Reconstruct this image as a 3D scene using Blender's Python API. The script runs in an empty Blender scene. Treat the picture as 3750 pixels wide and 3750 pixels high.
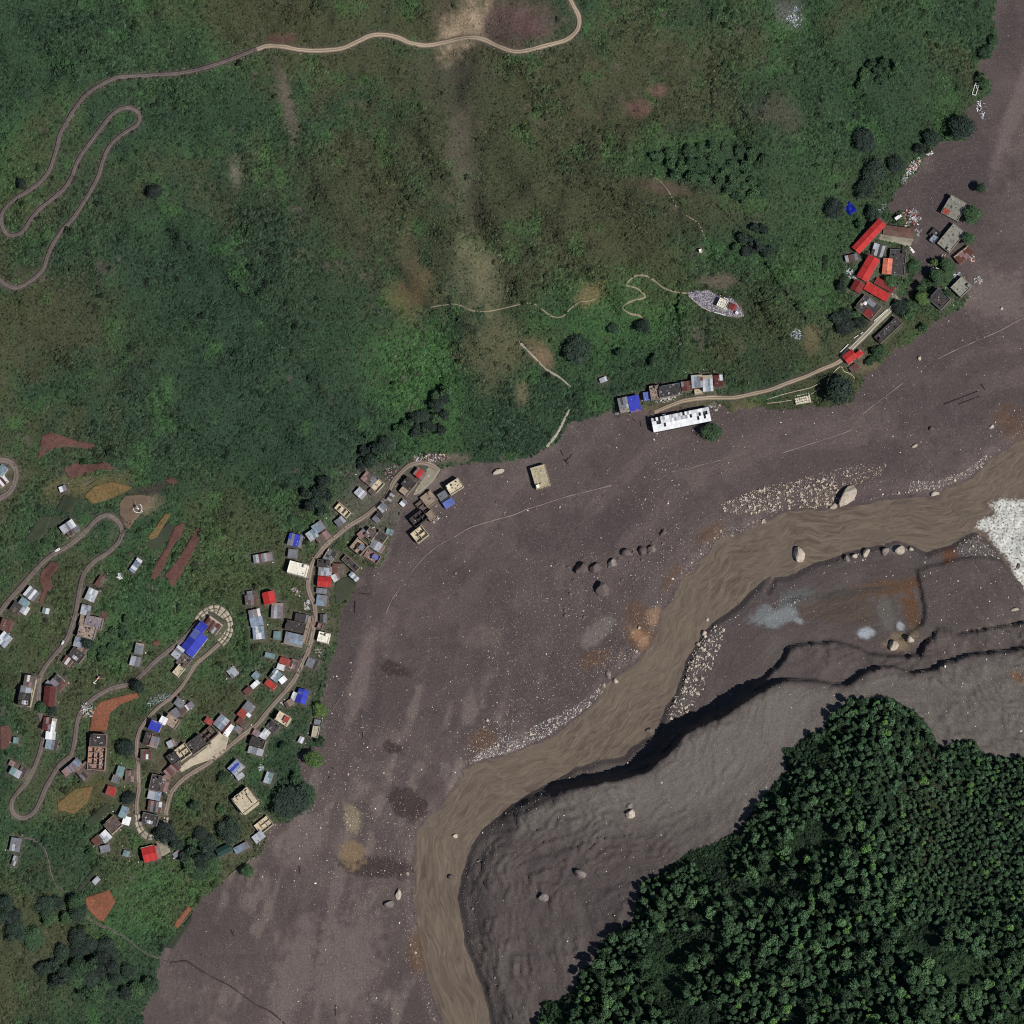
import bpy, bmesh, math, random
import numpy as np
from mathutils import Matrix, Vector
random.seed(7); RNG = np.random.RandomState(11)
R = math.radians
scene = bpy.context.scene
COL = scene.collection
# ------------------------------------------------------------------ camera
S = 0.22                                   # metres per photo pixel on the ground
DIST, TILT = 5000.0, R(9)
gd = np.array([0.34, -0.94]); gd /= np.linalg.norm(gd)
CP = np.array([gd[0]*math.sin(TILT)*DIST, gd[1]*math.sin(TILT)*DIST, math.cos(TILT)*DIST])
FW = -CP/np.linalg.norm(CP)
UP = np.array([0, 1.0, 0]); UP = UP-FW*UP.dot(FW); UP /= np.linalg.norm(UP)
RT = np.cross(FW, UP)
TANH = 1875*S/DIST
cam = bpy.data.cameras.new('camera'); camo = bpy.data.objects.new('camera', cam); COL.objects.link(camo)
M4 = Matrix(((RT[0], UP[0], -FW[0], CP[0]), (RT[1], UP[1], -FW[1], CP[1]), (RT[2], UP[2], -FW[2], CP[2]), (0, 0, 0, 1)))
camo.matrix_world = M4
cam.sensor_fit = 'HORIZONTAL'; cam.angle = 2*math.atan(TANH); cam.clip_start = 10; cam.clip_end = 20000
scene.camera = camo
# ------------------------------------------------------------------ light
SUN_EL, SUN_AZ = R(47), R(120)             # azimuth clockwise from north
w = bpy.data.worlds.new('World'); scene.world = w; w.use_nodes = True
nt = w.node_tree; bg = nt.nodes['Background']; sky = nt.nodes.new('ShaderNodeTexSky')
sky.sky_type = 'NISHITA'; sky.sun_disc = False; sky.sun_elevation = SUN_EL; sky.sun_rotation = SUN_AZ
sky.altitude = 1500
nt.links.new(sky.outputs[0], bg.inputs[0]); bg.inputs[1].default_value = 0.05
sl = bpy.data.lights.new('sun', 'SUN'); sl.energy = 3.6; sl.angle = R(0.5); sl.color = (1, 0.955, 0.9)
so = bpy.data.objects.new('sun', sl); COL.objects.link(so)
so.rotation_euler = (math.pi/2-SUN_EL, 0, math.pi-SUN_AZ); so.location = (300, -200, 900)
scene.view_settings.view_transform = 'Standard'; scene.view_settings.look = 'None'
scene.view_settings.exposure = 0.12; scene.view_settings.gamma = 1; scene.view_settings.use_curve_mapping = False
scene.render.engine = 'CYCLES'; scene.cycles.use_denoising = False; scene.cycles.pixel_filter_type = 'BLACKMAN_HARRIS'; scene.cycles.filter_width = 1.1; scene.cycles.max_bounces = 4; scene.cycles.diffuse_bounces = 2
# ------------------------------------------------------------------ picture-map frames
def _t(c, r): return ((0, 940, 1880, 2810)[c], (0, 940, 1880, 2810)[r])
FR = {'V': (0, 0, 1.941), 'S': (0, 0, 1.0)}
for c in range(4):
    for r in range(4):
        ox, oy = _t(c, r); FR['T%d%d' % (c, r)] = (ox, oy, 940/1092 if (r == 3 and c > 0) else 940/1932)
k5 = 500/1092
FR.update(Z3=(1220, 1640, k5), Z4=(900, 1880, k5), Z5=(860, 2180, 400/1092), Z6=(480, 2480, k5), Z7=(3050, 740, 550/1092),
          Z8=(2480, 980, 300/1092), Y1=(0, 2080, k5), Y2=(0, 2480, k5), Y3=(440, 2880, k5), Y4=(860, 2480, 400/1092), Y5=(2240, 1340, k5))
def P(f, x, y):
    ox, oy, k = FR[f]; return (ox+x*k, oy+y*k)
def PL(*chunks):                           # PL('T00',[(x,y)..],'T10',[..])
    out = []
    for i in range(0, len(chunks), 2):
        out += [P(chunks[i], x, y) for x, y in chunks[i+1]]
    return out
def lin(c):
    return tuple(((v/255)/12.92 if v/255 <= 0.04045 else ((v/255+0.055)/1.055)**2.4) for v in c)
def ray(px, py, z):                        # ground point under a spot of the map, at height z
    px = np.asarray(px, float); py = np.asarray(py, float)
    a = (px-1875)/1875*TANH; b = (1875-py)/1875*TANH
    d = [FW[i]+a*RT[i]+b*UP[i] for i in range(3)]
    t = (z-CP[2])/d[2]
    return CP[0]+t*d[0], CP[1]+t*d[1], z+0*px
# ------------------------------------------------------------------ noise, distances
_tabs = {}
def vn(x, y, sc, seed=0):
    if seed not in _tabs: _tabs[seed] = np.random.RandomState(seed+100).rand(257, 257).astype(np.float32)
    t = _tabs[seed]; x = x/sc+1000.3; y = y/sc+1000.7
    xi = np.floor(x).astype(int); yi = np.floor(y).astype(int); fx = x-xi; fy = y-yi
    fx = fx*fx*(3-2*fx); fy = fy*fy*(3-2*fy); xi %= 256; yi %= 256
    return (t[yi, xi]*(1-fx)+t[yi, xi+1]*fx)*(1-fy)+(t[yi+1, xi]*(1-fx)+t[yi+1, xi+1]*fx)*fy
def fbm(x, y, sc, seed=0, o=4, g=0.5):
    s = 0; a = 1; n = 0
    for i in range(o):
        s = s+a*vn(x, y, sc/2**i, seed+i); n += a; a *= g
    return s/n
def ss(a, b, x):
    t = np.clip((x-a)/(b-a), 0, 1); return t*t*(3-2*t)
def seg_dist(px, py, pts, closed=False):
    d = np.full(px.shape, 1e9, np.float32)
    n = len(pts)
    for i in range(n if closed else n-1):
        ax, ay = pts[i]; bx, by = pts[(i+1) % n]
        dx, dy = bx-ax, by-ay; L = dx*dx+dy*dy+1e-9
        t = np.clip(((px-ax)*dx+(py-ay)*dy)/L, 0, 1)
        d = np.minimum(d, (px-ax-t*dx)**2+(py-ay-t*dy)**2)
    return np.sqrt(d)
def inside(px, py, pts):
    r = np.zeros(px.shape, bool); n = len(pts)
    for i in range(n):
        ax, ay = pts[i]; bx, by = pts[(i+1) % n]
        if ay == by: continue
        c = ((ay > py) != (by > py)) & (px < (bx-ax)*(py-ay)/(by-ay)+ax); r ^= c
    return r
def sdp(px, py, pts):                      # positive inside
    d = seg_dist(px, py, pts, True); return np.where(inside(px, py, pts), d, -d)
def spline(pts, step=8):
    p = [np.array(q, float) for q in pts]; out = []
    for i in range(len(p)-1):
        p0 = p[i-1] if i else 2*p[0]-p[1]; p1, p2 = p[i], p[i+1]; p3 = p[i+2] if i+2 < len(p) else 2*p[-1]-p[-2]
        n = max(1, int(np.linalg.norm(p2-p1)/step))
        for k in range(n):
            t = k/n
            out.append(0.5*(2*p1+(p2-p0)*t+(2*p0-5*p1+4*p2-p3)*t*t+(3*p1-p0-3*p2+p3)*t**3))
    out.append(p[-1]); return np.array(out)
# ------------------------------------------------------------------ outlines read off the map
VEG = PL('T30', [(1735, -6000), (1735, 0), (1700, 130), (1745, 250), (1720, 360), (1650, 430), (1590, 450), (1585, 560), (1650, 620), (1690, 690), (1620, 740),
    (1540, 800), (1500, 850), (1560, 960), (1480, 1060), (1420, 1050), (1310, 1060), (1250, 1120), (1180, 1190), (1120, 1290), (1060, 1360), (980, 1430),
    (930, 1500), (900, 1560), (960, 1620), (1010, 1570), (1090, 1690), (1110, 1760), (1090, 1820), (1060, 1870), (1100, 1930)],
  'T31', [(1140, 80), (1100, 170), (1060, 260), (1030, 320), (1080, 290), (1130, 230), (1200, 150), (1230, 90), (1300, 20), (1420, 60), (1410, 150), (1380, 210),
    (1420, 300), (1510, 290), (1500, 330), (1440, 400), (1330, 460), (1250, 490), (1200, 560), (1100, 620), (1050, 660), (960, 690), (880, 780), (820, 850), (740, 880),
    (720, 950), (680, 1020), (620, 1100), (530, 1130), (430, 1130), (330, 1110), (270, 1150), (130, 1150), (0, 1150)],
  'T21', [(1860, 1130), (1760, 1160), (1700, 1130), (1650, 1180), (1590, 1120), (1480, 1115), (1250, 1140), (1050, 1170), (960, 1150), (880, 1190), (800, 1195),
    (740, 1150), (660, 1190), (560, 1230), (420, 1260), (390, 1310), (340, 1390), (250, 1440), (140, 1500), (0, 1530)],
  'T11', [(1700, 1550), (1500, 1570), (1400, 1590), (1330, 1690), (1220, 1760), (1130, 1800), (1090, 1932)],
  'T12', [(1060, 80), (1000, 140), (1010, 200), (960, 350), (920, 400), (850, 400), (790, 450), (750, 520), (740, 570), (680, 680), (640, 730), (620, 850),
    (600, 980), (560, 1130), (510, 1260), (490, 1400), (540, 1480), (510, 1560), (490, 1700), (500, 1760), (350, 1770), (290, 1830), (330, 1920)],
  'T13', [(190, 60), (250, 90), (230, 170), (130, 235), (60, 240), (40, 330), (0, 390)],
  'T03', [(1900, 680), (1720, 820), (1600, 930), (1540, 960), (1450, 1080), (1380, 1170), (1330, 1260), (1230, 1370), (1190, 1440), (1190, 1550), (1180, 1650),
    (1110, 1760), (1060, 1850), (1090, 1932), (1000, 9000)], 'S', [(-9000, 9000), (-9000, -9000), (3500, -9000)])
FOREST = PL('T32', [(900, 1370), (620, 1400), (560, 1460), (480, 1530), (420, 1640), (320, 1660), (200, 1760), (110, 1770), (150, 1932)],
  'T23', [(1010, 190), (960, 270), (880, 310), (840, 330), (760, 350), (680, 400), (590, 470), (545, 490), (525, 600), (510, 660), (430, 700), (370, 740), (350, 800),
    (350, 840), (290, 860), (280, 900), (250, 960), (200, 990), (130, 990), (120, 1030), (100, 1092)], 'S', [(1500, 9000), (9000, 9000), (9000, 2780)],
  'T32', [(1932, 1830), (1860, 1830), (1700, 1840), (1600, 1780), (1560, 1700), (1480, 1700), (1400, 1740), (1310, 1760), (1260, 1680), (1200, 1560), (1080, 1470), (960, 1390)])
NBANK = PL('S', [(9000, 900)], 'T31', [(1932, 1370), (1870, 1390), (1750, 1480), (1680, 1520), (1600, 1600), (1540, 1660), (1340, 1740), (1280, 1800), (1200, 1810), (1100, 1800),
    (900, 1820), (700, 1860), (540, 1880), (400, 1910), (300, 1890), (150, 1910)], 'T22', [(1932, 40), (1850, 60), (1760, 120), (1680, 150), (1580, 160), (1500, 230),
    (1460, 310), (1390, 360), (1340, 430), (1270, 470), (1230, 560), (1190, 650), (1110, 720), (1090, 850), (1040, 960), (980, 1040), (920, 1120), (840, 1170), (770, 1220),
    (690, 1280), (640, 1380), (560, 1470), (420, 1580), (280, 1690), (180, 1720), (80, 1760), (0, 1800)], 'T12', [(1830, 1830), (1700, 1860), (1600, 1900), (1530, 1932)],
  'T13', [(880, 30), (840, 80), (790, 150), (740, 200), (680, 270), (665, 380), (665, 480), (660, 560), (680, 680), (700, 780), (720, 900), (760, 1020), (790, 1092)], 'S', [(1900, 9000)])
SBANK = PL('S', [(9000, 2900)], 'T32', [(1932, 600), (1880, 520), (1800, 400), (1740, 320), (1650, 210), (1560, 150), (1470, 190), (1380, 250), (1280, 270), (1200, 300),
    (1100, 260), (980, 220), (800, 260), (580, 310), (500, 340), (350, 380), (250, 440), (150, 490), (60, 490), (0, 590)], 'T22', [(1932, 480), (1860, 540), (1780, 610),
    (1700, 690), (1600, 770), (1500, 840), (1430, 900), (1400, 960), (1360, 1020), (1310, 1120), (1270, 1240), (1220, 1370), (1150, 1470), (1110, 1570), (1080, 1660),
    (1000, 1700), (900, 1770), (840, 1840), (640, 1870), (500, 1920)], 'T23', [(270, 5), (200, 50), (130, 80), (60, 120), (0, 160)], 'T13', [(1010, 230), (960, 270),
    (920, 340), (890, 420), (860, 560), (880, 650), (890, 750), (930, 850), (970, 950), (990, 1030), (1000, 1092)], 'S', [(2300, 9000)])
RIVER = NBANK+SBANK[::-1]
BENCH = PL('S', [(2400, 9000)], 'T13', [(1092, 1150), (1030, 980), (990, 800), (955, 650), (945, 500), (985, 390), (1060, 290)], 'T23', [(10, 205), (110, 150), (200, 100), (330, 70), (470, 40), (560, 20)],
  'T22', [(1100, 1850), (1200, 1760), (1300, 1650), (1400, 1600), (1540, 1540), (1640, 1480), (1760, 1400), (1932, 1300)],
  'T32', [(120, 1250), (300, 1260), (520, 1290), (600, 1290), (720, 1180), (860, 1150), (1000, 1170), (1110, 1190), (1250, 1180), (1340, 1120), (1500, 1080), (1932, 1010)], 'S', [(9000, 2300), (9000, 9000)])
SCARP = PL('S', [(2400, 9000)], 'T13', [(1075, 1150), (1010, 980), (960, 800), (930, 650), (925, 500), (965, 370), (1040, 265)], 'T23', [(0, 180), (100, 130), (190, 85), (320, 50), (460, 20)],
  'T22', [(1050, 1850), (1150, 1740), (1250, 1630), (1400, 1560), (1540, 1500), (1640, 1440), (1760, 1340), (1900, 1240)],
  'T32', [(40, 1190), (130, 1090), (160, 1010), (300, 980), (500, 960), (700, 1010), (780, 1070), (1000, 1085), (1150, 1060), (1210, 960), (1300, 870), (1500, 900), (1932, 830)], 'S', [(9000, 2200), (9000, 9000)])
POOLWALL = PL('T32', [(1130, 430), (1150, 560), (1190, 700), (1170, 830), (1080, 890), (1000, 950), (1100, 1000), (1240, 920), (1932, 800), (1932, 420), (1700, 340), (1500, 330), (1300, 380)])
RAPID = PL('T31', [(1932, 1790), (1750, 1800), (1640, 1850), (1700, 1932)], 'T32', [(1620, 20), (1550, 110), (1650, 160), (1680, 260), (1760, 340), (1860, 480), (1932, 590)], 'S', [(4300, 2500), (4300, 1800)])
# ------------------------------------------------------------------ roads read off the map
ROADS = []                                  # name, pts, width m, colour class, label-less structure
UPPER = PL('T00', [(1932, 365), (1800, 420), (1650, 475), (1500, 520), (1350, 550), (1200, 560), (1050, 570), (900, 580), (800, 615), (700, 670), (620, 740), (560, 820), (500, 920),
    (450, 1010), (430, 1100), (400, 1200), (370, 1280), (310, 1360), (220, 1430), (120, 1490), (50, 1550), (10, 1620), (15, 1700), (50, 1760), (110, 1770), (170, 1740), (230, 1650),
    (300, 1570), (400, 1490), (480, 1420), (540, 1330), (570, 1240), (620, 1150), (680, 1070), (740, 990), (800, 910), (870, 840), (950, 810), (1020, 830), (1050, 880), (1030, 940),
    (950, 990), (870, 1050), (810, 1120), (770, 1220), (740, 1320), (690, 1420), (630, 1520), (550, 1640), (460, 1740), (390, 1850)],
  'T01', [(355, 0), (330, 80), (280, 140), (200, 200), (120, 235), (50, 215), (0, 180), (-80, 120), (-300, 60)])
TAN = PL('T10', [(0, 370), (80, 345), (200, 350), (300, 370), (420, 380), (540, 375), (650, 360), (760, 310), (860, 265), (960, 260), (1060, 280), (1150, 320), (1270, 340), (1400, 320),
    (1530, 290), (1630, 280), (1720, 300), (1800, 340), (1932, 385)], 'T20', [(100, 378), (250, 340), (380, 305), (450, 260), (490, 200), (490, 120), (450, 40), (410, -60), (380, -300)])
VILL_A = PL('T02', [(-150, 950), (0, 740), (60, 660), (130, 580), (220, 480), (300, 390), (380, 320), (470, 270), (560, 210), (640, 140), (700, 70), (760, 25), (820, 15), (880, 55),
    (915, 120), (905, 190), (860, 250), (790, 310), (710, 360), (640, 440), (610, 520), (590, 620), (570, 740), (540, 840), (510, 930), (450, 1020), (390, 1090), (330, 1170), (300, 1240),
    (290, 1340), (290, 1440), (310, 1550), (320, 1650), (310, 1760), (270, 1880)], 'T03', [(250, 20), (200, 110), (140, 180), (90, 250), (90, 330), (140, 375), (200, 375), (260, 330),
    (300, 260), (340, 160), (390, 70)], 'T02', [(450, 1890), (530, 1820), (560, 1720), (575, 1600), (600, 1510), (660, 1430), (750, 1360), (860, 1310), (980, 1280), (1070, 1210), (1160, 1120),
    (1270, 1030), (1370, 950), (1440, 880), (1500, 810)])
LOOP1 = PL('T02', [(1490, 812), (1525, 765), (1575, 735), (1625, 725), (1675, 752), (1708, 800), (1718, 855), (1708, 905), (1680, 950), (1655, 975)])
VILL_B = PL('T02', [(1650, 980), (1560, 1060), (1480, 1130), (1420, 1220), (1360, 1310), (1280, 1390), (1180, 1470), (1090, 1570), (1040, 1660), (1025, 1780), (1040, 1900)],
  'T03', [(1040, 40), (1045, 150), (1030, 250), (1028, 350)])
LOOP2 = PL('T03', [(1028, 352), (1035, 410), (1052, 460), (1085, 505), (1130, 525), (1185, 510), (1220, 470), (1238, 420), (1245, 370)])
VILL_C = PL('T03', [(1246, 360), (1270, 240), (1310, 160), (1390, 80), (1500, 10)], 'T02', [(1560, 1885), (1680, 1790), (1800, 1690), (1932, 1590)], 'T12', [(80, 1490), (150, 1410),
    (230, 1320), (290, 1240), (340, 1140), (380, 1050), (410, 960), (430, 860), (440, 770), (430, 680), (400, 610), (385, 540), (400, 450), (420, 370), (460, 310), (520, 240), (600, 170),
    (700, 90), (800, 30)], 'T11', [(880, 1900), (960, 1830), (1000, 1760), (1030, 1690), (1090, 1620), (1150, 1570), (1230, 1550), (1320, 1570), (1370, 1610)])
LOOPL = PL('T01', [(-160, 1500), (-60, 1520), (0, 1530), (50, 1535), (100, 1570), (120, 1640), (100, 1720), (60, 1780), (0, 1815), (-60, 1850)])
EAST = PL('T21', [(1060, 1170), (1180, 1120), (1300, 1080), (1480, 1060), (1650, 1060), (1800, 1030), (1932, 1000)], 'T31', [(150, 950), (290, 900), (400, 850), (500, 810), (560, 775)])
EASTC = PL('T31', [(555, 770), (600, 720), (640, 680), (750, 572), (850, 470), (960, 370), (1035, 325)])
SPUR = PL('T31', [(1000, 340), (960, 300), (915, 268)])
PATH1 = PL('T11', [(1310, 380), (1400, 365), (1510, 360), (1620, 405), (1740, 410), (1850, 390)], 'T21', [(0, 370), (60, 355), (140, 350), (220, 400), (290, 450), (370, 450), (430, 390), (500, 340), (560, 335), (620, 315)])
PATH2 = PL('T21', [(1310, 275), (1220, 265), (1130, 235), (1060, 180), (1000, 145), (930, 140), (880, 170), (850, 215), (910, 230), (960, 260), (990, 305), (900, 330), (820, 380), (880, 430), (940, 440), (970, 465)])
PATH3 = PL('T21', [(430, 980), (350, 910), (250, 850), (170, 770), (100, 700), (40, 640)])
PATH4 = PL('T20', [(1030, 1310), (1110, 1370), (1160, 1430), (1200, 1500), (1225, 1560)])
PATH5 = PL('T20', [(1300, 1620), (1390, 1680), (1420, 1740), (1450, 1800)])
GULLY = PL('T21', [(600, 880), (520, 960), (470, 1040), (420, 1150), (380, 1230), (330, 1330), (250, 1430)])
STAIR = PL('T03', [(160, 430), (170, 520), (240, 540), (320, 600), (360, 700), (380, 800), (430, 900), (510, 940), (600, 1040), (640, 1110), (720, 1170), (830, 1220), (940, 1280), (1050, 1370),
    (1120, 1410), (1200, 1440), (1280, 1470)])
MUDDRAIN = PL('T03', [(1280, 1470), (1400, 1460), (1480, 1510), (1600, 1580), (1720, 1640), (1850, 1730), (1932, 1790)], 'T13', [(60, 1040), (120, 1092)])
EDGES = [PL('T12', [(970, 760), (1010, 660), (1080, 550)]), PL('T12', [(1160, 450), (1230, 360), (1340, 260), (1450, 190)]), PL('T12', [(1480, 180), (1600, 110), (1750, 60), (1932, 10)], 'T21', [(100, 1900), (200, 1870), (400, 1805), (600, 1755), (740, 1720)]),
    PL('T21', [(1190, 1620), (1400, 1570), (1560, 1530)]), PL('T31', [(100, 1480), (350, 1400), (560, 1330), (640, 1300)]), PL('T31', [(720, 1180), (850, 1080), (1020, 950)]), PL('T31', [(1280, 770), (1420, 700), (1740, 560), (1932, 460), (2300, 330)])]
# ------------------------------------------------------------------ buildings: frame, x, y, w, l, angle, height, style, colours, label
# styles: S tin roof of sheets, G ridged roof, F flat roof with parapet, O roofless shell
B = []
def b(f, x, y, ww, ll, a, h, st, c, label): B.append((f, x, y, ww, ll, a, h, st, c, label))
# upper end of the village, beside the turning area
b('Z3',690,205,80,66,-40,5.5,'S','rd/rd/pk','small red tin roofed house beside the pale turning area')
b('Z3',606,285,92,84,-39,6,'F','dk','grey flat roofed block joined to the red house at the turning area')
b('Z3',572,345,72,58,-39,5,'F','tn','littered tan flat roof at the lower end of the turning area row')
b('Z3',970,308,122,86,32,5,'F','cr','cream flat roofed house with a white hut on its roof in the mud')
b('Z3',880,384,82,70,32,4.5,'F','gy','grey flat roof next to the faded blue roof at the mud edge')
b('Z3',925,443,88,56,32,4,'S','uf','faded blue roof of the last house row on the mud')
b('Z3',767,408,104,104,38,3,'F','tn','tan concrete floor slab left of the grey and blue houses on the mud')
b('Z3',690,450,60,40,38,3,'O','br','small brown shell half buried in mud uphill of the ruined block')
b('Z3',684,562,128,86,38,5.5,'O','dk','dark roofless upper block of the ruined building standing in mud')
b('Z3',690,690,112,100,38,6,'O','cr','cream roofless lower block of the ruined building standing in mud')
b('Z3',785,545,64,84,38,3.5,'F','tn','tan annex on the right side of the ruined block in mud')
b('Z3',218,362,82,66,-42,4,'S','lg/wt/lg','pale whitish tin roof above the uphill side of the village road bend')
b('Z3',285,250,112,80,-40,4,'S','pk/br/gy','patchy pinkish grey tin roof highest above the road')
b('Z3',356,302,62,96,-42,4,'O','cr','small cream roofless shell touching the patchy pinkish roof')
b('Z3',312,352,60,40,-42,3,'S','br','little brown lean-to roof under the cream roofless shell')
b('Z3',75,498,126,62,-42,4.5,'O','cr','long cream roofless shell in greenery left of the road')
b('Z3',55,588,76,60,38,4,'S','gy/lg','grey tin roof below the long cream roofless shell')
b('Z3',396,477,66,62,45,3.5,'S','lg/gy','light tin hut on the river side of the upper road')
b('Z3',356,556,80,56,50,3.5,'S','gy/dk','darker grey tin hut next down from the light tin hut')
b('Z3',466,388,84,40,57,3.5,'S','lg/br','narrow striped tin roof along the upper road under the turning area')
b('Z3',562,440,52,42,50,3,'S','bl/gy','bluish tin shed among shrubs at the mud edge')
b('Z3',298,690,78,84,-38,5,'F','br','brown grey flat roof behind the roofless square house')
b('Z3',232,688,72,54,40,4.5,'S','pk/gy','pinkish tin roof by the road above the roofless square house')
b('Z3',206,786,108,106,-40,6,'O','tn','square roofless house with a grey panel over one room')
b('Z3',384,712,84,76,-36,4.5,'F','dk','dark flat roof near the mud edge beside the brown grey roof')
b('Z3',352,786,112,70,-32,4.5,'S','gy/lg/pk','broad grey tin roof on the mud edge above the rubble terrace')
b('Z3',312,866,124,70,-32,4,'O','pk','pinkish roofless terrace with a blue sheet at the mud edge')
b('Z3',452,672,56,46,-20,3,'S','te','pale teal tin sheet roof at the edge of the mud')
b('Z3',140,925,150,54,-43,4.5,'F','dk','long dark flat roofed row ending toward the mud')
b('Z3',166,1030,82,40,-43,4,'S','bl/wt','blue and white striped tin roof at the end of the dark row')
# upper middle of the village
b('Z4',395,215,112,96,-14,4.5,'S','gy/gy/ub/gy','grey tin roofed house with one bright blue sheet')
b('Z4',376,322,76,70,-8,4,'S','gy','plain grey tin hut above the big white flat roof')
b('Z4',580,110,92,72,33,4,'S','bl/gy','bluish grey tin roof uphill of the patchy brown roof')
b('Z4',530,172,82,74,35,4,'S','lg/te','pale tin roof left of the patchy brown roof')
b('Z4',618,190,116,64,35,4,'S','br/pk','patchy brown roof beside the upper village road')
b('Z4',136,355,152,64,9,3.5,'S','gy/lg/pk','grey tin roof half stripped, alone at the left edge of the village')
b('Z4',415,442,150,96,-15,8,'F','wc','big bright white flat roof on the left of the road')
b('Z4',672,338,92,80,60,3.5,'S','gy/dk','curved grey tin roof at the road above the red roof')
b('Z4',622,402,100,60,-5,4.5,'F','dk','dark flat roof at the road bend above the red roof')
b('Z4',634,462,108,76,-5,4.5,'S','gy/lg','grey tin roof touching the bright red roof')
b('Z4',738,442,94,78,-6,4,'S','ru/ru/br','rusty brown tin roof right of the grey tin roofs')
b('Z4',718,512,58,58,30,3.5,'S','wt/pk','small white sheet roof beside the bright red roof')
b('Z4',628,546,108,80,-3,6,'G','rd','bright red ridged roof on the river side of the road')
b('Z4',605,620,82,40,-8,3.5,'S','gy','narrow grey roof just below the bright red roof')
b('Z4',606,696,84,86,-8,3.5,'S','bl/gy/gy','blue grey patched tin roof by the road below the bright red roof')
b('Z4',186,676,94,100,12,5,'G','rd','bright red square roof in the greenery left of the road')
b('Z4',40,692,92,88,5,4,'S','br/gy/ru','brownish patched roof left of the red square roof')
b('Z4',250,778,92,124,-3,3.5,'S','pg/lg/pg','pale tin roof of many narrow strips under the red square roof')
b('Z4',70,800,92,62,12,3.5,'S','gy/pk','grey pink tin roof, top one of the left column of three')
b('Z4',86,866,102,70,12,3.5,'S','bl','pale blue tin roof, middle one of the left column of three')
b('Z4',102,955,90,102,5,3.5,'S','bl/wt/bl','pale blue roof with white stripes at the foot of the left column')
b('Z4',250,976,58,66,-5,3,'S','te/bl','small bluish tin shed alone between the house columns')
b('Z4',446,842,108,72,-12,4,'S','dk/dk/gy','dark patched roof by the bend above the large black and grey block')
b('Z4',398,905,158,78,-13,6,'F','dk','large black patched flat roof beside the middle road')
b('Z4',384,1010,150,98,-13,5.5,'S','gy/bl/bl/gy','grey blue tin roof forming the lower half of the large block')
b('Z4',484,960,34,164,-14,4.5,'F','tn','long tan roof terrace strip along the middle road')
b('Z4',512,862,34,76,-8,4,'F','tn','short tan terrace strip at the bend of the middle road')
b('Z4',620,840,56,66,-2,3,'S','dk/gy','small dark grey tin shed on the river side of the middle road')
b('Z4',622,992,90,78,-14,6,'F','wc','small square white flat roof on the river side of the middle road')
b('Z5',850,308,50,56,-20,3.5,'F','pk','small pinkish roof just above the square white roof')
b('Z4',40,640,62,40,8,3,'S','gy/br','small grey shed above the brownish patched roof')
# lower middle of the village
b('Z5',512,664,132,64,-19,4.5,'S','rr/rr/br','rusty red tin roof above the white panel roof')
b('Z5',460,718,78,56,-17,4,'S','wt','white panel roof under the rusty red roof')
b('Z5',528,722,62,58,-17,4,'F','br','brown square roof right of the white panel roof')
b('Z5',594,690,78,100,-17,3.5,'S','pk/br','pink brown cluttered roof at the roadside by the rusty red roof')
b('Z5',408,800,100,104,-38,4.5,'S','te/wt/bl/te','pale teal and white striped tin roof near the lower road')
b('Z5',480,846,74,54,40,4.5,'S','wb','bright white sheet roof right of the teal striped roof')
b('Z5',356,892,116,62,-35,4,'S','rr/rd','light red tin roof below the teal striped roof')
b('Z5',210,802,74,66,45,3.5,'S','te/bl','grey teal tin roof behind the bright white strip roof')
b('Z5',203,890,94,46,42,3.5,'S','wb','bright white strip roof in the lower left greenery')
b('Z5',130,955,80,60,42,3,'S','ru','rusty tin roof below the bright white strip roof')
b('Z5',768,680,108,90,-22,3.5,'S','gy/lg/dk','grey tin roof on the river side of the lower road')
b('Z5',672,1010,104,144,-16,4.5,'G','ub','dark blue ridged roof by the lower road')
b('Z5',592,1010,52,84,-22,3.5,'S','wt/lg','white tin strip joined to the left of the dark blue roof')
b('Z5',350,602,100,48,-15,3,'S','te','faded greenish tin roof sunk in the greenery')
b('Y4',478,412,130,98,-32,8,'F','cr','tall cream house with a red sheet on its roof casting a long shadow')
b('Y4',384,490,110,86,-38,2.5,'F','dk','low dark roof between the tall cream house and the tin row')
b('Y4',300,570,74,100,-36,4.5,'S','lg/wt/lg','pale tin roof leading the tin row by the lower road')
b('Y4',214,558,72,60,-32,4.5,'S','pk/gy','pinkish tin roof at the road end of the tin row')
b('Y4',226,650,150,88,-18,6,'F','dk','dark flat roof in the middle of the tin row')
b('Y4',208,738,152,68,-16,4.5,'S','gy/lg','long grey tin roof at the bottom of the tin row')
b('Y4',140,300,104,90,-40,4,'S','gy','grey tin roof behind the small red roof left of the lower road')
b('Y4',78,362,84,88,-40,4,'S','rr','small orange red roof left of the lower road')
b('Y4',138,378,46,34,-38,4.2,'S','wb','tiny bright white sheet roof beside the orange red roof')
b('Y4',72,455,112,66,-36,3.5,'S','ru/br','rust brown roof under the orange red roof')
b('Y4',32,520,74,58,-36,3,'S','gy/pk','cluttered grey shed below the rust brown roof')
b('Y4',806,546,66,112,-10,3.5,'F','pb','pale beige flat roof alone at the mud edge')
b('Y4',832,450,80,56,-10,2.5,'O','gy','grey broken shell above the pale beige roof')
b('Y4',662,626,48,62,-25,3,'S','lg/wt','little pale striped shed in the garden near the round tree')
b('Y4',545,258,90,62,30,3,'S','br/tn/pk','brown cluttered sheds below the dark blue roof')
b('Y4',336,1006,72,112,-20,3.5,'S','lg/te','pale grey tin roof standing alone near the dark tree clump')
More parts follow.
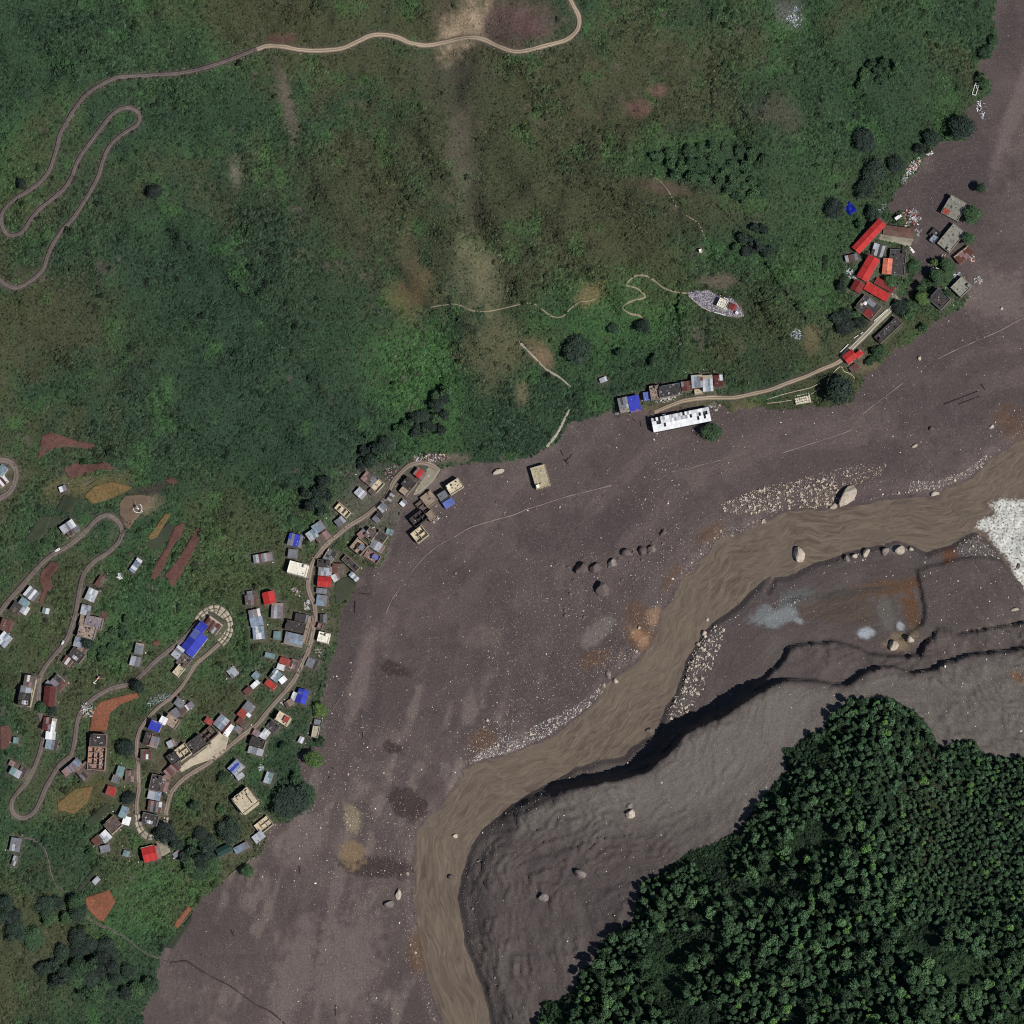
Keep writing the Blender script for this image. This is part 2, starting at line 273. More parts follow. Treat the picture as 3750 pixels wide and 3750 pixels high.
# loop and lower left village
b('Z6',840,722,92,104,-44,4,'S','bl/ub/bl/lg','blue and white striped roof below the lower road')
b('Z6',872,792,64,40,36,3.5,'S','lg','little pale lean-to under the blue striped roof')
b('Z6',192,390,92,80,-22,5,'S','ub','vivid blue roof beside the left switchback road')
b('Z6',258,346,58,58,-28,5,'S','wb','white sheet roof touching the vivid blue roof')
b('Z6',322,352,110,84,-32,4.5,'F','tn','tan roof terrace right of the white sheet and vivid blue roofs')
b('Z6',176,516,78,86,-17,4.5,'S','pk/gy','pinkish grey roof below the vivid blue roof')
b('Z6',132,490,54,96,-17,4.5,'F','dk','narrow black roof at the left road below the vivid blue roof')
b('Z6',385,205,72,60,-36,4,'S','gy','grey square tin roof at the head of the purple grey row')
b('Z6',378,272,130,76,36,3.5,'S','pg/gy/br','patched purple grey roof above the tan terrace')
b('Z6',462,232,76,46,36,3.5,'S','pg/wt','small purple and white roof at the right of the purple grey row')
b('Z6',730,368,112,104,-40,5.5,'S','gy/bl/lg/mr','large grey blue tin roof with maroon sheets above the courtyard')
b('Z6',780,425,44,100,-32,5,'S','wb','white sheet strip on the right edge of the courtyard block')
b('Z6',620,352,62,46,-36,4,'S','rr','small red sheet roof left of the large grey blue roof')
b('Z6',618,455,130,92,42,6,'O','br','roofless brown upper hall of the courtyard block')
b('Z6',520,540,142,104,36,5.5,'F','dk','big black flat roof in the middle of the courtyard block')
b('Z6',410,598,112,104,36,5,'O','cr','roofless cream lower hall of the courtyard block')
b('Z6',338,646,82,88,36,5,'F','dk','dark roof at the lower left end of the courtyard block')
b('Z6',320,530,66,54,26,3.5,'S','lg/pk','small pale shed behind the courtyard block')
b('Z6',330,738,128,72,42,4,'S','pk/ru/br','pinkish tin roof strips at the road below the courtyard block')
b('Z6',198,846,88,128,-13,5.5,'F','dk','long black roof on top of the roadside row between two roads')
b('Z6',272,852,56,130,-15,4,'S','br/pk','pink brown clutter roofs on the right of the roadside row')
b('Z6',186,944,102,72,-13,5,'S','lg/bl/wt','pale blue white tin roof in the middle of the roadside row')
b('Z6',188,1034,108,84,-8,5,'S','ru/gy/ru/gy','rust and grey striped roof of the roadside row')
b('Y3',238,262,128,84,-14,5.5,'F','dk','dark end house of the roadside row with pale sheets on top')
b('Z6',912,985,152,156,-52,8,'F','cr','large stepped cream house with unfinished walls in the lower garden')
b('Z6',118,616,84,80,0,3,'S','br/ru','brown corrugated hut on the right of the left road')
b('Y3',235,540,112,112,14,6,'G','rd','red ridged house with a terrace below the second concrete loop')
b('Y3',50,274,60,66,-15,3.5,'S','wb','bright white tilted sheet roof left of the second loop')
b('Y3',28,205,60,92,-22,3.5,'S','te/bl','teal tin roof behind the bright white tilted sheet')
b('Y3',48,537,50,46,-18,2.5,'S','te','tiny pale teal hut on the lawn left of the red ridged house')
b('T03',848,432,104,98,42,5.5,'F','br','brown grey square flat roof by the lower terraces')
b('T03',792,520,72,76,42,4,'S','lg/wt','pale tin roof joined to the brown grey square house')
b('T03',730,548,70,58,42,3.5,'S','ru/br','rusty tin roof at the left of the brown grey square house')
b('T03',790,612,72,52,14,3,'S','gy','grey tin hut below the rusty tin roof')
b('T03',724,852,58,36,46,2.5,'S','lg/gy','small grey striped hut on the terraces')
b('T03',115,582,76,98,-10,3.5,'S','gy/lg/gy','grey striped shed by the stone stairway at the left edge')
b('T03',108,702,32,72,-20,2.5,'S','br/gy','narrow weathered shed below the grey striped shed')
b('Y3',832,508,126,64,26,3.5,'G','dt','dark teal long roof sunk among trees')
b('Y3',970,490,122,54,27,3.5,'S','bl/gy','blue grey tin roof right of the dark teal roof')
b('Y3',452,540,60,40,36,2.5,'S','gy/pk','little grey shed in bushes right of the red house terrace')
b('T13',30,245,70,48,38,3.5,'O','cr','cream frame shell at the edge of the mud')
b('T13',8,296,50,34,38,3,'S','lg','pale tin shed under the cream frame shell')
b('Y2',960,755,56,84,-18,3.5,'S','te','teal tin roof right of the terrace path')
b('Y2',1036,790,70,88,-5,3.5,'S','br/pk','rusty grey hut right of the teal tin roof')
b('Y2',885,910,70,72,-18,4,'S','rr/rd','small red roof at the head of the terrace path')
b('Y2',925,815,56,56,-20,3,'F','gy','grey slab roof between the small red roof and the teal roof')
b('Y2',785,506,130,100,-3,7,'F','dk','dark flat roof carrying two white water tanks')
b('Y2',772,650,140,182,-3,5,'O','sk','large roofless shell full of debris below the dark tank roof')
b('Y2',676,748,116,106,44,4,'S','pg/br/dk','purple brown tin roof left of the large roofless shell')
b('Y2',600,700,92,62,44,4,'S','pg/bl','purple blue tin roof uphill in the group of three purple roofs')
b('Y2',540,748,80,56,40,3.5,'S','pk/pg','pinkish roof, farthest left of the three purple roofs')
b('Y2',376,372,66,104,-8,4,'S','mr/pg/ru','maroon grey tin roof on the right of the left road')
b('Y2',427,388,34,112,-8,4,'S','wb/wt','column of white sheets beside the maroon grey roof')
b('Y2',404,466,78,62,-5,4,'S','wb/wt','white roof between the maroon roof and the blue grey roof')
b('Y2',412,540,96,74,-12,4,'S','bl/gy/lg','blue grey tin roof at the foot of the white roofs')
b('Y2',126,505,40,46,-5,2.5,'S','te','lone small teal shed near the left edge')
b('Y2',122,762,92,58,-30,4,'S','te/lg/wt','pale teal roof with pink sheds above the lowest hairpin')
b('Y2',178,758,58,78,-32,3,'S','br/dk','brown lean-to right of the pale teal roof')
b('Y2',112,700,86,40,-30,3,'S','pk/br','pinkish clutter shed above the pale teal roof')
b('Y1',234,912,88,104,-10,5,'S','br/pk/br','brown patched roof, top of the roadside house at the left hairpin')
b('Y1',206,970,84,52,-8,5,'S','gy/lg','grey sheet roof in the middle of the left hairpin house')
b('Y1',196,1046,96,106,-8,5.5,'F','dk','dark flat roof with white sheets of the left hairpin house')
b('Y1',256,1000,22,224,-12,4.5,'F','cr','narrow cream balcony wall along the left hairpin road')
b('Y2',396,152,90,162,-5,5,'G','mr','dark red ridged roof right of the left hairpin road')
b('Y1',466,915,112,100,-40,4,'S','pg/dk/ru','purple grey tin roof above the dark red ridged roof')
b('Y1',394,932,66,40,-42,3.5,'S','gy','small grey roof by the road above the dark red roof')
b('Y1',612,696,112,86,-38,4.5,'F','dk','dark flat roof with one pale sheet in the middle road row')
b('Y1',540,745,70,60,-36,3.5,'S','ru','rusty hut at the foot of the middle road row')
b('Y1',626,592,68,78,-14,4,'S','lg/bl','pale tin roof under the mottled roofs in the middle road row')
b('Y1',652,652,72,46,-30,3.5,'S','pk/br','pinkish shed next to the dark flat roof in the middle road row')
b('Y1',692,508,134,106,-15,6,'F','mo','mottled brown and white flat roof in the middle road row')
b('Y1',748,438,138,96,-12,5,'F','pg','mottled purple grey flat roof in the middle road row')
b('Y1',660,416,44,82,-12,4,'F','tn','narrow tan terrace left of the mottled purple roof')
b('Y1',684,336,74,80,-12,4,'S','lg/bl','pale grey tin roof above the mottled purple roof')
b('Y1',730,216,80,98,-24,4,'S','lg/wt/lg','pale tin roof near the top of the middle road row')
b('Y1',798,104,46,92,-32,3,'S','ru/br','small rusty roof at the very top of the middle road row')
b('Y1',250,206,98,88,-38,4,'S','wt/gy/wt/gy','white and grey striped roof by the left road')
b('Y1',192,276,76,58,-35,4,'S','te/bl','pale teal roof under the striped roof by the left road')
b('Y1',192,332,72,66,-32,4,'S','lg/wt','pale sheet roof lowest in the group by the left road')
b('Y1',128,318,76,84,-34,4,'S','br/dk','brown roof left of the pale sheet roof by the left road')
b('Y1',366,342,54,44,-15,2.5,'S','te/wt','tiny pale hut alone between two roads')
b('Y1',46,458,88,92,-20,4,'S','ru/br/ru','rust striped roof cut by the left edge')
b('Y1',34,572,92,100,-40,4,'S','wt/bl/lg','white and pale blue roof cut by the left edge')
b('T02',510,100,112,62,34,4,'S','lg/gy/wt','grey white tin shed on the uphill side of the hairpin road')
b('T02',548,130,100,46,34,3.5,'S','br/gy','brown grey lean-to in front of the grey white tin shed')
b('T02',1022,392,112,46,56,3,'S','bl/wt/bl','lone blue white tin roof left of the ploughed strips')
b('T01',472,1746,52,40,20,2.5,'S','wt/gy/wt/gy','tiny white striped hut on the upper terraces')
b('T02',1046,1018,62,84,-10,3.5,'S','gy','grey tin hut, upper of the pair in the middle greenery')
b('T02',1018,1112,76,70,-12,3.5,'S','lg/gy','pale grey hut, lower of the pair in the middle greenery')
b('T02',1458,976,190,118,52,6,'G','ub','big bright blue ridged roof inside the concrete hairpin')
b('T02',1512,862,90,68,50,5,'S','ub','small blue roof joined to the head of the big blue roof')
b('T02',1600,842,120,100,-36,4.5,'S','mr/br','maroon corrugated roof inside the concrete hairpin curve')
b('T02',1338,1046,92,62,52,4,'S','lg/gy/wt','grey white tin roof at the lower end of the big blue roof')
b('T02',1384,1112,92,82,52,4,'F','br','brown flat roof below the big blue roof')
b('T02',1346,1182,56,84,-40,3.5,'F','cr','cream walled small house below the brown flat roof')
b('T02',1752,1196,66,72,38,3,'S','gy/lg','lone grey square hut right of the hairpin')
b('T01',12,1612,60,84,-36,4,'S','te/bl','teal tin roof inside the far left road loop')
b('T01',16,1694,80,60,40,4,'S','pk/mr/wt','pink rust roof inside the far left road loop')
# east compound
b('Z7',262,248,288,72,47,5.5,'G','rd','longest red ridged hall at the top of the compound')
b('Z7',478,214,222,70,-8,4.5,'G','rb','long rusty corrugated shed beside the concrete yard')
b('Z7',330,350,84,86,-18,3.5,'S','dk/lg/dk/lg','grey and white striped shed between the red halls')
b('Z7',256,482,188,88,60,6,'G','rd','wide red ridged hall in the middle of the compound')
b('Z7',180,612,80,78,60,5,'G','rk','darker red annex at the foot of the wide red hall')
b('Z7',396,466,66,116,-6,5.5,'G','or','orange ridged roof on the dark grey block')
b('Z7',468,438,116,186,-6,4.5,'F','dk','dark grey flat roofed block right of the orange roof')
b('Z7',320,652,190,62,-31,5.5,'G','rd','red ridged hall at the bottom of the compound')
b('Z7',376,604,152,50,-31,4,'S','rk','rust red sheet roof behind the bottom red hall')
b('Z7',256,764,152,128,-40,5.5,'F','dk','dark house with two round white roof tanks')
b('Z7',402,932,214,64,43,4,'F','dk','long dark low roof under the trees right of the concrete road')
b('Z7',136,405,92,48,12,3,'S','ru/br','rusty shed left of the red halls')
b('Z7',862,262,190,112,50,4,'F','gc','big pale grey flat roof with parapet standing in mud')
b('Z7',740,228,66,64,50,3,'O','dk','dark open annex at the left of the big parapet roof')
b('Z7',734,268,60,44,50,2.5,'F','bl','low grey annex under the dark open annex')
b('Z7',882,44,150,136,60,4,'F','gc','grey flat roof with a rust red corner standing in mud')
b('Z7',952,384,136,74,38,3.5,'S','ru/pk/ru','tilted rusty tin roof on the mud')
b('Z7',934,616,104,118,-45,4,'F','gc','grey flat roof at the tip of the green point')
b('Z7',776,706,122,108,-43,4,'F','dk','dark brown flat roof among trees on the green point')
b('T31',622,752,92,76,38,4.5,'G','rd','small red roof at the start of the concrete road')
b('T31',690,734,44,62,-48,4,'S','rd','tiny red roof right of the small red roof')
b('T31',652,836,66,44,38,3,'S','br/ru','brown shed at the bend below the small red roof')
# temple terrace and middle row
b('Z8',600,478,112,112,-26,4,'F','wc','white square temple with a dark round emblem on its roof')
b('Z8',742,520,96,80,-27,3.5,'S','rk/rr','red roofed hall on the stony terrace')
b('Z8',796,600,40,36,-27,3,'S','wb','little white hut at the tip of the stony terrace')
b('Y5',182,304,88,134,12,4.5,'S','ub','blue tarpaulin roof on the left of the middle row')
b('Y5',96,312,80,120,12,4,'S','gy/lg/gy','grey tin roof joined to the blue tarpaulin roof')
b('Y5',286,242,64,66,8,3,'S','uf','small dull blue roof between the tarpaulin house and the row')
b('Y5',346,212,76,112,9,4,'F','mo','mottled pale flat roof at the left of the middle row')
b('Y5',464,196,172,92,10,4.5,'F','dk','dark stained flat roof in the middle row')
b('Y5',600,160,86,76,8,4,'S','mr/ru','rust brown roof in the middle row')
b('Y5',684,122,92,104,4,4.5,'S','lg/bl/gy','grey blue corrugated roof in the middle row')
b('Y5',768,138,82,132,4,4.5,'S','wt/lg/bl','light corrugated roof in the middle row')
b('Y5',852,118,72,90,4,4,'S','mr','maroon roof at the right end of the middle row')
b('Y5',696,206,66,40,4,3,'F','cr','small cream porch in front of the grey blue corrugated roof')
b('T21',204,1656,112,166,16,4,'F','cy','lone cream house with a small white roof hut stranded in mud')
b('T21',676,926,56,36,20,2.5,'S','lg/wt','lone pale tin shed on the green slope above the mud')
b('T20',1409,1887,22,22,10,2.5,'F','wc','tiny white hut on the open hillside')
b('T31',640,-2,100,90,20,0.1,'X','dk','x')
B = [q for q in B if q[7] != 'X']
WHITE = ('Y5',556,430,468,116,11,6)         # the long white hall, built on its own below
# ------------------------------------------------------------------ fields and yards: frame, polygon, colour
YARD = PL('Z6',[(600,565),(640,500),(700,432),(782,482),(752,590),(690,640),(500,705),(400,762),(380,722),(470,655)])
TURN = PL('T11',[(1280,1590),(1330,1560),(1385,1600),(1330,1690),(1230,1780),(1170,1800),(1200,1740),(1260,1650)])
APRON = PL('Z7',[(350,220),(590,270),(560,325),(330,270)])
TERR = PL('Y3',[(285,440),(370,430),(405,520),(320,570),(300,500)])
TEMPLE = PL('Z8',[(130,340),(230,300),(300,310),(420,300),(540,370),(640,400),(720,400),(790,470),(860,560),(890,650),(770,662),(600,630),(460,590),(310,530),(200,430)])
PAD = PL('T01',[(900,1850),(940,1800),(1060,1790),(1130,1800),(1120,1850)],'T02',[(1060,0),(1010,60),(970,120),(930,90),(900,20)])
ORANGE = PL('T02',[(672,1640),(690,1500),(750,1420),(860,1385),(1030,1350),(1045,1385),(900,1440),(830,1500),(800,1640)])
PLOUGH = [PL('T02',[(1310,100),(1390,60),(1370,160),(1290,260),(1230,420),(1160,500),(1130,480),(1160,400),(1250,250)]), PL('T02',[(1420,210),(1490,80),(1500,200),(1440,330),(1330,520),(1290,560),(1240,460),(1330,350)]),
  PL('T02',[(310,440),(380,360),(440,370),(440,410),(380,480),(400,560),(350,600),(310,700),(290,680),(320,580),(295,500)]), PL('T01',[(310,1350),(390,1320),(560,1380),(720,1410),(700,1450),(500,1430),(380,1450),(280,1530)]),
  PL('T01',[(480,1600),(560,1550),(700,1560),(800,1545),(890,1600),(760,1600),(640,1640),(520,1670)]), PL('T01',[(630,1800),(700,1730),(830,1690),(1000,1735),(930,1780),(800,1830),(700,1860)]),
  PL('T02',[(1110,180),(1240,0),(1290,0),(1180,180),(1130,200)]), PL('T02',[(0,1600),(60,1590),(90,1650),(70,1760),(0,1780)]), PL('T01',[(1230,1680),(1290,1660),(1340,1690),(1300,1720)]),
  PL('T02',[(1140,970),(1190,950),(1210,980),(1160,1010)]), PL('T02',[(750,720),(800,740),(810,790),(770,800)]), PL('T03',[(640,980),(820,920),(870,1010),(780,1160),(740,1150),(650,1060)]),
  PL('T03',[(1300,1190),(1420,1030),(1440,1070),(1340,1210)]), PL('T03',[(430,270),(560,160),(700,140),(660,260),(560,350),(430,320)])]
DARKF = [PL('T02',[(1090,220),(1270,60),(1330,110),(1180,280),(1110,260)]), PL('T02',[(180,200),(300,20),(470,10),(440,80),(250,220)]), PL('T01',[(420,1900),(480,1790),(590,1830),(540,1932)]),
  PL('T03',[(640,400),(800,260),(840,320),(700,440)]), PL('T03',[(560,940),(720,740),(760,740),(620,920)]), PL('T03',[(1240,1350),(1380,1180),(1450,1090),(1450,1150),(1300,1370)]),
  PL('T12',[(600,500),(700,470),(760,520),(680,640),(600,700),(580,600)])]
# ------------------------------------------------------------------ the land: one grid over the map, heights in metres
def axis(a0, a1, st, far, n):
    core = np.arange(a0, a1+st, st); g = st*1.0; out = []; x = core[-1]
    r = (far/st/n)**(1/(n-1))*1.02
    q = np.cumsum(st*r**np.arange(1, n+1)); q *= far/q[-1]
    return np.concatenate([core[0]-q[::-1], core, core[-1]+q])
AX = axis(-80, 3830, 7.5, 2300, 14); AY = AX.copy()
GX, GY = np.meshgrid(AX, AY); NY, NX = GX.shape
gx = GX.ravel().astype(np.float32); gy = GY.ravel().astype(np.float32)
def wob(amp, sc, seed): return amp*(fbm(gx, gy, sc, seed, 3)-0.5)*2
sV = sdp(gx, gy, VEG)+wob(7, 45, 20); sF = sdp(gx, gy, FOREST)+wob(8, 50, 21)
sR = sdp(gx, gy, RIVER)+wob(5, 40, 22)
sB = sdp(gx, gy, BENCH)+wob(10, 70, 23)+wob(4, 22, 24); sS = sdp(gx, gy, SCARP)+wob(9, 60, 25)+wob(4, 22, 26); sP = sdp(gx, gy, POOLWALL)+wob(6, 30, 27)
NORTH = inside(gx, gy, NBANK+[(-9000, 9000), (-9000, -9000), (9000, -9000)])
dV, dF, dR, dB, dS, dP = [q*S for q in (sV, sF, sR, sB, sS, sP)]
zb = 8+6*(gx-gy)/3750
n1 = fbm(gx, gy, 420, 1, 4); n2 = fbm(gx, gy, 110, 5, 4)-0.5; n3 = fbm(gx, gy, 32, 9, 2)-0.5
# slope direction streaks for gullies (downhill is roughly to the lower right)
u1 = (gx*0.80-gy*0.60); u2 = (gx*0.60+gy*0.80)
gul = vn(u1+60*(vn(gx, gy, 260, 31)-0.5), u2*0.22, 70, 32)-0.5
hn = zb+2.4*ss(0, 8, -dR)+0.012*np.clip(-dR, 0, 200)+0.5*n2*ss(0, 10, -dR)+0.25*n3
dVp = np.clip(dV, 0, None)
hill = 1.2*ss(0, 5, dV)+0.36*dVp+ss(6, 90, dV)*(26*(n1-0.5)+7*gul+6*n2)+ss(0, 20, dV)*(1.4*n2+0.9*n3)
# ravine through the middle of the upper slope
RAV = spline(PL('V', [(855, 60), (850, 180), (870, 270), (885, 360), (900, 450), (935, 545), (970, 620)]), 30)
dRav = seg_dist(gx, gy, [tuple(p) for p in RAV])*S
hill = hill-5*np.exp(-(dRav/14)**2)
hn = np.where(dV > -2, hn+hill, hn)
low = ss(2700, 3100, gy)*ss(2500, 1900, gx)
ws = 1.5+9*low; lowf = 1-0.5*low
dTall = seg_dist(gx, gy, PL('T22', [(620, 1910), (900, 1860), (1100, 1780), (1300, 1620), (1700, 1400)]))*S; tall = 8.0*(1-ss(8, 60, dTall))
hs = zb+1.9*ss(0, 4, -dR)+0.008*np.clip(-dR, 0, 300)
hs = hs+6.0*lowf*ss(-ws, ws, dS)+(7.5*lowf+tall)*ss(-ws, ws, dB)+0.07*np.clip(dB, 0, 120)+3.6*ss(-1.6, 1.6, dP)*(1-ss(-2, 2, dS))
cs = -dR+14*(vn(gx, gy, 190, 41)-0.5)+5*(vn(gx, gy, 60, 42)-0.5)           # across-flow coordinate, m
al = (gx-gy)*0.707*S
rid = vn(cs/S, al/S*0.07, 42, 43)-0.5; rid2 = vn(cs/S, al/S*0.12, 22, 44)-0.5
band = np.clip(ss(-3, 2, dS)*(1-ss(4, 16, dB))*0.8+low*ss(0, 10, -dR)*0.9+ss(2550, 3100, gy)*ss(0, 10, dB)*0.55+ss(3250, 3500, gx)*ss(-4, 4, dS)*0.8+0.12, 0, 1)
u_s = cs/7.5+2.6*(vn(gx, gy, 150, 45)-0.5)+1.3*(vn(gx, gy, 48, 46)-0.5)+0.6*(vn(gx, gy, 20, 47)-0.5); fr = u_s-np.floor(u_s)
brk = ss(0.36, 0.6, vn(u1, u2, 95, 48)*0.6+vn(gx, gy, 34, 49)*0.4); u_t = cs/3.4+1.5*(vn(gx, gy, 90, 50)-0.5)+0.8*(vn(gx, gy, 26, 51)-0.5); ft = u_t-np.floor(u_t)
hs = hs+band*(2.4*(1-fr)*brk+1.1*(1-ft)*ss(0.4, 0.6, vn(gx, gy, 60, 52))+0.9*rid)+1.2*n2+0.5*n3*(0.6+band)
dFp = np.clip(dF, 0, None)
hs = np.where(dF > -2, hs+0.8*ss(0, 4, dF)+0.40*dFp+ss(5, 40, dF)*(22*(n1-0.5)+9*n2), hs)
H = np.where(NORTH, hn, hs)
H = np.where(dR > 0, zb-2.2*ss(0, 5, dR), H)
H2 = H.reshape(NY, NX)
def bil(px, py, A=None):
    A = H2 if A is None else A
    px = np.atleast_1d(np.asarray(px, float)); py = np.atleast_1d(np.asarray(py, float))
    i = np.clip(np.searchsorted(AX, px)-1, 0, NX-2); j = np.clip(np.searchsorted(AY, py)-1, 0, NY-2)
    fx = (px-AX[i])/(AX[i+1]-AX[i]); fy = (py-AY[j])/(AY[j+1]-AY[j])
    return (A[j, i]*(1-fx)+A[j, i+1]*fx)*(1-fy)+(A[j+1, i]*(1-fx)+A[j+1, i+1]*fx)*fy
def window(x0, x1, y0, y1):
    i0, i1 = np.searchsorted(AX, x0), np.searchsorted(AX, x1); j0, j1 = np.searchsorted(AY, y0), np.searchsorted(AY, y1)
    return slice(j0, j1), slice(i0, i1)
road_d = np.full((NY, NX), 1e6)            # distance (m) to the nearest road edge
def grade(pts, width, sm=9):               # cut and fill the hillside along a road
    sp = spline(pts, 8); z = bil(sp[:, 0], sp[:, 1]); k = np.ones(sm)/sm
    z = np.convolve(np.pad(z, sm//2, mode='edge'), k, mode='valid')
    m = 60
    for c in range(0, len(sp), 10):
        q = sp[c:c+12]; zz = z[c:c+12]
        sj, si = window(q[:, 0].min()-m, q[:, 0].max()+m, q[:, 1].min()-m, q[:, 1].max()+m)
        X = GX[sj, si]; Y = GY[sj, si]
        if X.size == 0: continue
        D = np.sqrt((X[..., None]-q[:, 0])**2+(Y[..., None]-q[:, 1])**2)*S; a = D.argmin(-1); d = D.min(-1)
        w_ = 1-ss(width/2+1.5, width/2+6.0, d)
        nr = d < road_d[sj, si]+width/2
        blend = H2[sj, si]*(1-w_)+zz[a]*w_
        H2[sj, si] = np.where(nr, blend, H2[sj, si]); road_d[sj, si] = np.minimum(road_d[sj, si], d-width/2)
    return sp, z
RD = {}
for nm, pts, wd in (('UPPER', UPPER, 3.4), ('TAN', TAN, 3.6), ('VILL_A', VILL_A, 4.0), ('LOOP1', LOOP1, 8.4), ('VILL_B', VILL_B, 3.4), ('LOOP2', LOOP2, 5.6), ('VILL_C', VILL_C, 4.0), ('LOOPL', LOOPL, 4.6),
                    ('EAST', EAST, 3.6), ('EASTC', EASTC, 4.4), ('SPUR', SPUR, 3.2)):
    RD[nm] = grade(pts, wd)
bld_d = np.full((NY, NX), 1e6)             # distance (m) to the nearest building wall
def plot(f, x, y, ww, ll, a):
    cx, cy = P(f, x, y); k = FR[f][2]; hw, hl = ww*k/2, ll*k/2; r = math.hypot(hw, hl)+45
    sj, si = window(cx-r, cx+r, cy-r, cy+r); X = GX[sj, si]-cx; Y = GY[sj, si]-cy; c, s = math.cos(R(a)), math.sin(R(a))
    lx = X*c-Y*s; ly = X*s+Y*c
    d = np.hypot(np.maximum(np.abs(lx)-hw, 0), np.maximum(np.abs(ly)-hl, 0))*S
    z = float(bil(cx, cy)[0]); w_ = 1-ss(0.8, 4.5, d); own = (d <= bld_d[sj, si]+0.3)
    H2[sj, si] = np.where(own, H2[sj, si]*(1-w_)+z*w_, H2[sj, si]); bld_d[sj, si] = np.minimum(bld_d[sj, si], d)
for q in B+[WHITE+('', '', '')]: plot(*q[:6])
def flatten(poly, soft=4):
    xs = [p[0] for p in poly]; ys = [p[1] for p in poly]; sj, si = window(min(xs)-40, max(xs)+40, min(ys)-40, max(ys)+40)
    X = GX[sj, si].astype(np.float32); Y = GY[sj, si].astype(np.float32); d = sdp(X, Y, poly)*S; w_ = ss(-soft, 1, d); z = np.median(H2[sj, si][d > 0])
    H2[sj, si] = H2[sj, si]*(1-w_*0.9)+z*w_*0.9
    return z
for q in (TURN, TERR, TEMPLE, PAD): flatten(q)
H = H2.ravel()
# ------------------------------------------------------------------ what covers the land: albedo per grid vertex
C = np.zeros((gx.size, 3), np.float32)
def col(c, k=1.0): return np.array(lin(c), np.float32)*k
def mix(m, c):
    m = np.clip(m, 0, 1)[:, None]; C[:] = C*(1-m)+np.asarray(c, np.float32)*m
def patch_m(f, x, y, rx, ry, ang, seed=60, hard=0.35):
    cx, cy = P(f, x, y); k = FR[f][2]; c, s = math.cos(R(ang)), math.sin(R(ang)); X = (gx-cx)/k; Y = (gy-cy)/k
    d = np.hypot((X*c-Y*s)/rx, (X*s+Y*c)/ry); d = d+1.5*(fbm(gx, gy, 75, seed, 5, .62)-0.5)+0.5*(vn(gx, gy, 11, seed+9)-0.5)
    return 1-ss(1-hard, 1+hard, d)
veg = (sV > 0) & NORTH; fo = sF > 0
m1 = fbm(gx, gy, 300, 71, 5); m2 = fbm(gx, gy, 90, 76, 4); m3 = fbm(gx, gy, 26, 80, 3)
C[:] = col((92, 82, 80))                                                   # grey brown mud everywhere
mix(ss(0.45, 0.7, m2)*0.5, col((104, 94, 90))); mix(ss(0.55, 0.35, m1)*0.6, col((82, 72, 72)))
ac_ = gx*.958+gy*.287+60*(m1-.5); an_ = gy*.958-gx*.287; st = 0.6*vn(ac_, an_*.16, 44, 83)+0.4*vn(ac_, an_*.2, 17, 84); mix(ss(0.50, 0.72, st)*ss(0.35, 0.6, fbm(gx, gy, 70, 85, 3))*0.75*NORTH*ss(2000, 2700, gy), col((120, 109, 103)))
mix(ss(0.5, 0.75, vn(sR*-1+70*(m1-.5)+30*(m2-.5), (gx-gy)*.05, 60, 86))*0.4*NORTH*ss(2700, 2000, gy), col((112, 101, 97))); mix(ss(0.56, 0.7, fbm(gx, gy, 40, 87, 4))*0.35, col((74, 65, 66)))
for a in [('T12', 700, 900, 90, 700, -12), ('T12', 850, 1500, 70, 500, -12), ('T30', 1800, 250, 70, 250, -12), ('T30', 1480, 1300, 330, 280, 40), ('T31', 1150, 80, 60, 160, -30), ('T12', 1080, 120, 60, 140, -20), ('T22', 500, 150, 500, 160, 20), ('T31', 1250, 1150, 380, 230, 25)]:
    mix(patch_m(*a, seed=61)*0.6, col((78, 69, 70)))
for a in [('T13', 330, 560, 30, 260, -12), ('T13', 150, 900, 60, 300, -20), ('T13', 400, 800, 130, 250, -15), ('T30', 1880, 800, 60, 500, -20), ('T12', 780, 1250, 60, 350, -15), ('T13', 200, 300, 60, 120, -30), ('T31', 850, 500, 260, 130, 35), ('T31', 1750, 300, 250, 180, 30)]:
    mix(patch_m(*a, seed=62)*0.75, col((116, 104, 100)))
for a in [('T13', 640, 150, 90, 60, -35), ('T13', 500, 420, 160, 42, -5), ('T12', 1020, 1760, 90, 50, -20), ('T12', 1050, 1180, 110, 50, -20)]:
    mix(patch_m(*a, seed=63, hard=0.15)*0.9, col((66, 56, 55)))
for a in [('T22', 950, 780, 130, 110, -30), ('T22', 960, 950, 110, 80, -40), ('T22', 1190, 480, 40, 130, -30), ('T22', 1500, 150, 110, 60, 30), ('T22', 620, 1090, 100, 50, 25), ('T31', 1850, 1250, 110, 120, 40), ('T13', 690, 770, 50, 90, 0), ('T12', 1700, 1700, 130, 90, 30), ('T32', 1360, 320, 60, 60, 0), ('T31', 1450, 1800, 0.1, 0.1, 0)]:
    mix(patch_m(*a, seed=64)*0.75, col((98, 76, 60)))
mix(patch_m('T22', 950, 930, 90, 60, -40, seed=65)*0.9, col((150, 118, 92))); mix(patch_m('T22', 1060, 770, 50, 50, 0, seed=65)*0.8, col((140, 112, 90)))
mix(patch_m('T22', 640, 900, 150, 70, 40, seed=66)*0.7, col((122, 115, 108)))
mix(patch_m('T13', 410, 370, 45, 55, 0, seed=66, hard=.2)*0.8, col((135, 115, 88))); mix(patch_m('T13', 400, 220, 35, 60, 10, seed=67, hard=.3)*0.6, col((150, 138, 112)))
sth = ~NORTH & (sR < 0)
mix(np.where(sth, 0.7, 0), col((88, 80, 78))); mix(np.where(sth, ss(0.4, 0.7, m2)*0.5, 0), col((100, 93, 88)))
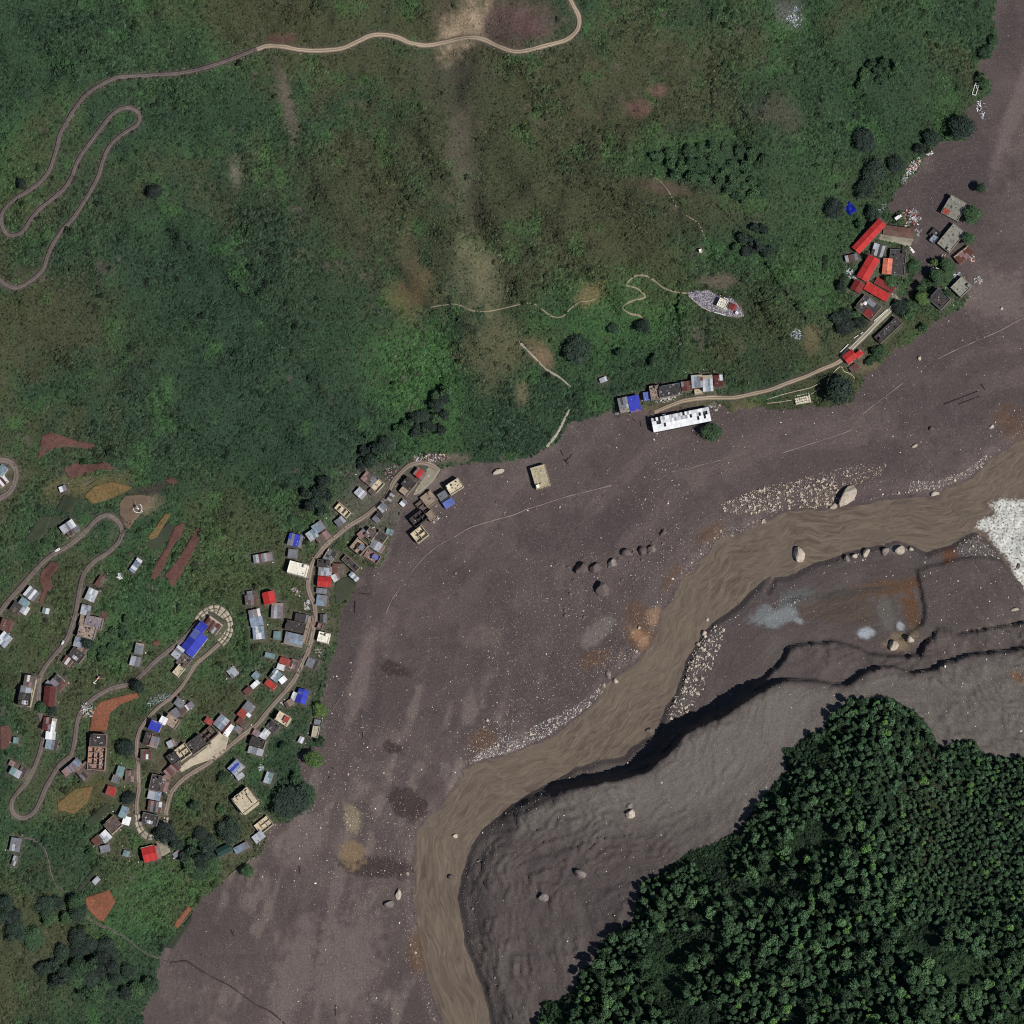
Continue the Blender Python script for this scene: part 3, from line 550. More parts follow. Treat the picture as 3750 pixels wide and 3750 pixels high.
mix(np.where(sth, ss(0, 10, dB)*ss(3150, 2900, gy)*0.8, 0), col((112, 106, 100)))
for a, c, k in [(('T32', 850, 560, 260, 60, 8), (96, 72, 54), .9), (('T32', 1080, 700, 70, 130, 0), (100, 74, 54), .9), (('T32', 500, 720, 330, 110, 5), (88, 76, 66), .8), (('T32', 230, 620, 180, 60, 25), (96, 98, 98), .8),
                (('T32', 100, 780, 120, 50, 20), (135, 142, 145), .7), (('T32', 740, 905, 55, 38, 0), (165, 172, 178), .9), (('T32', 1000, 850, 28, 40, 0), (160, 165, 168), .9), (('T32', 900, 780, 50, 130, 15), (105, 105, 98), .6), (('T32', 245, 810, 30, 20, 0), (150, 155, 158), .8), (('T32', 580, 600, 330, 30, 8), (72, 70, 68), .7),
                (('T22', 1860, 770, 110, 60, 35), (125, 132, 134), .7), (('T32', 1020, 960, 130, 70, 15), (135, 118, 95), .8), (('T32', 1880, 1230, 60, 40, -30), (120, 88, 68), .9), (('T32', 980, 270, 60, 30, 5), (165, 160, 152), .6), (('T32', 1370, 310, 55, 50, 0), (105, 72, 55), .9)]:
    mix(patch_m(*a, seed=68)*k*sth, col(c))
mix(np.where(sth, (1-ss(0, 4, -dR))*0.6, 0), col((66, 60, 60)))
# the green slopes
GAIN = 1.12
Dk, Md, Ol, Br, So = col((42, 60, 44), GAIN), col((52, 72, 47), GAIN), col((64, 65, 46), GAIN), col((58, 90, 50), GAIN), col((92, 82, 76), 1.0)
vm = veg.astype(np.float32)
mix(vm, Md)
mix(vm*ss(0.48, 0.62, m1)*0.8, Dk); mix(vm*ss(0.52, 0.36, m1)*0.7, Ol)
for a, c, k in [(('V', 470, 600, 330, 300, 0), Dk, .85), (('V', 600, 780, 250, 130, 0), Dk, .7), (('V', 350, 820, 250, 90, 0), Dk, .7), (('V', 640, 60, 180, 110, 0), Ol, .8), (('V', 950, 300, 230, 260, 0), Ol, .75), (('V', 1150, 420, 160, 110, 0), Ol, .7),
                (('V', 1220, 180, 200, 130, 0), Ol, .75), (('V', 1330, 380, 140, 60, 0), Ol, .6), (('V', 90, 610, 110, 90, 30), Ol, .85), (('V', 60, 1780, 90, 120, 0), Ol, .7), (('V', 1500, 600, 250, 90, 0), Ol, .45), (('V', 780, 690, 90, 90, -30), Br, .6), (('V', 800, 740, 70, 120, 0), Br, .5),
                (('V', 1150, 600, 110, 90, 0), Br, .6), (('V', 1370, 500, 60, 60, 0), Md, .6), (('V', 1280, 290, 110, 40, 10), Br, .6), (('V', 1650, 300, 200, 200, 0), Md, .7), (('V', 1700, 220, 130, 160, 30), Dk, .6), (('V', 1320, 310, 110, 40, 0), Dk, .7), (('V', 330, 130, 160, 60, 0), Md, .6), (('V', 700, 430, 90, 160, 20), Ol, .5),
                (('V', 200, 400, 120, 160, 40), Dk, .5), (('V', 1600, 500, 120, 100, 0), Md, .6), (('V', 300, 1680, 120, 60, 40), Br, .5), (('V', 330, 1130, 200, 130, 30), Br, .25), (('V', 20, 340, 70, 90, 0), Br, .35)]:
    mix(vm*patch_m(*a, seed=90, hard=.6)*k, c)
mix(vm*ss(0.6, 0.8, m2)*0.5, Br)
# bare and rocky ground on the slope
for f, x, y, rx, ry, an, c, k in [('V', 870, 270, 26, 120, 4, (92, 82, 76), .45), ('V', 850, 130, 60, 60, 0, (74, 66, 60), .5), ('V', 905, 520, 45, 60, 10, (122, 116, 92), .5), ('V', 540, 190, 12, 60, 12, (108, 94, 88), .7), ('V', 445, 325, 10, 26, 0, (116, 112, 100), .6),
                                  ('V', 945, 35, 90, 42, 0, (98, 80, 76), .85), ('V', 880, 40, 26, 60, -30, (165, 148, 122), .8), ('V', 985, 35, 45, 50, 0, (88, 66, 66), .6), ('V', 530, 75, 24, 12, 0, (98, 62, 62), .8), ('V', 1205, 205, 18, 14, 0, (112, 82, 78), .7), ('V', 1245, 170, 16, 10, 0, (118, 90, 84), .6),
                                  ('V', 1240, 350, 50, 12, -10, (90, 72, 66), .6), ('V', 1020, 670, 30, 14, -50, (130, 108, 86), .7), ('V', 985, 740, 12, 22, 0, (120, 108, 86), .5), ('V', 780, 560, 40, 40, 0, (96, 78, 56), .6), ('V', 770, 470, 16, 60, 0, (86, 76, 60), .5), ('V', 1530, 640, 14, 22, 0, (118, 102, 78), .5), ('V', 1355, 530, 30, 12, 0, (110, 92, 84), .6),
                                  ('V', 935, 660, 60, 60, 20, (100, 92, 68), .5), ('V', 1470, 215, 40, 30, 0, (84, 72, 68), .5), ('V', 1110, 560, 26, 18, 30, (130, 108, 80), .5), ('V', 150, 920, 80, 24, 10, (104, 92, 62), .6), ('V', 290, 1480, 0.1, .1, 0, (0, 0, 0), 0), ('V', 150, 1500, 50, 30, 30, (100, 90, 60), .45), ('V', 330, 1440, 50, 30, 30, (92, 82, 70), .5),
                                  ('V', 560, 1250, 60, 90, 20, (80, 74, 62), .35), ('V', 620, 1090, 30, 24, 0, (70, 66, 58), .6), ('V', 700, 950, 60, 60, 0, (92, 84, 78), .6), ('V', 780, 940, 50, 50, 0, (94, 86, 80), .8), ('V', 1270, 770, 80, 14, 10, (104, 88, 74), .7), ('V', 1400, 765, 30, 16, 0, (112, 98, 72), .6), ('V', 265, 955, 30, 16, 10, (118, 104, 86), .8), ('V', 275, 925, 45, 9, 15, (60, 44, 46), .7), ('V', 1640, 690, 24, 14, 0, (120, 104, 88), .5), ('V', 240, 1345, 0.1, 0.1, 0, (0, 0, 0), 0), ('V', 830, 865, 40, 8, 0, (120, 102, 98), .7), ('V', 1490, 20, 24, 24, 0, (110, 108, 106), .6), ('V', 1650, 800, 0.1, .1, 0, (0, 0, 0), 0)]:
    mix(vm*patch_m(f, x, y, rx, ry, an, seed=92, hard=.7)*k, col(c))
crumb = vm*ss(0.66, 0.8, m3)*ss(0.50, 0.62, fbm(gx, gy, 220, 95, 3))*ss(3400, 2500, gx+0*gy); mix(crumb*0.5, So)
rdm = np.clip(road_d.ravel(), 0, 100); mix(vm*(1-ss(0.3, 2.6, rdm))*0.55, col((92, 84, 76)))
bdm = np.clip(bld_d.ravel(), 0, 100); mix(vm*(1-ss(0.3, 4.0, bdm+3*(m3-.5)))*0.6, col((96, 88, 82)))
fm = fo.astype(np.float32)
mix(fm, col((34, 48, 34), GAIN)); mix(fm*ss(0.45, 0.6, m2)*0.5, col((44, 66, 40), GAIN))
mix(fm*patch_m('V', 1760, 1530, 40, 110, 0, seed=97, hard=.6)*0.7, col((62, 62, 44), GAIN)); mix(fm*patch_m('V', 1860, 1560, 70, 130, 0, seed=97, hard=.6)*0.6, col((46, 56, 44), GAIN))
# ------------------------------------------------------------------ split the grid into named pieces of ground
def snap(d):                               # pull vertices near an outline onto it
    D = d.reshape(NY, NX); gyy, gxx = np.gradient(D, AY, AX); g2 = gxx**2+gyy**2+1e-6
    m = (np.abs(D) < 3.6) & (g2 > 0.3)
    sx[m] -= (D*gxx/g2)[m]*0.95; sy[m] -= (D*gyy/g2)[m]*0.95
sx = GX.copy(); sy = GY.copy()
snap(np.where(NORTH, sV, -99)); snap(sF)
wx, wy, wz = ray(sx.ravel(), sy.ravel(), H)
WV = np.stack([wx, wy, wz], 1).astype(np.float32)
flowv = np.stack([-dR+12*(m1-.5)+5*(m2-.5)/.5, al, band], 1).astype(np.float32)
idx = np.arange(NY*NX).reshape(NY, NX)
quads = np.stack([idx[:-1, :-1], idx[1:, :-1], idx[1:, 1:], idx[:-1, 1:]], -1).reshape(-1, 4)
def qm(a): return a[quads].mean(1)
qN = NORTH[quads].sum(1) >= 2; qV = (qm(sV) > 0) & qN; qF = (qm(sF) > 0) & ~qN
def new_mesh(name, V, F):
    me = bpy.data.meshes.new(name); nv, nf = len(V), len(F); k = F.shape[1]
    me.vertices.add(nv); me.vertices.foreach_set('co', np.asarray(V, np.float32).ravel())
    me.loops.add(nf*k); me.loops.foreach_set('vertex_index', F.astype(np.int32).ravel())
    me.polygons.add(nf); me.polygons.foreach_set('loop_start', np.arange(0, nf*k, k, dtype=np.int32))
    me.update(calc_edges=True); me.validate(); return me
def attrs(me, c=None, f=None):
    if c is not None:
        a = me.color_attributes.new('Col', 'FLOAT_COLOR', 'POINT'); a.data.foreach_set('color', np.concatenate([c, np.ones((len(c), 1), np.float32)], 1).astype(np.float32).ravel())
    if f is not None:
        a = me.attributes.new('flow', 'FLOAT_VECTOR', 'POINT'); a.data.foreach_set('vector', f.astype(np.float32).ravel())
def obj(name, me, m=None, parent=None, kind=None, smooth=False):
    o = bpy.data.objects.new(name, me); COL.objects.link(o)
    if m is not None: me.materials.append(m)
    if parent: o.parent = parent
    if kind: o['kind'] = kind
    if smooth: me.polygons.foreach_set('use_smooth', np.ones(len(me.polygons), bool))
    return o
def tag(o, label, cat, group=None):
    o['label'] = label; o['category'] = cat
    if group: o['group'] = group
    return o
# ------------------------------------------------------------------ materials
class N:                                   # small node helper
    def __init__(s, name):
        s.m = bpy.data.materials.new(name); s.m.use_nodes = True; s.t = s.m.node_tree; s.b = s.t.nodes['Principled BSDF']; s.b.inputs['Specular IOR Level'].default_value = 0.25
    def n(s, typ, **kw):
        o = s.t.nodes.new(typ)
        for k, v in kw.items(): setattr(o, k, v)
        return o
    def l(s, a, c): s.t.links.new(a, c)
    def pos(s, scale=(1, 1, 1), obj=False):
        mp = s.n('ShaderNodeMapping'); mp.inputs['Scale'].default_value = scale
        if obj: s.l(s.n('ShaderNodeTexCoord').outputs['Object'], mp.inputs[0])
        else: s.l(s.n('ShaderNodeNewGeometry').outputs['Position'], mp.inputs[0])
        return mp.outputs[0]
    def noise(s, vec, sc, det=4, ro=0.6):
        o = s.n('ShaderNodeTexNoise'); o.inputs['Scale'].default_value = sc; o.inputs['Detail'].default_value = det; o.inputs['Roughness'].default_value = ro; s.l(vec, o.inputs['Vector']); return o.outputs[0]
    def rng(s, v, a, b_, c, d):
        o = s.n('ShaderNodeMapRange'); o.inputs[1].default_value = a; o.inputs[2].default_value = b_; o.inputs[3].default_value = c; o.inputs[4].default_value = d; s.l(v, o.inputs[0]); return o.outputs[0]
    def mixc(s, fac, a, b_, mode='MIX'):
        o = s.n('ShaderNodeMix', data_type='RGBA', blend_type=mode)
        for sock, v in ((o.inputs[0], fac), (o.inputs[6], a), (o.inputs[7], b_)):
            if hasattr(v, 'node'): s.l(v, sock)
            elif isinstance(v, (int, float)): sock.default_value = v
            else: sock.default_value = (*v, 1)
        return o.outputs[2]
    def scale(s, c, f): # colour times scalar
        o = s.n('ShaderNodeVectorMath', operation='SCALE'); s.l(c, o.inputs[0]); s.l(f, o.inputs[3]); return o.outputs[0]
    def mul(s, a, c):
        o = s.n('ShaderNodeMath', operation='MULTIPLY'); s.l(a, o.inputs[0])
        if hasattr(c, 'node'): s.l(c, o.inputs[1])
        else: o.inputs[1].default_value = c
        return o.outputs[0]
    def bump(s, h, st, dist):
        o = s.n('ShaderNodeBump'); o.inputs['Strength'].default_value = st; o.inputs['Distance'].default_value = dist; s.l(h, o.inputs['Height']); s.l(o.outputs[0], s.b.inputs['Normal'])
    def done(s, c, rough=0.95):
        s.l(c, s.b.inputs['Base Color']); s.b.inputs['Roughness'].default_value = rough; return s.m
def att(n, name, out='Color', typ='GEOMETRY'):
    a = n.n('ShaderNodeAttribute'); a.attribute_name = name; a.attribute_type = typ; return a.outputs[out]
def ground_mat(name, streak=0.0, grain=0.35, bump=0.5, speck=None):
    n = N(name); c = att(n, 'Col'); p = n.pos()
    f = n.rng(n.noise(p, 0.55, 5, 0.7), 0.25, 0.75, 1-grain, 1+grain); h = n.noise(p, 0.9, 5, 0.7)
    if streak:
        mp = n.n('ShaderNodeMapping'); mp.inputs['Scale'].default_value = (0.30, 0.02, 0); n.l(att(n, 'flow', 'Vector'), mp.inputs[0])
        sn = n.noise(mp.outputs[0], 1.0, 5, 0.65); f = n.mul(f, n.rng(sn, 0.3, 0.7, 1-streak, 1+streak)); h = n.mul(h, n.rng(sn, 0.2, 0.8, 0.4, 1.6))
    c = n.scale(c, f)
    if speck:
        v = n.n('ShaderNodeTexVoronoi'); v.inputs['Scale'].default_value = speck[0]; n.l(p, v.inputs['Vector'])
        msk = n.mul(n.rng(v.outputs['Distance'], speck[1], speck[1]*0.6, 0, 1), n.rng(n.noise(p, 0.05, 3), speck[2], speck[2]+0.12, 0.0, 1.0)); c = n.mixc(msk, c, lin((190, 182, 172)))
    n.bump(h, bump, 0.6); return n.done(c, 0.95)
M = {}
M['hill'] = ground_mat('green_slope', 0, 0.6, 0.9)
M['mud'] = ground_mat('grey_mud', 0.06, 0.30, 0.9, (0.9, 0.16, 0.44))
M['bench'] = ground_mat('eroded_mud', 0.16, 0.28, 1.0, (0.8, 0.13, 0.52))
def piece(name, mask, m):
    q = quads[mask]; u, inv = np.unique(q, return_inverse=True)
    me = new_mesh(name, WV[u], inv.reshape(-1, 4)); attrs(me, C[u], flowv[u]); return obj(name, me, m, kind='structure', smooth=True)
piece('green_hillside', qV, M['hill']); piece('mud_flat', qN & ~qV, M['mud']); piece('eroded_bank', ~qN & ~qF, M['bench']); piece('forest_slope', qF, M['hill'])
# ------------------------------------------------------------------ the river
n = N('silty_water'); fl = att(n, 'flow', 'Vector'); mp = n.n('ShaderNodeMapping'); mp.inputs['Scale'].default_value = (0.30, 0.085, 0); n.l(fl, mp.inputs[0])
wn = n.n('ShaderNodeTexNoise'); wn.inputs['Scale'].default_value = 0.9; wn.inputs['Detail'].default_value = 7; wn.inputs['Roughness'].default_value = 0.62; wn.inputs['Distortion'].default_value = 1.1; n.l(mp.outputs[0], wn.inputs['Vector'])
big = n.noise(n.pos(), 0.02, 4); c = n.mixc(n.rng(wn.outputs[0], 0.3, 0.72, 0, 1), lin((82, 72, 65)), lin((128, 114, 100))); c = n.mixc(n.rng(big, 0.4, 0.65, 0, 0.5), c, lin((118, 107, 92)))
foam = n.noise(n.pos((0.35, 0.35, 0.35)), 1.6, 7, 0.7); am = att(n, 'Col', 'Fac')
fo_m = n.rng(n.mul(am, n.rng(foam, 0.36, 0.62, 0.1, 1.7)), 0.3, 1.0, 0, 1); c = n.mixc(fo_m, c, (0.66, 0.67, 0.62))
n.bump(wn.outputs[0], 0.55, 0.9); M['water'] = n.done(c, 0.42)
ax = np.arange(1300, 4400, 6.0); ay = np.arange(1550, 4100, 6.0); RX, RY = np.meshgrid(ax, ay); rx, ry = RX.ravel().astype(np.float32), RY.ravel().astype(np.float32)
rd = sdp(rx, ry, RIVER)*S; zr = 8+6*(rx-ry)/3750-0.35; dn = seg_dist(rx, ry, NBANK)*S
cx_ = dn+6*(vn(rx, ry, 130, 50)-0.5)+2.5*(vn(rx, ry, 45, 51)-0.5); ala = (rx-ry)*0.707*S+10*(vn(rx, ry, 200, 52)-0.5)
rap = ss(-14, 30, sdp(rx, ry, RAPID)+18*(fbm(rx, ry, 50, 53, 3)-0.5)*2)*ss(-1, 3, rd)
zr = zr+0.22*(vn(cx_/S, ala/S*0.3, 26, 54)-0.5)+rap*5.5*(fbm(rx, ry, 60, 55, 5, .62)-0.4)
vx, vy, vz = ray(rx, ry, zr); ii = np.arange(rx.size).reshape(RX.shape)
q = np.stack([ii[:-1, :-1], ii[1:, :-1], ii[1:, 1:], ii[:-1, 1:]], -1).reshape(-1, 4); q = q[rd[q].max(1) > -4.5]
u, inv = np.unique(q, return_inverse=True)
me = new_mesh('river', np.stack([vx, vy, vz], 1)[u], inv.reshape(-1, 4)); attrs(me, np.repeat(rap[u][:, None], 3, 1).astype(np.float32), np.stack([cx_, ala, 0*cx_], 1)[u])
obj('river_water', me, M['water'], kind='structure', smooth=True)
# ------------------------------------------------------------------ roads, paths, yards
def flat_mat(name, c, c2=None, sc=0.5, rough=0.9, amt=0.5, bump=0.2, grain=0.18):
    n = N(name); p = n.pos(); f = n.noise(p, sc, 4); c2 = c2 or tuple(v*0.75 for v in c)
    cc = n.mixc(n.rng(f, 0.35, 0.65, 0, amt), lin(c), lin(c2)); fine = n.noise(p, 2.2, 3); cc = n.scale(cc, n.rng(fine, 0.3, 0.7, 1-grain, 1+grain))
    n.bump(fine, bump, 0.2); return n.done(cc, rough)
def road_mat(name, c, ct, cm):             # wheel tracks paler than the middle and the verge
    n = N(name); uv = att(n, 'flow', 'Vector'); sp = n.n('ShaderNodeSeparateXYZ'); n.l(uv, sp.inputs[0])
    ab = n.n('ShaderNodeMath', operation='ABSOLUTE'); n.l(sp.outputs[0], ab.inputs[0])
    su = n.n('ShaderNodeMath', operation='SUBTRACT'); n.l(ab.outputs[0], su.inputs[0]); su.inputs[1].default_value = 0.42
    a2 = n.n('ShaderNodeMath', operation='ABSOLUTE'); n.l(su.outputs[0], a2.inputs[0])
    p = n.pos(); ns = n.noise(p, 0.35, 4); fine = n.noise(p, 1.8, 3)
    t = n.mul(n.rng(a2.outputs[0], 0.28, 0.08, 0, 1), n.rng(ns, 0.3, 0.6, 0.3, 1.0))
    cc = n.mixc(n.rng(ns, 0.35, 0.65, 0, 1), lin(c), lin(cm)); cc = n.mixc(t, cc, lin(ct)); cc = n.scale(cc, n.rng(fine, 0.3, 0.7, 0.82, 1.18)); n.bump(fine, 0.4, 0.3)
    return n.done(cc, 0.95)
M['upper'] = road_mat('mauve_dirt', (84, 75, 74), (120, 110, 106), (100, 88, 86)); M['tan'] = road_mat('tan_dirt', (148, 132, 112), (182, 168, 148), (128, 112, 96))
M['village'] = road_mat('grey_dirt', (92, 84, 80), (124, 113, 106), (106, 95, 90)); M['pale'] = road_mat('pale_dirt', (122, 110, 100), (156, 142, 128), (104, 92, 84))
M['conc'] = flat_mat('pale_concrete', (178, 168, 148), (150, 140, 124), 0.4); M['conc2'] = flat_mat('worn_concrete', (148, 142, 126), (118, 114, 100), 0.3)
M['path'] = flat_mat('footpath_earth', (150, 138, 116), (108, 96, 80), 0.5); M['stone'] = flat_mat('stone_steps', (120, 114, 106), (64, 60, 58), 0.6)
M['edge'] = flat_mat('buried_kerb', (146, 134, 126), (110, 100, 96), 0.12, amt=0.9); M['drain'] = flat_mat('wet_mud', (62, 54, 54), (84, 74, 74), 0.3)
M['rubble'] = flat_mat('white_rubble', (170, 162, 148), (96, 90, 82), 0.5); M['track'] = flat_mat('worn_tracks', (196, 190, 170), (160, 152, 134), 0.5)
def ribbon(name, sp, z, width, m, lift=0.3, nx=5, kind='structure', wob=0.12, raw=False, drop=0.5):
    d = np.gradient(sp, axis=0); L = np.linalg.norm(d, axis=1, keepdims=True)+1e-9; nrm = np.stack([-d[:, 1], d[:, 0]], 1)/L
    t = np.linspace(-1, 1, nx); jig = 1+wob*(2*vn(sp[:, 0]*1.0, sp[:, 1]*1.0, 22, 57)-1)
    V = []; Fv = []; n_ = len(sp); s_ = np.concatenate([[0], np.cumsum(np.linalg.norm(np.diff(sp, axis=0), axis=1))])*S
    X = sp[:, None, 0]+nrm[:, None, 0]*t*(width/2/S)*jig[:, None]; Y = sp[:, None, 1]+nrm[:, None, 1]*t*(width/2/S)*jig[:, None]
    if z is None: Z = bil(X.ravel(), Y.ravel()).reshape(X.shape)+lift
    else: Z = np.repeat(z[:, None], nx, 1)+lift
    Z = np.maximum(Z, bil(X.ravel(), Y.ravel()).reshape(X.shape)+0.10); Z[:, 0] -= drop*0.3; Z[:, -1] -= drop*0.3
    vx, vy, vz = ray(X.ravel(), Y.ravel(), Z.ravel()); top = np.stack([vx, vy, vz], 1); bot = top.copy(); bot[:, 2] -= 0.9
    ii = np.arange(n_*nx).reshape(n_, nx); q = np.stack([ii[:-1, :-1], ii[:-1, 1:], ii[1:, 1:], ii[1:, :-1]], -1).reshape(-1, 4)
    k = n_*nx; sides = [np.stack([ii[:-1, 0], ii[1:, 0], ii[1:, 0]+k, ii[:-1, 0]+k], -1), np.stack([ii[1:, -1], ii[:-1, -1], ii[:-1, -1]+k, ii[1:, -1]+k], -1)]
    V = np.concatenate([top, bot]); F = np.concatenate([q]+sides); me = new_mesh(name, V, F)
    fl = np.stack([np.repeat(t[None], n_, 0).ravel(), np.repeat(s_[:, None], nx, 1).ravel(), 0*X.ravel()], 1); attrs(me, None, np.concatenate([fl, fl]))
    # make the top face up
    if me.polygons[0].normal.z < 0: me.flip_normals()
    return obj(name, me, m, kind=kind, smooth=False)
for nm, key, wd, m in (('dirt_road', 'UPPER', 3.3, 'upper'), ('dirt_road', 'TAN', 3.8, 'tan'), ('village_road', 'VILL_A', 4.0, 'village'), ('village_road', 'VILL_B', 3.4, 'pale'), ('village_road', 'VILL_C', 4.0, 'pale'), ('village_road', 'LOOPL', 4.8, 'village'),
                       ('dirt_road', 'EAST', 3.6, 'tan'), ('concrete_road', 'EASTC', 4.6, 'conc2'), ('concrete_road', 'SPUR', 3.0, 'conc2')):
    ribbon(nm, *RD[key], wd, M[m])
sp, z = RD['EASTC']
d = np.gradient(sp, axis=0); nr = np.stack([-d[:, 1], d[:, 0]], 1)/np.linalg.norm(d, axis=1, keepdims=True)
for o_ in (-1, 1): ribbon('wheel_track', sp+nr*o_*1.0/S, z, 0.8, M['track'], lift=0.34, nx=2, drop=0)
for p_, wd, m, nm in ((PATH1, 1.0, 'path', 'footpath'), (PATH2, 1.5, 'path', 'footpath'), (PATH3, 1.6, 'rubble', 'footpath'), (PATH4, 0.7, 'path', 'footpath'), (PATH5, 0.8, 'path', 'footpath'), (GULLY[3:], 2.2, 'rubble', 'rubble_gully'), (STAIR, 1.5, 'stone', 'stone_stairway'), (MUDDRAIN, 1.3, 'drain', 'mud_drain')):
    ribbon(nm, spline(p_, 8), None, wd, M[m], lift=0.22, nx=3, wob=0.5)
sp = spline(STAIR, 8); ribbon('stair_channel', sp, None, 0.55, M['drain'], lift=0.32, nx=2, wob=0.3, drop=0)
for e in EDGES: ribbon('buried_road_edge', spline(e, 8), None, 0.75, M['edge'], lift=0.25, nx=3, wob=0.6)
def clip_patch(name, poly, m, step=4.0, lift=0.15, kind='structure', thick=0.6, flatz=None, parent=None):
    xs = [p[0] for p in poly]; ys = [p[1] for p in poly]; ax = np.arange(min(xs)-step, max(xs)+step*2, step); ay = np.arange(min(ys)-step, max(ys)+step*2, step)
    X, Y = np.meshgrid(ax, ay); D = sdp(X.ravel().astype(np.float32), Y.ravel().astype(np.float32), poly).reshape(X.shape)
    gy_, gx_ = np.gradient(D, step); mm = np.abs(D) < step*0.7; X = X-np.where(mm, D*gx_, 0); Y = Y-np.where(mm, D*gy_, 0)
    Z = (bil(X.ravel(), Y.ravel())+lift) if flatz is None else np.full(X.size, flatz)
    ii = np.arange(X.size).reshape(X.shape); q = np.stack([ii[:-1, :-1], ii[1:, :-1], ii[1:, 1:], ii[:-1, 1:]], -1).reshape(-1, 4)
    q = q[D.ravel()[q].mean(1) > 0]
    u, inv = np.unique(q, return_inverse=True); q = inv.reshape(-1, 4); vx, vy, vz = ray(X.ravel()[u], Y.ravel()[u], Z[u])
    e = np.concatenate([q[:, [0, 1]], q[:, [1, 2]], q[:, [2, 3]], q[:, [3, 0]]]); key = np.sort(e, 1); _, ix, cn = np.unique(key, axis=0, return_index=True, return_counts=True); be = e[ix[cn == 1]]
    top = np.stack([vx, vy, vz], 1); bot = top.copy(); bot[:, 2] -= thick; k = len(top)
    F = np.concatenate([q, np.stack([be[:, 1], be[:, 0], be[:, 0]+k, be[:, 1]+k], 1)]); me = new_mesh(name, np.concatenate([top, bot]), F)
    if me.polygons[0].normal.z < 0: me.flip_normals()
    return obj(name, me, m, kind=kind, parent=parent)
M['plough'] = flat_mat('ploughed_earth', (100, 70, 62), (80, 56, 54), 0.35, amt=0.9, bump=0.9, grain=0.4); M['orange'] = flat_mat('drying_crop', (138, 86, 64), (104, 70, 54), 0.7, amt=1, bump=0.9, grain=0.45); M['darkf'] = flat_mat('wet_plot', (58, 64, 50), (50, 56, 46), 0.3)
M['straw'] = flat_mat('straw_plot', (124, 96, 62), (84, 80, 52), 0.5, amt=1, grain=0.4)
for i, q in enumerate(PLOUGH): clip_patch('ploughed_field', q, M['straw'] if i in (6, 13, 5) else M['orange'] if i in (11, 12) else M['plough'], lift=0.35, step=5)
clip_patch('ploughed_field', ORANGE, M['orange'], lift=0.35)
for q in DARKF: clip_patch('tilled_plot', q, M['darkf'], lift=0.3, step=5)
clip_patch('concrete_yard', YARD, M['conc'], lift=0.3); clip_patch('turning_area', TURN, M['conc2'], lift=0.3); clip_patch('concrete_yard', APRON, M['conc2'], lift=0.3); clip_patch('concrete_terrace', TERR, M['conc2'], lift=0.5, thick=1.5)
n = N('speckled_stone'); p = n.pos(); v = n.n('ShaderNodeTexVoronoi'); v.inputs['Scale'].default_value = 0.9; n.l(p, v.inputs['Vector']); cc = n.mixc(n.rng(v.outputs['Distance'], 0.1, 0.6, 0, 1), lin((196, 190, 196)), lin((98, 94, 104))); M['stonypad'] = n.done(cc)
clip_patch('stony_terrace', TEMPLE, M['stonypad'], lift=0.6, thick=2.5)
M['pad'] = flat_mat('bare_pad', (112, 98, 82), (98, 76, 68), 0.15); PADO = clip_patch('landing_pad', PAD, M['pad'], lift=0.3)
# terrace edges in the lower fields and above the village
def lines(f, seqs, wd, m, nm='terrace_edge'):
    Vs = []
    for s_ in seqs: ribbon(nm, spline(PL(f, s_), 8), None, wd, m, lift=0.35, nx=2, wob=0.5, drop=0)
M['terr'] = flat_mat('terrace_grass_edge', (98, 106, 84), (62, 76, 52), 0.4, amt=1)
lines('T03', [[(640, 1150-i*0), (640, 1150)] for i in range(0)]+[[(700, 1060), (760, 960), (850, 900)], [(850, 1130), (930, 1010), (1080, 930), (1180, 900)], [(900, 1150), (1010, 1020), (1120, 950)], [(960, 1180), (1080, 1050), (1200, 960)], [(960, 1080), (1090, 960), (1230, 940)], [(1000, 1210), (1120, 1110), (1270, 980)], [(1060, 1210), (1180, 1120), (1290, 1020)], [(1040, 1330), (1150, 1220), (1260, 1120)], [(620, 930), (720, 830), (800, 780)],
    [(560, 960), (600, 860), (700, 740), (780, 720)], [(540, 700), (620, 620), (720, 600)], [(440, 820), (500, 760), (600, 700)], [(780, 1300), (830, 1280), (860, 1230)], [(830, 1340), (880, 1310), (900, 1270)], [(870, 1390), (930, 1340), (950, 1290)], [(910, 1430), (970, 1380), (1000, 1320)], [(950, 1470), (1000, 1420), (1050, 1370)], [(980, 1510), (1040, 1460), (1060, 1400)],
    [(820, 1830), (880, 1740), (980, 1700)], [(860, 1860), (920, 1770), (1010, 1720)], [(880, 1900), (950, 1810), (1030, 1790)], [(900, 1925), (980, 1850), (1050, 1810)], [(460, 690), (520, 620), (600, 570)]], 0.55, M['terr'])
lines('T02', [[(1210, 440), (1270, 330), (1340, 200), (1400, 60)], [(1110, 600), (1230, 440), (1240, 380)], [(1300, 640), (1360, 520), (1450, 300), (1480, 240)], [(250, 250), (330, 150), (380, 20)], [(1140, 760), (1220, 620), (1260, 580)]], 0.5, M['terr'])
lines('T01', [[(280, 1530), (330, 1450), (420, 1420), (560, 1430), (700, 1450), (780, 1510)], [(500, 1640), (620, 1640), (760, 1610), (900, 1610)], [(520, 1720), (640, 1700), (760, 1640), (880, 1640)], [(640, 1740), (740, 1680), (860, 1680)], [(220, 1830), (330, 1720), (430, 1640)], [(180, 1560), (260, 1500)]], 0.5, M['terr'])
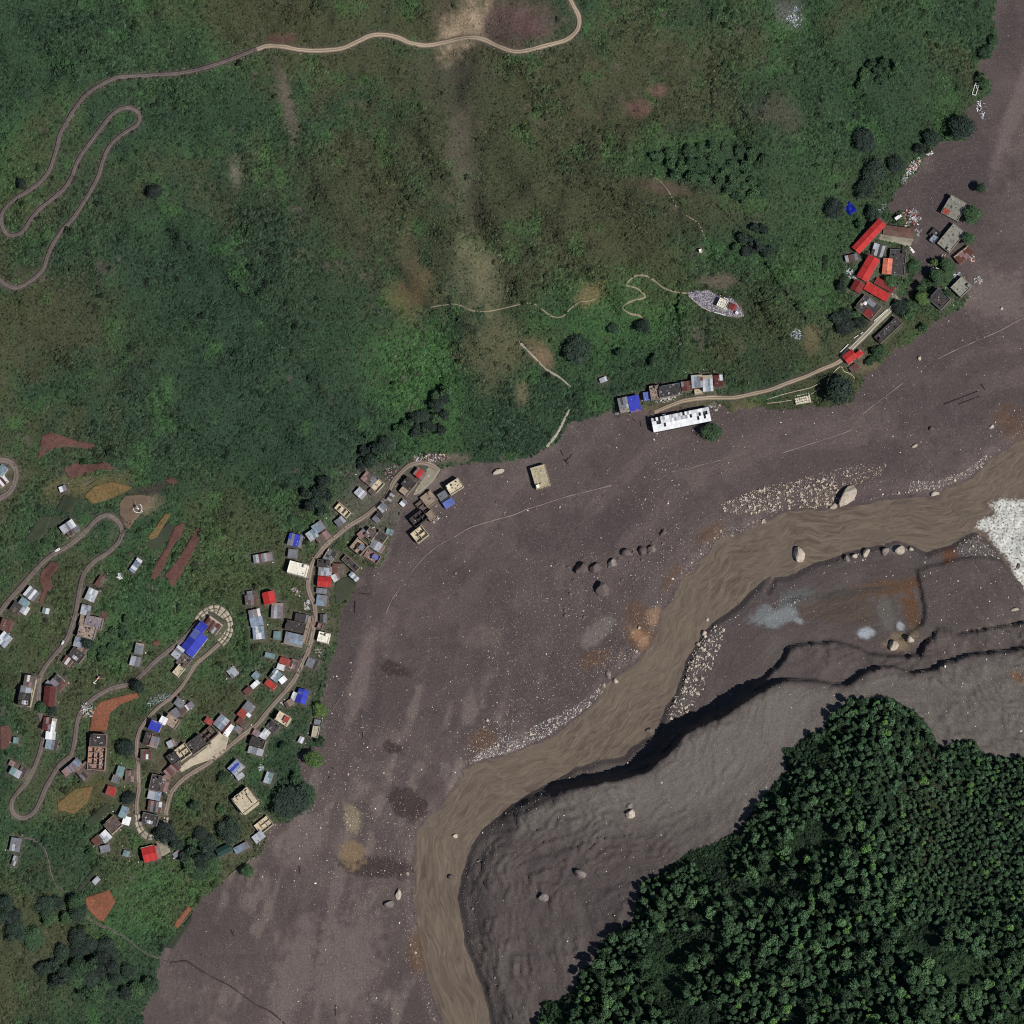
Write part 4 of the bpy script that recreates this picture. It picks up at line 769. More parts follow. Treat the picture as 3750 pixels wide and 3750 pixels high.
# concrete hairpins laid in slabs with open joints
def slab_loop(key, width, lanes, nseg):
    sp, z = RD[key]; r = bpy.data.objects.new('concrete_road', None); COL.objects.link(r); r['kind'] = 'structure'
    d = np.gradient(sp, axis=0); nr = np.stack([-d[:, 1], d[:, 0]], 1)/np.linalg.norm(d, axis=1, keepdims=True)
    cut = np.linspace(0, len(sp)-1, nseg+1)
    for i in range(nseg):
        ks = np.linspace(cut[i]+0.12, cut[i+1]-0.12, 4)
        for l in range(lanes):
            a = -width/2+l*width/lanes+0.08; c = a+width/lanes-0.16; V = []
            dz = random.uniform(-.03, .03)
            for k in ks:
                k0 = int(k); f = k-k0; k1 = min(k0+1, len(sp)-1); q = sp[k0]*(1-f)+sp[k1]*f; nn = nr[k0]*(1-f)+nr[k1]*f; zz = z[k0]*(1-f)+z[k1]*f+0.38+dz
                for e in (a, c): V.append(ray(q[0]+nn[0]*e/S, q[1]+nn[1]*e/S, zz))
            V = np.array([[float(t) for t in v] for v in V]); Vb = V.copy(); Vb[:, 2] -= 1.0; m_ = 8
            F = [(0, 1, 3, 2), (2, 3, 5, 4), (4, 5, 7, 6)]
            F += [(0, 2, 2+m_, m_), (2, 4, 4+m_, 2+m_), (4, 6, 6+m_, 4+m_), (3, 1, 1+m_, 3+m_), (5, 3, 3+m_, 5+m_), (7, 5, 5+m_, 7+m_), (1, 0, m_, 1+m_), (6, 7, 7+m_, 6+m_)]
            me = new_mesh('concrete_slab', np.concatenate([V, Vb]), np.array(F))
            if me.polygons[0].normal.z < 0: me.flip_normals()
            obj('concrete_slab', me, M['conc'] if random.random() < .7 else M['conc2'], parent=r)
slab_loop('LOOP1', 8.2, 3, 13); slab_loop('LOOP2', 5.4, 2, 9)
# ------------------------------------------------------------------ parts kit: unit meshes shared by all copies, material per object
def bmesh_obj(name, fn):
    bm = bmesh.new(); fn(bm); me = bpy.data.meshes.new(name); bm.to_mesh(me); bm.free(); me.materials.append(None); return me
def box_into(bm, c, s, rot=0.0, taper=1.0):
    vs = []; co, si = math.cos(rot), math.sin(rot)
    for z in (-.5, .5):
        for x, y in ((-.5, -.5), (.5, -.5), (.5, .5), (-.5, .5)):
            t = taper if z > 0 else 1; X, Y = x*s[0]*t, y*s[1]*t; vs.append(bm.verts.new((c[0]+X*co-Y*si, c[1]+X*si+Y*co, c[2]+z*s[2])))
    for f in ((3, 2, 1, 0), (4, 5, 6, 7), (0, 1, 5, 4), (1, 2, 6, 5), (2, 3, 7, 6), (3, 0, 4, 7)): bm.faces.new([vs[i] for i in f])
def cyl_into(bm, a, b_, r0, r1, n_=8):
    a, b_ = Vector(a), Vector(b_); ax_ = (b_-a).normalized(); u = ax_.orthogonal().normalized(); v = ax_.cross(u); A = []; Bv = []
    for i in range(n_):
        d = u*math.cos(i*2*math.pi/n_)+v*math.sin(i*2*math.pi/n_); A.append(bm.verts.new(a+d*r0)); Bv.append(bm.verts.new(b_+d*r1))
    for i in range(n_): bm.faces.new((A[i], A[(i+1) % n_], Bv[(i+1) % n_], Bv[i]))
    bm.faces.new(A[::-1]); bm.faces.new(Bv)
def ubox(bm): box_into(bm, (0, 0, 0), (1, 1, 1))
def usheet(bm, nr=6):                      # corrugated metal sheet, ribs run along y
    xs = np.linspace(-.5, .5, nr*2+1); top = []; 
    for i, x in enumerate(xs):
        z = 0.5 if i % 2 else 0.0; top.append((bm.verts.new((x, -.5, z)), bm.verts.new((x, .5, z)), bm.verts.new((x, -.5, z-.6)), bm.verts.new((x, .5, z-.6))))
    for a, b2 in zip(top, top[1:]):
        bm.faces.new((a[0], b2[0], b2[1], a[1])); bm.faces.new((a[3], b2[3], b2[2], a[2]))
    bm.faces.new((top[0][0], top[0][1], top[0][3], top[0][2])); bm.faces.new((top[-1][1], top[-1][0], top[-1][2], top[-1][3]))
def utank(bm): cyl_into(bm, (0, 0, 0), (0, 0, .8), .5, .5, 12); cyl_into(bm, (0, 0, .8), (0, 0, 1), .46, .15, 12)
UB = bmesh_obj('block', ubox); US = bmesh_obj('sheet', usheet); UT = bmesh_obj('tank', utank)
def part(name, me, parent, loc, scl, m, rot=(0, 0, 0), label=None):
    o = bpy.data.objects.new(name, me); COL.objects.link(o); o.parent = parent; o.location = loc; o.scale = scl; o.rotation_euler = rot
    if me.materials:
        o.material_slots[0].link = 'OBJECT'; o.material_slots[0].material = m
    if label: o['label'] = label
    return o
def empty(name, loc, rz=0):
    o = bpy.data.objects.new(name, None); COL.objects.link(o); o.location = loc; o.rotation_euler = (0, 0, rz); o.empty_display_size = 1; return o
# ------------------------------------------------------------------ roof, wall and other materials
def obj_mat(name, c, var=0.12, stain=None, amt=0.4, rough=0.7, metal=0.0, sc=0.35, ribs=0.0):
    n = N(name); p = n.pos(); oi = n.n('ShaderNodeObjectInfo'); cc = n.mixc(n.rng(n.noise(p, sc, 5, 0.65), 0.42, 0.66, 0, amt), lin(c), lin(stain or tuple(v*0.6 for v in c)))
    cc = n.mixc(n.rng(n.noise(p, 1.6, 3), 0.5, 0.75, 0, amt*0.8), cc, lin(tuple(v*0.55 for v in c)))
    cc = n.scale(cc, n.rng(oi.outputs['Random'], 0, 1, 1-var, 1+var)); n.b.inputs['Metallic'].default_value = metal; return n.done(cc, rough)
PAL = dict(gy=(126, 130, 138), lg=(172, 178, 186), wt=(218, 222, 226), wb=(246, 248, 250), bl=(138, 154, 172), te=(124, 152, 152), ru=(112, 74, 66), rd=(186, 54, 52), rr=(168, 78, 70), rk=(134, 50, 50), mr=(96, 50, 48), br=(106, 92, 86), dk=(64, 60, 60),
           cr=(206, 194, 168), tn=(158, 142, 124), pk=(150, 122, 120), ub=(58, 68, 178), uf=(100, 114, 182), wc=(244, 240, 224), pg=(122, 114, 126), pb=(186, 178, 158), gc=(150, 148, 136), sk=(186, 152, 134), mo=(124, 104, 96), dt=(36, 72, 66), **{'or': (222, 130, 104)}, rb=(116, 88, 78), cy=(196, 184, 154))
STAIN = dict(mo=(200, 184, 164), dk=(92, 86, 82), cr=(140, 124, 104), tn=(116, 98, 86), gc=(104, 100, 92), sk=(104, 82, 76), gy=(98, 88, 86), lg=(140, 134, 132), wt=(186, 184, 180), rd=(168, 48, 48), ub=(48, 56, 150), pg=(166, 150, 146), wc=(214, 206, 184), wb=(226, 228, 230))
RM = {k: obj_mat('roof_'+k, v, 0.14, STAIN.get(k), 0.75 if k in ('mo', 'sk', 'pg') else 0.28 if k in ('rd', 'ub', 'wb', 'wc', 'uf') else 0.5, sc=0.9 if k in ('mo', 'sk') else 0.4) for k, v in PAL.items()}
WM = [obj_mat('wall_'+str(i), c, 0.1, None, 0.3) for i, c in enumerate([(176, 162, 140), (150, 140, 126), (128, 120, 112), (190, 180, 160), (140, 112, 100)])]
M['glass'] = obj_mat('window_glass', (40, 48, 56), 0.05, None, 0.1, rough=0.15); M['wood'] = obj_mat('door_wood', (92, 62, 44), 0.2); M['black'] = obj_mat('tank_black', (30, 30, 32), 0.1, rough=0.4); M['white'] = obj_mat('white_paint', (240, 240, 236), 0.03, None, 0.1, rough=0.5)
M['slab'] = obj_mat('concrete_cap', (168, 160, 144), 0.1)
rb = random.Random(5)
def building(f, x, y, ww, ll, a, h, st, cs, label):
    k = FR[f][2]*S; W, L = ww*k, ll*k; cx, cy = P(f, x, y); zg = float(bil(cx, cy)[0]); X, Y, _ = [float(v) for v in ray(cx, cy, zg+h)]
    t = empty('house' if max(W, L) > 5.5 else 'shed', (X, Y, zg), R(a)); tag(t, label, 'house' if max(W, L) > 5.5 else 'shed')
    cs = cs.split('/'); wm = rb.choice(WM); deep = 3.0
    if st == 'O':
        th = 0.35
        for sx_, sy_, lx, ly in ((0, -1, W, th), (0, 1, W, th), (-1, 0, th, L-2*th), (1, 0, th, L-2*th)):
            hh = h*rb.uniform(.82, 1); part('wall', UB, t, (sx_*(W-th)/2, sy_*(L-th)/2, (hh-deep)/2), (lx, ly, hh+deep), RM[cs[0]])
        part('floor', UB, t, (0, 0, h*0.35-1.5), (W-2*th-.02, L-2*th-.02, 3.0), RM[cs[0]])
        nx_, ny_ = max(1, round(W/5)), max(1, round(L/5))
        for i in range(1, nx_): part('partition', UB, t, (-W/2+W*i/nx_+rb.uniform(-.6, .6), rb.choice((-1, 1))*L*.1, h*.35+h*.26), (.25, L*.72, h*.52), RM[cs[0]])
        for i in range(1, ny_): part('partition', UB, t, (rb.choice((-1, 1))*W*.14, -L/2+L*i/ny_+rb.uniform(-.6, .6), h*.35+h*.25), (W*.66, .25, h*.5), RM[cs[0]])
        for i in range(int(W*L/16)): part('rubble', UB, t, (rb.uniform(-.4, .4)*W, rb.uniform(-.4, .4)*L, h*.35+.2), (rb.uniform(.4, 1.6), rb.uniform(.3, 1.1), rb.uniform(.3, .9)), RM[rb.choice(['dk', 'br', 'cr', 'tn', 'lg'])], (rb.uniform(-.2, .2), rb.uniform(-.2, .2), rb.uniform(0, 3)))
        if 'panel' in label or 'blue sheet' in label: part('roof_sheet', US, t, (W*.2, L*.08, h+.1), (W*.4, L*.42, .12), RM['uf' if 'blue' in label else 'gy'], (.04, .05, 0))
        if 'debris' in label:
            for i in range(26): part('debris', UB, t, (rb.uniform(-.42, .42)*W, rb.uniform(-.44, .44)*L, h*.35+.35), (rb.uniform(.6, 2.2), rb.uniform(.5, 1.5), rb.uniform(.4, 1.2)), RM[rb.choice(['dk', 'sk', 'cr', 'cr', 'lg', 'pg', 'mr'])], (rb.uniform(-.2, .2), rb.uniform(-.2, .2), rb.uniform(0, 3)))
    else:
        ins = 0.0 if st == 'F' else 0.25; part('wall', UB, t, (0, 0, (h-.25-deep)/2), (W-2*ins, L-2*ins, h-.25+deep), wm if st != 'F' or cs[0] in ('dk', 'mo', 'br', 'pg') else RM[cs[0]])
        for i, fx in enumerate((-.28, .06, .3)):
            if W*abs(.3) < .9: break
            for st_ in range(max(1, int(h//3))):
                zz = 1.5+st_*2.8
                if i == 1 and st_ == 0: part('door', UB, t, (fx*W, -(L/2-ins), 1.0), (.95, .14, 2.0), M['wood'])
                elif zz < h-.8: part('window', UB, t, (fx*W, -(L/2-ins), zz), (1.1, .12, 1.1), M['glass'])
    if st == 'S':                          # one slope of overlapping sheets, or several for patchwork
        sw = 2.3; nx_ = max(2, min(9, round(W/sw))); ny_ = max(1, min(3, round(L/5.0))); slope = rb.uniform(.05, .11)*rb.choice((-1, 1)); two = L > 8.5
        base = rb.randrange(len(cs)); patchy = len(cs) > 2 or rb.random() < .6; stripe = 'strip' in label or 'corrugated' in label and len(cs) > 1
        for i in range(nx_):
            for j in range(ny_):
                yy = -L/2+L*(j+.5)/ny_; xx = -W/2+W*(i+.5)/nx_
                key = cs[i % len(cs)] if stripe else cs[int((i/nx_*len(cs)+j*.5)) % len(cs)] if rb.random() < .8 else rb.choice(cs)
                if patchy and rb.random() < .07 and cs[0] not in ('rd', 'ub', 'wb'): key = rb.choice(['gy', 'lg', 'ru', 'wt', 'dk'])
                zz = h+yy*slope+.04*((i+j) % 2)+rb.uniform(0, .05); ov = 1.04
                part('roof_sheet', US, t, (xx, yy, zz), (W/nx_*ov, L/ny_*ov, .10), RM[key], (math.atan(slope)+rb.uniform(-.02, .02), rb.uniform(-.025, .025), rb.uniform(-.02, .02)))
        for i in range(int(W*L/30)):       # stones and scraps weighing the tin down
            part('roof_weight', UB, t, (rb.uniform(-.42, .42)*W, rb.uniform(-.4, .4)*L, h+.35), (rb.uniform(.3, 1.0), rb.uniform(.25, .5), .25), RM[rb.choice(['wt', 'dk', 'br', 'lg'])], (0, 0, rb.uniform(0, 3)))
    elif st == 'G':                        # ridge along the longer side
        along = 0 if W >= L else math.pi/2; A_, B_ = max(W, L), min(W, L); pit = .30; n_ = max(3, round(A_/2.4)); rise = pit*B_/2; sl = math.hypot(B_/2, rise)
        g = t; ca, sa = math.cos(along), math.sin(along)
        for i in range(n_):
            for sd in (-1, 1):
                u_ = -A_/2+A_*(i+.5)/n_; v_ = sd*B_/4; key = cs[0] if not (cs[0] == 'ub' and sd > 0 and i > n_*.5 and rb.random() < .6) else 'uf'
                m_ = RM[key]; o = part('roof_sheet', US, t, (u_*ca-v_*sa, u_*sa+v_*ca, h+rise/2+.03*(i % 2)), (A_/n_*1.02, sl*1.06, .09), m_)
                o.rotation_euler = (Matrix.Rotation(along, 3, 'Z') @ Matrix.Rotation(-sd*math.atan2(rise, B_/2), 3, 'X')).to_euler()
        part('ridge_cap', UB, t, (0, 0, h+rise+.08), (A_ if along == 0 else .35, .35 if along == 0 else A_, .12), RM[cs[0]])
        for sd in (-1, 1):                 # gable ends
            part('gable_wall', UB, t, (sd*(A_/2-.45)*ca, sd*(A_/2-.45)*sa, h-.1+rise*.3), ((.2, B_*.6, rise*.7) if along == 0 else (B_*.6, .2, rise*.7)), wm)
        if 'terrace' in label:
            part('terrace_floor', UB, t, (W*.62, 0, h*.45-1.5), (W*.26, L*.92, h*.9+3), RM['pk']); part('parapet', UB, t, (-W*.05, L*.56, h*.5-1.5), (W*1.0, .3, h*.9+3), RM['cr'])
    elif st == 'F':
        part('roof_slab', UB, t, (0, 0, h-.12), (W, L, .24), RM[cs[0]], label=None)
        ph = rb.uniform(.5, .9); th = .28; pm = RM[cs[0]] if cs[0] in ('wc', 'cr', 'gc', 'cy', 'pb', 'tn') else RM[rb.choice(['tn', 'br', 'gy', 'dk'])]
        for sx_, sy_, lx, ly in ((0, -1, W+.1, th), (0, 1, W+.1, th), (-1, 0, th, L-2*th+.1), (1, 0, th, L-2*th+.1)):
            part('parapet', UB, t, (sx_*(W+.1-th)/2, sy_*(L+.1-th)/2, h+ph/2), (lx, ly, ph), pm)
        if W*L > 60:
            q = rb.choice(((-1, 1), (1, 1), (-1, -1))); part('stair_hut', UB, t, (q[0]*(W/2-1.9), q[1]*(L/2-1.8), h+1.15), (2.6, 2.4, 2.3), RM['wc' if 'white hut' in label or 'roof hut' in label else cs[0]])
            if rb.random() < .6 and 'tank' not in label: part('water_tank', UT, t, (-q[0]*W*.25, q[1]*L*.28, h+.01), (1.1, 1.1, 1.3), M['black'])
        n_ = int(W*L/(7 if cs[0] in ('mo', 'dk', 'br', 'pg') else 14))
        for i in range(min(n_, 26)):
            part('roof_clutter', UB, t, (rb.uniform(-.42, .42)*W, rb.uniform(-.42, .42)*L, h+.16), (rb.uniform(.4, 1.8), rb.uniform(.3, 1.3), rb.uniform(.25, .5)), RM[rb.choice(['dk', 'br', 'gy', 'lg', cs[0], cs[0]] if cs[0] not in ('wc', 'cr', 'pb', 'cy') else [cs[0], cs[0], 'dk', 'tn'])], (0, 0, rb.choice((0, 0, .3, .8))))
        if 'white water tanks' in label:
            for dx in (-.6, .6): part('water_tank', UT, t, (dx, L*.24, h+.01), (1.15, 1.15, 1.2), M['white'])
        if 'round white roof tanks' in label:
            part('water_tank', UT, t, (-W*.22, L*.06, h+.01), (3.0, 3.0, 1.6), M['white']); part('water_tank', UT, t, (-W*.33, -L*.12, h+.01), (2.6, 2.6, 1.4), RM['pb']); part('roof_sheet', US, t, (W*.2, -L*.27, h+.5), (W*.4, L*.42, .12), RM['rk'], (.05, 0, 0)); part('roof_sheet', US, t, (-W*.02, L*.3, h+.45), (W*.45, L*.3, .12), RM['gy'])
        if 'red sheet on its roof' in label:
            for q_ in range(3): part('roof_sheet', US, t, (W*(.16+.12*q_), L*.12, h+1.6-.03*q_), (W*.13, L*.62, .12), RM['rr'], (0, .12, 0))
            part('facade_strip', UB, t, (W*.5+.35, 0, h*.5), (.5, L*.8, h*.8), RM['cr'])
        if 'rust red corner' in label:
            for q_ in range(2): part('roof_sheet', US, t, (-W*.34, L*(.2+.16*q_), h+.95), (W*.26, L*.17, .12), RM['rr'])
        if 'pale sheet' in label or 'white sheets' in label:
            for q_ in range(3): part('roof_sheet', US, t, (-W*.1+q_*1.7, -L*.28, h+.6+.03*q_), (1.6, L*.3, .12), RM['wt' if q_ % 2 else 'lg'])
        if 'stepped' in label:
            for q_ in range(5): part('roof_room', UB, t, (-W*.32+rb.uniform(-1, 1), -L*.36+L*.18*q_, h+.9+.3*(q_ % 2)), (W*.22, L*.13, 1.8), RM['cr']); 
            part('roof_room', UB, t, (W*.1, L*.33, h+1.1), (W*.5, L*.2, 2.2), RM['cr'])
            part('ledge', UB, t, (0, -L/2-.7, h*.52), (W*.9, 1.2, .5), RM['cr']); part('ledge', UB, t, (W/2+.7, 0, h*.52), (1.2, L*.9, .5), RM['cr'])
        if 'temple' in label:
            part('plinth', UB, t, (0, 0, .3), (W*1.35, L*1.35, 1.4), RM['gc']); part('border', UB, t, (0, 0, h+.06), (W*.8, L*.8, .1), RM['dk']); part('centre_slab', UB, t, (0, 0, h+.13), (W*.72, L*.72, .12), RM['wc'])
            def ring(bm):
                for rr_, w2, n2_ in ((.30, .035, 24), (.16, .03, 18)):
                    for i in range(n2_):
                        if n2_ == 24 and i % 6 == 0: continue
                        a0, a1 = i*2*math.pi/n2_, (i+1)*2*math.pi/n2_
                        vs = [bm.verts.new((math.cos(q)*r_, math.sin(q)*r_, z)) for z in (0, .06) for q, r_ in ((a0, rr_-w2), (a0, rr_+w2), (a1, rr_+w2), (a1, rr_-w2))]
                        for f_ in ((3, 2, 1, 0), (4, 5, 6, 7), (0, 1, 5, 4), (1, 2, 6, 5), (2, 3, 7, 6), (3, 0, 4, 7)): bm.faces.new([vs[i2] for i2 in f_])
            part('roof_emblem', bmesh_obj('emblem', ring), t, (0, 0, h+.2), (W*.85, L*.85, 1), RM['dk'])
    return t
BO = [building(*q) for q in B]
# the long white hall: panels with gaps where sheets are gone, a dark floor below
def white_hall():
    f, x, y, ww, ll, a, h = WHITE; k = FR[f][2]*S; W, L = ww*k, ll*k; cx, cy = P(f, x, y); zg = float(bil(cx, cy)[0]); X, Y, _ = [float(v) for v in ray(cx, cy, zg+h)]
    t = empty('hall', (X, Y, zg), R(a)); tag(t, 'long white roofed hall with missing roof panels on the mud', 'hall')
    part('wall', UB, t, (0, 0, h/2-1.9), (W-.5, L-.5, h+2), RM['dk']); nx_ = 26; ny_ = 4; rr = random.Random(3)
    for j in range(ny_):
        for i in range(nx_):
            gone = (j >= 2 and rr.random() < .22) or (j == 1 and rr.random() < .10) or (i < 4 and j > 1 and rr.random() < .45)
            u_, v_ = -W/2+W*(i+.5)/nx_, -L/2+L*(j+.5)/ny_; rise = .12*(L/2-abs(v_))
            if gone:
                if rr.random() < .4: part('roof_purlin', UB, t, (u_, v_, h+rise-.3), (W/nx_, .2, .15), RM['br'])
                continue
            part('roof_panel', UB, t, (u_, v_, h+rise+.02*(i % 2)), (W/nx_*.985, L/ny_*.99, .10), RM['wb' if j < 2 else rr.choice(['wb', 'wt', 'wt', 'wb', 'lg'] if i > 8 else ['wt', 'lg', 'wt', 'wb'])], (math.atan(.12)*(1 if v_ < 0 else -1), 0, 0))
    part('porch_hut', UB, t, (-W*.27, L*.56, 1.8), (2.8, 2.0, 3.6), RM['wt'])
white_hall()
# ------------------------------------------------------------------ tree crowns, shrubs, rocks
def crown_mesh(name, seed, nleaf, lobes, flat=0.75, leaf=0.17):
    rr = np.random.RandomState(seed); V = []; F = []
    ce = []
    for i in range(lobes):
        th = rr.rand()*6.28; r_ = rr.rand()**.6*.62; ce.append((math.cos(th)*r_, math.sin(th)*r_, (rr.rand()-.35)*.55*flat+.1*(1-r_), .30+.22*rr.rand()))
    ce.append((0, 0, .15, .55))
    bm = bmesh.new()                       # inner mass so the crown is not see-through
    for c_ in ce:
        g = bmesh.ops.create_icosphere(bm, subdivisions=1, radius=c_[3]*.82, matrix=Matrix.Translation((c_[0], c_[1], c_[2])))
        for v in g['verts']: v.co += Vector(rr.rand(3)-.5)*.10
    me0 = bpy.data.meshes.new('t'); bm.to_mesh(me0); bm.free()
    n0 = len(me0.vertices); a = np.empty(n0*3, np.float32); me0.vertices.foreach_get('co', a); V = list(map(tuple, a.reshape(-1, 3))); F = [tuple(p.vertices) for p in me0.polygons]; bpy.data.meshes.remove(me0)
    for i in range(nleaf):
        c_ = ce[rr.randint(len(ce))]; d = rr.randn(3); d /= np.linalg.norm(d); d[2] = abs(d[2])*.9-.12; d /= np.linalg.norm(d)
        p_ = np.array(c_[:3])+d*c_[3]*(.85+.35*rr.rand()); t1 = np.cross(d, rr.randn(3)); t1 /= np.linalg.norm(t1); nn = d+.7*rr.randn(3); nn /= np.linalg.norm(nn); t1 -= nn*nn.dot(t1); t1 /= np.linalg.norm(t1); t2 = np.cross(nn, t1)
        s_ = leaf*(.6+.8*rr.rand()); b0 = len(V)
        V += [tuple(p_-t1*s_), tuple(p_-t2*s_*.6+nn*s_*.2), tuple(p_+t1*s_), tuple(p_+t2*s_*.6+nn*s_*.2)]; F += [(b0, b0+1, b0+2), (b0, b0+2, b0+3)]
    me = bpy.data.meshes.new(name); me.from_pydata(V, [], F); me.update(); return me
def leaf_mat(name, c, c2, var=0.3, inst=False):
    n = N(name); p = n.pos(); oi = n.n('ShaderNodeObjectInfo')
    if inst: cc = att(n, 'icol', 'Color', 'INSTANCER')
    else: cc = n.mixc(oi.outputs['Random'], lin(c), lin(c2))
    cc = n.scale(cc, n.rng(n.noise(p, 1.1, 3, 0.7), 0.3, 0.7, 1-var, 1+var)); n.b.inputs['Specular IOR Level'].default_value = 0.2; n.done(cc, 0.75); return n.m
M['leafd'] = leaf_mat('dark_leaves', (56, 76, 57), (72, 98, 66), .45); M['leafb'] = leaf_mat('bright_leaves', (84, 110, 62), (96, 120, 70), .4); M['leafk'] = leaf_mat('deep_leaves', (46, 56, 52), (54, 70, 58), .45); M['leaff'] = leaf_mat('forest_leaves', (70, 96, 70), (98, 130, 86), .5); M['leafi'] = leaf_mat('shrub_leaves', (0, 0, 0), (0, 0, 0), 0.5, True)
M['bark'] = obj_mat('bark', (82, 70, 58), 0.1)
CR = []
for i in range(6):
    me = crown_mesh('crown_leaves', 40+i, 420, 9+i % 4); me.materials.append(None); CR.append(me)
BIGC = [crown_mesh('crown_leaves', 60+i, 1500, 22, 0.7, 0.075) for i in range(3)]
for me in BIGC: me.materials.append(None)
def trunk_fn(bm):
    cyl_into(bm, (0, 0, -1.2), (0, 0, .62), .075, .045, 7)
    for i in range(4):
        a = i*1.7; cyl_into(bm, (0, 0, .35+.08*i), (math.cos(a)*.38, math.sin(a)*.38, .8), .035, .012, 5)
TRK = bmesh_obj('trunk_limbs', trunk_fn)
rt = random.Random(9)
def tree(px, py, r, h, label, m='leafd', group=None, big=False, name='tree'):
    zg = float(bil(px, py)[0]); X, Y, _ = [float(v) for v in ray(px, py, zg+h*.7)]
    t = empty(name, (X, Y, zg), rt.uniform(0, 6.28)); tag(t, label, 'tree', group)
    part('trunk', TRK, t, (0, 0, 0), (max(r*.9, 1), max(r*.9, 1), h*.62), M['bark'])
    part('crown', rt.choice(BIGC if big else CR), t, (0, 0, h*.62), (r*rt.uniform(.92, 1.08), r*rt.uniform(.92, 1.08), min(r*1.0, h*.5)), M[m]); return t
def T_(f, x, y, r, h, label, m='leafd', big=None, name='tree'):
    cx, cy = P(f, x, y); rr = r*FR[f][2]*S; tree(cx, cy, rr, h, label, m, None, (rr > 4.5) if big is None else big, name)
T_('T31', 540, 1005, 135, 17, 'huge dark round tree at the mud edge by the white slab', 'leafk')
T_('T12', 430, 1855, 78, 11, 'round bright green tree on bare mud at the village edge', 'leafb')
T_('T21', 1490, 1325, 78, 10, 'round dark tree at the corner of the long white hall')
T_('T30', 1460, 965, 105, 12, 'large dark tree standing out into the mud above the compound', 'leafk')
T_('T30', 1235, 1040, 75, 10, 'dark tree beside the large one at the mud edge', 'leafk')
T_('T30', 1150, 1125, 48, 8, 'small dark tree between the debris and the mud edge trees', 'leafk')
T_('T30', 1640, 640, 55, 9, 'lopsided tree by the white foundation frame'); T_('T30', 1605, 585, 38, 7, 'small tree above the white foundation frame')
T_('T30', 1705, 300, 48, 8, 'upper dark tree at the top right mud edge'); T_('T30', 1650, 395, 58, 8, 'lower dark tree at the top right mud edge')
T_('T30', 1605, 1415, 48, 10, 'lone small tree with a long shadow on the mud'); T_('T30', 1540, 1620, 78, 10, 'dark tree right of the rust cornered flat roof')
T_('T30', 1510, 1800, 52, 9, 'tree at the right corner of the parapet roof'); T_('T30', 800, 1610, 62, 9, 'dark tree above the longest red hall', 'leafk')
T_('T30', 740, 1050, 95, 11, 'wide dark tree at the left of the upper grove', 'leafk'); T_('T30', 800, 1300, 120, 12, 'broad dark crown in the middle of the upper grove', 'leafk'); T_('T30', 970, 1240, 75, 9, 'dark crown beside the white debris slope', 'leafk')
T_('T30', 740, 1430, 85, 10, 'dark crown just above the dark roadside trees', 'leafk'); T_('T30', 500, 1570, 80, 9, 'dark tree left of the blue tarpaulin', 'leafk'); T_('T30', 700, 1690, 38, 7, 'small dark tree left of the longest red hall')
T_('T21', 980, 530, 62, 9, 'dark tree at the end of the zigzag footpath', 'leafk'); T_('T21', 490, 700, 118, 11, 'wide dark tree clump on the slope above the rubble gully', 'leafk'); T_('T21', 820, 730, 50, 7, 'dark bush tree right of the wide clump'); T_('T21', 1080, 780, 55, 7, 'dark bush tree above the blue tarpaulin house'); T_('T21', 750, 540, 48, 7, 'dark bush tree left of the zigzag footpath end')
T_('T03', 1250, 500, 92, 11, 'dark tree on the right of the second concrete loop', 'leafk'); T_('T03', 1340, 570, 60, 9, 'smaller dark tree below the loop tree', 'leafk'); T_('T03', 1720, 470, 105, 11, 'large dark tree below the stepped cream house', 'leafk'); T_('T03', 1690, 80, 55, 8, 'round dark tree left of the blue striped roof')
T_('T03', 1465, 290, 45, 8, 'dark tree on the lawn left of the stepped cream house'); T_('T03', 1660, 315, 35, 6, 'small dark tree right of the lawn'); T_('T03', 1860, 780, 55, 8, 'lone spiky tree at the mud edge below the blue grey roof'); T_('T03', 970, 230, 65, 8, 'dark tree above the bright white tilted sheet', 'leafk')
T_('T13', 150, 150, 88, 11, 'large dark tree at the mud edge below the village', 'leafk'); T_('T13', 205, 110, 50, 9, 'green tree touching the large mud edge tree'); T_('Y4', 500, 690, 56, 8, 'dark tree in the garden below the tin row'); T_('Y4', 620, 1010, 70, 9, 'dark tree left of the muddy inlet'); T_('Y4', 850, 330, 80, 7, 'bright bushy tree at the green point by the mud', 'leafb'); T_('Y4', 850, 630, 50, 6, 'spiky dark shrub tree under the pale beige roof')
T_('T00', 160, 1385, 42, 6, 'solitary dark tree above the upper switchback', 'leafk'); T_('T00', 1165, 1440, 60, 6, 'dark bush on the slope right of the switchbacks', 'leafk'); T_('Z7', 500, 770, 70, 9, 'dense dark tree at the top end of the concrete road', 'leafk'); T_('Z7', 650, 615, 40, 7, 'round dark tree at the tip of the muddy inlet'); T_('Z7', 740, 440, 32, 6, 'pale green tree in the muddy court', 'leafb')
T_('Z7', 830, 460, 62, 8, 'dark tree between the muddy court and the green point'); T_('Z7', 760, 540, 62, 8, 'dark tree above the dark brown flat roof'); T_('Z7', 570, 760, 50, 8, 'green tree right of the dense tree at the road top'); T_('Z7', 660, 700, 55, 6, 'light green shrub tree at the base of the point', 'leafb'); T_('Z7', 830, 670, 32, 6, 'dark tree touching the dark brown flat roof')
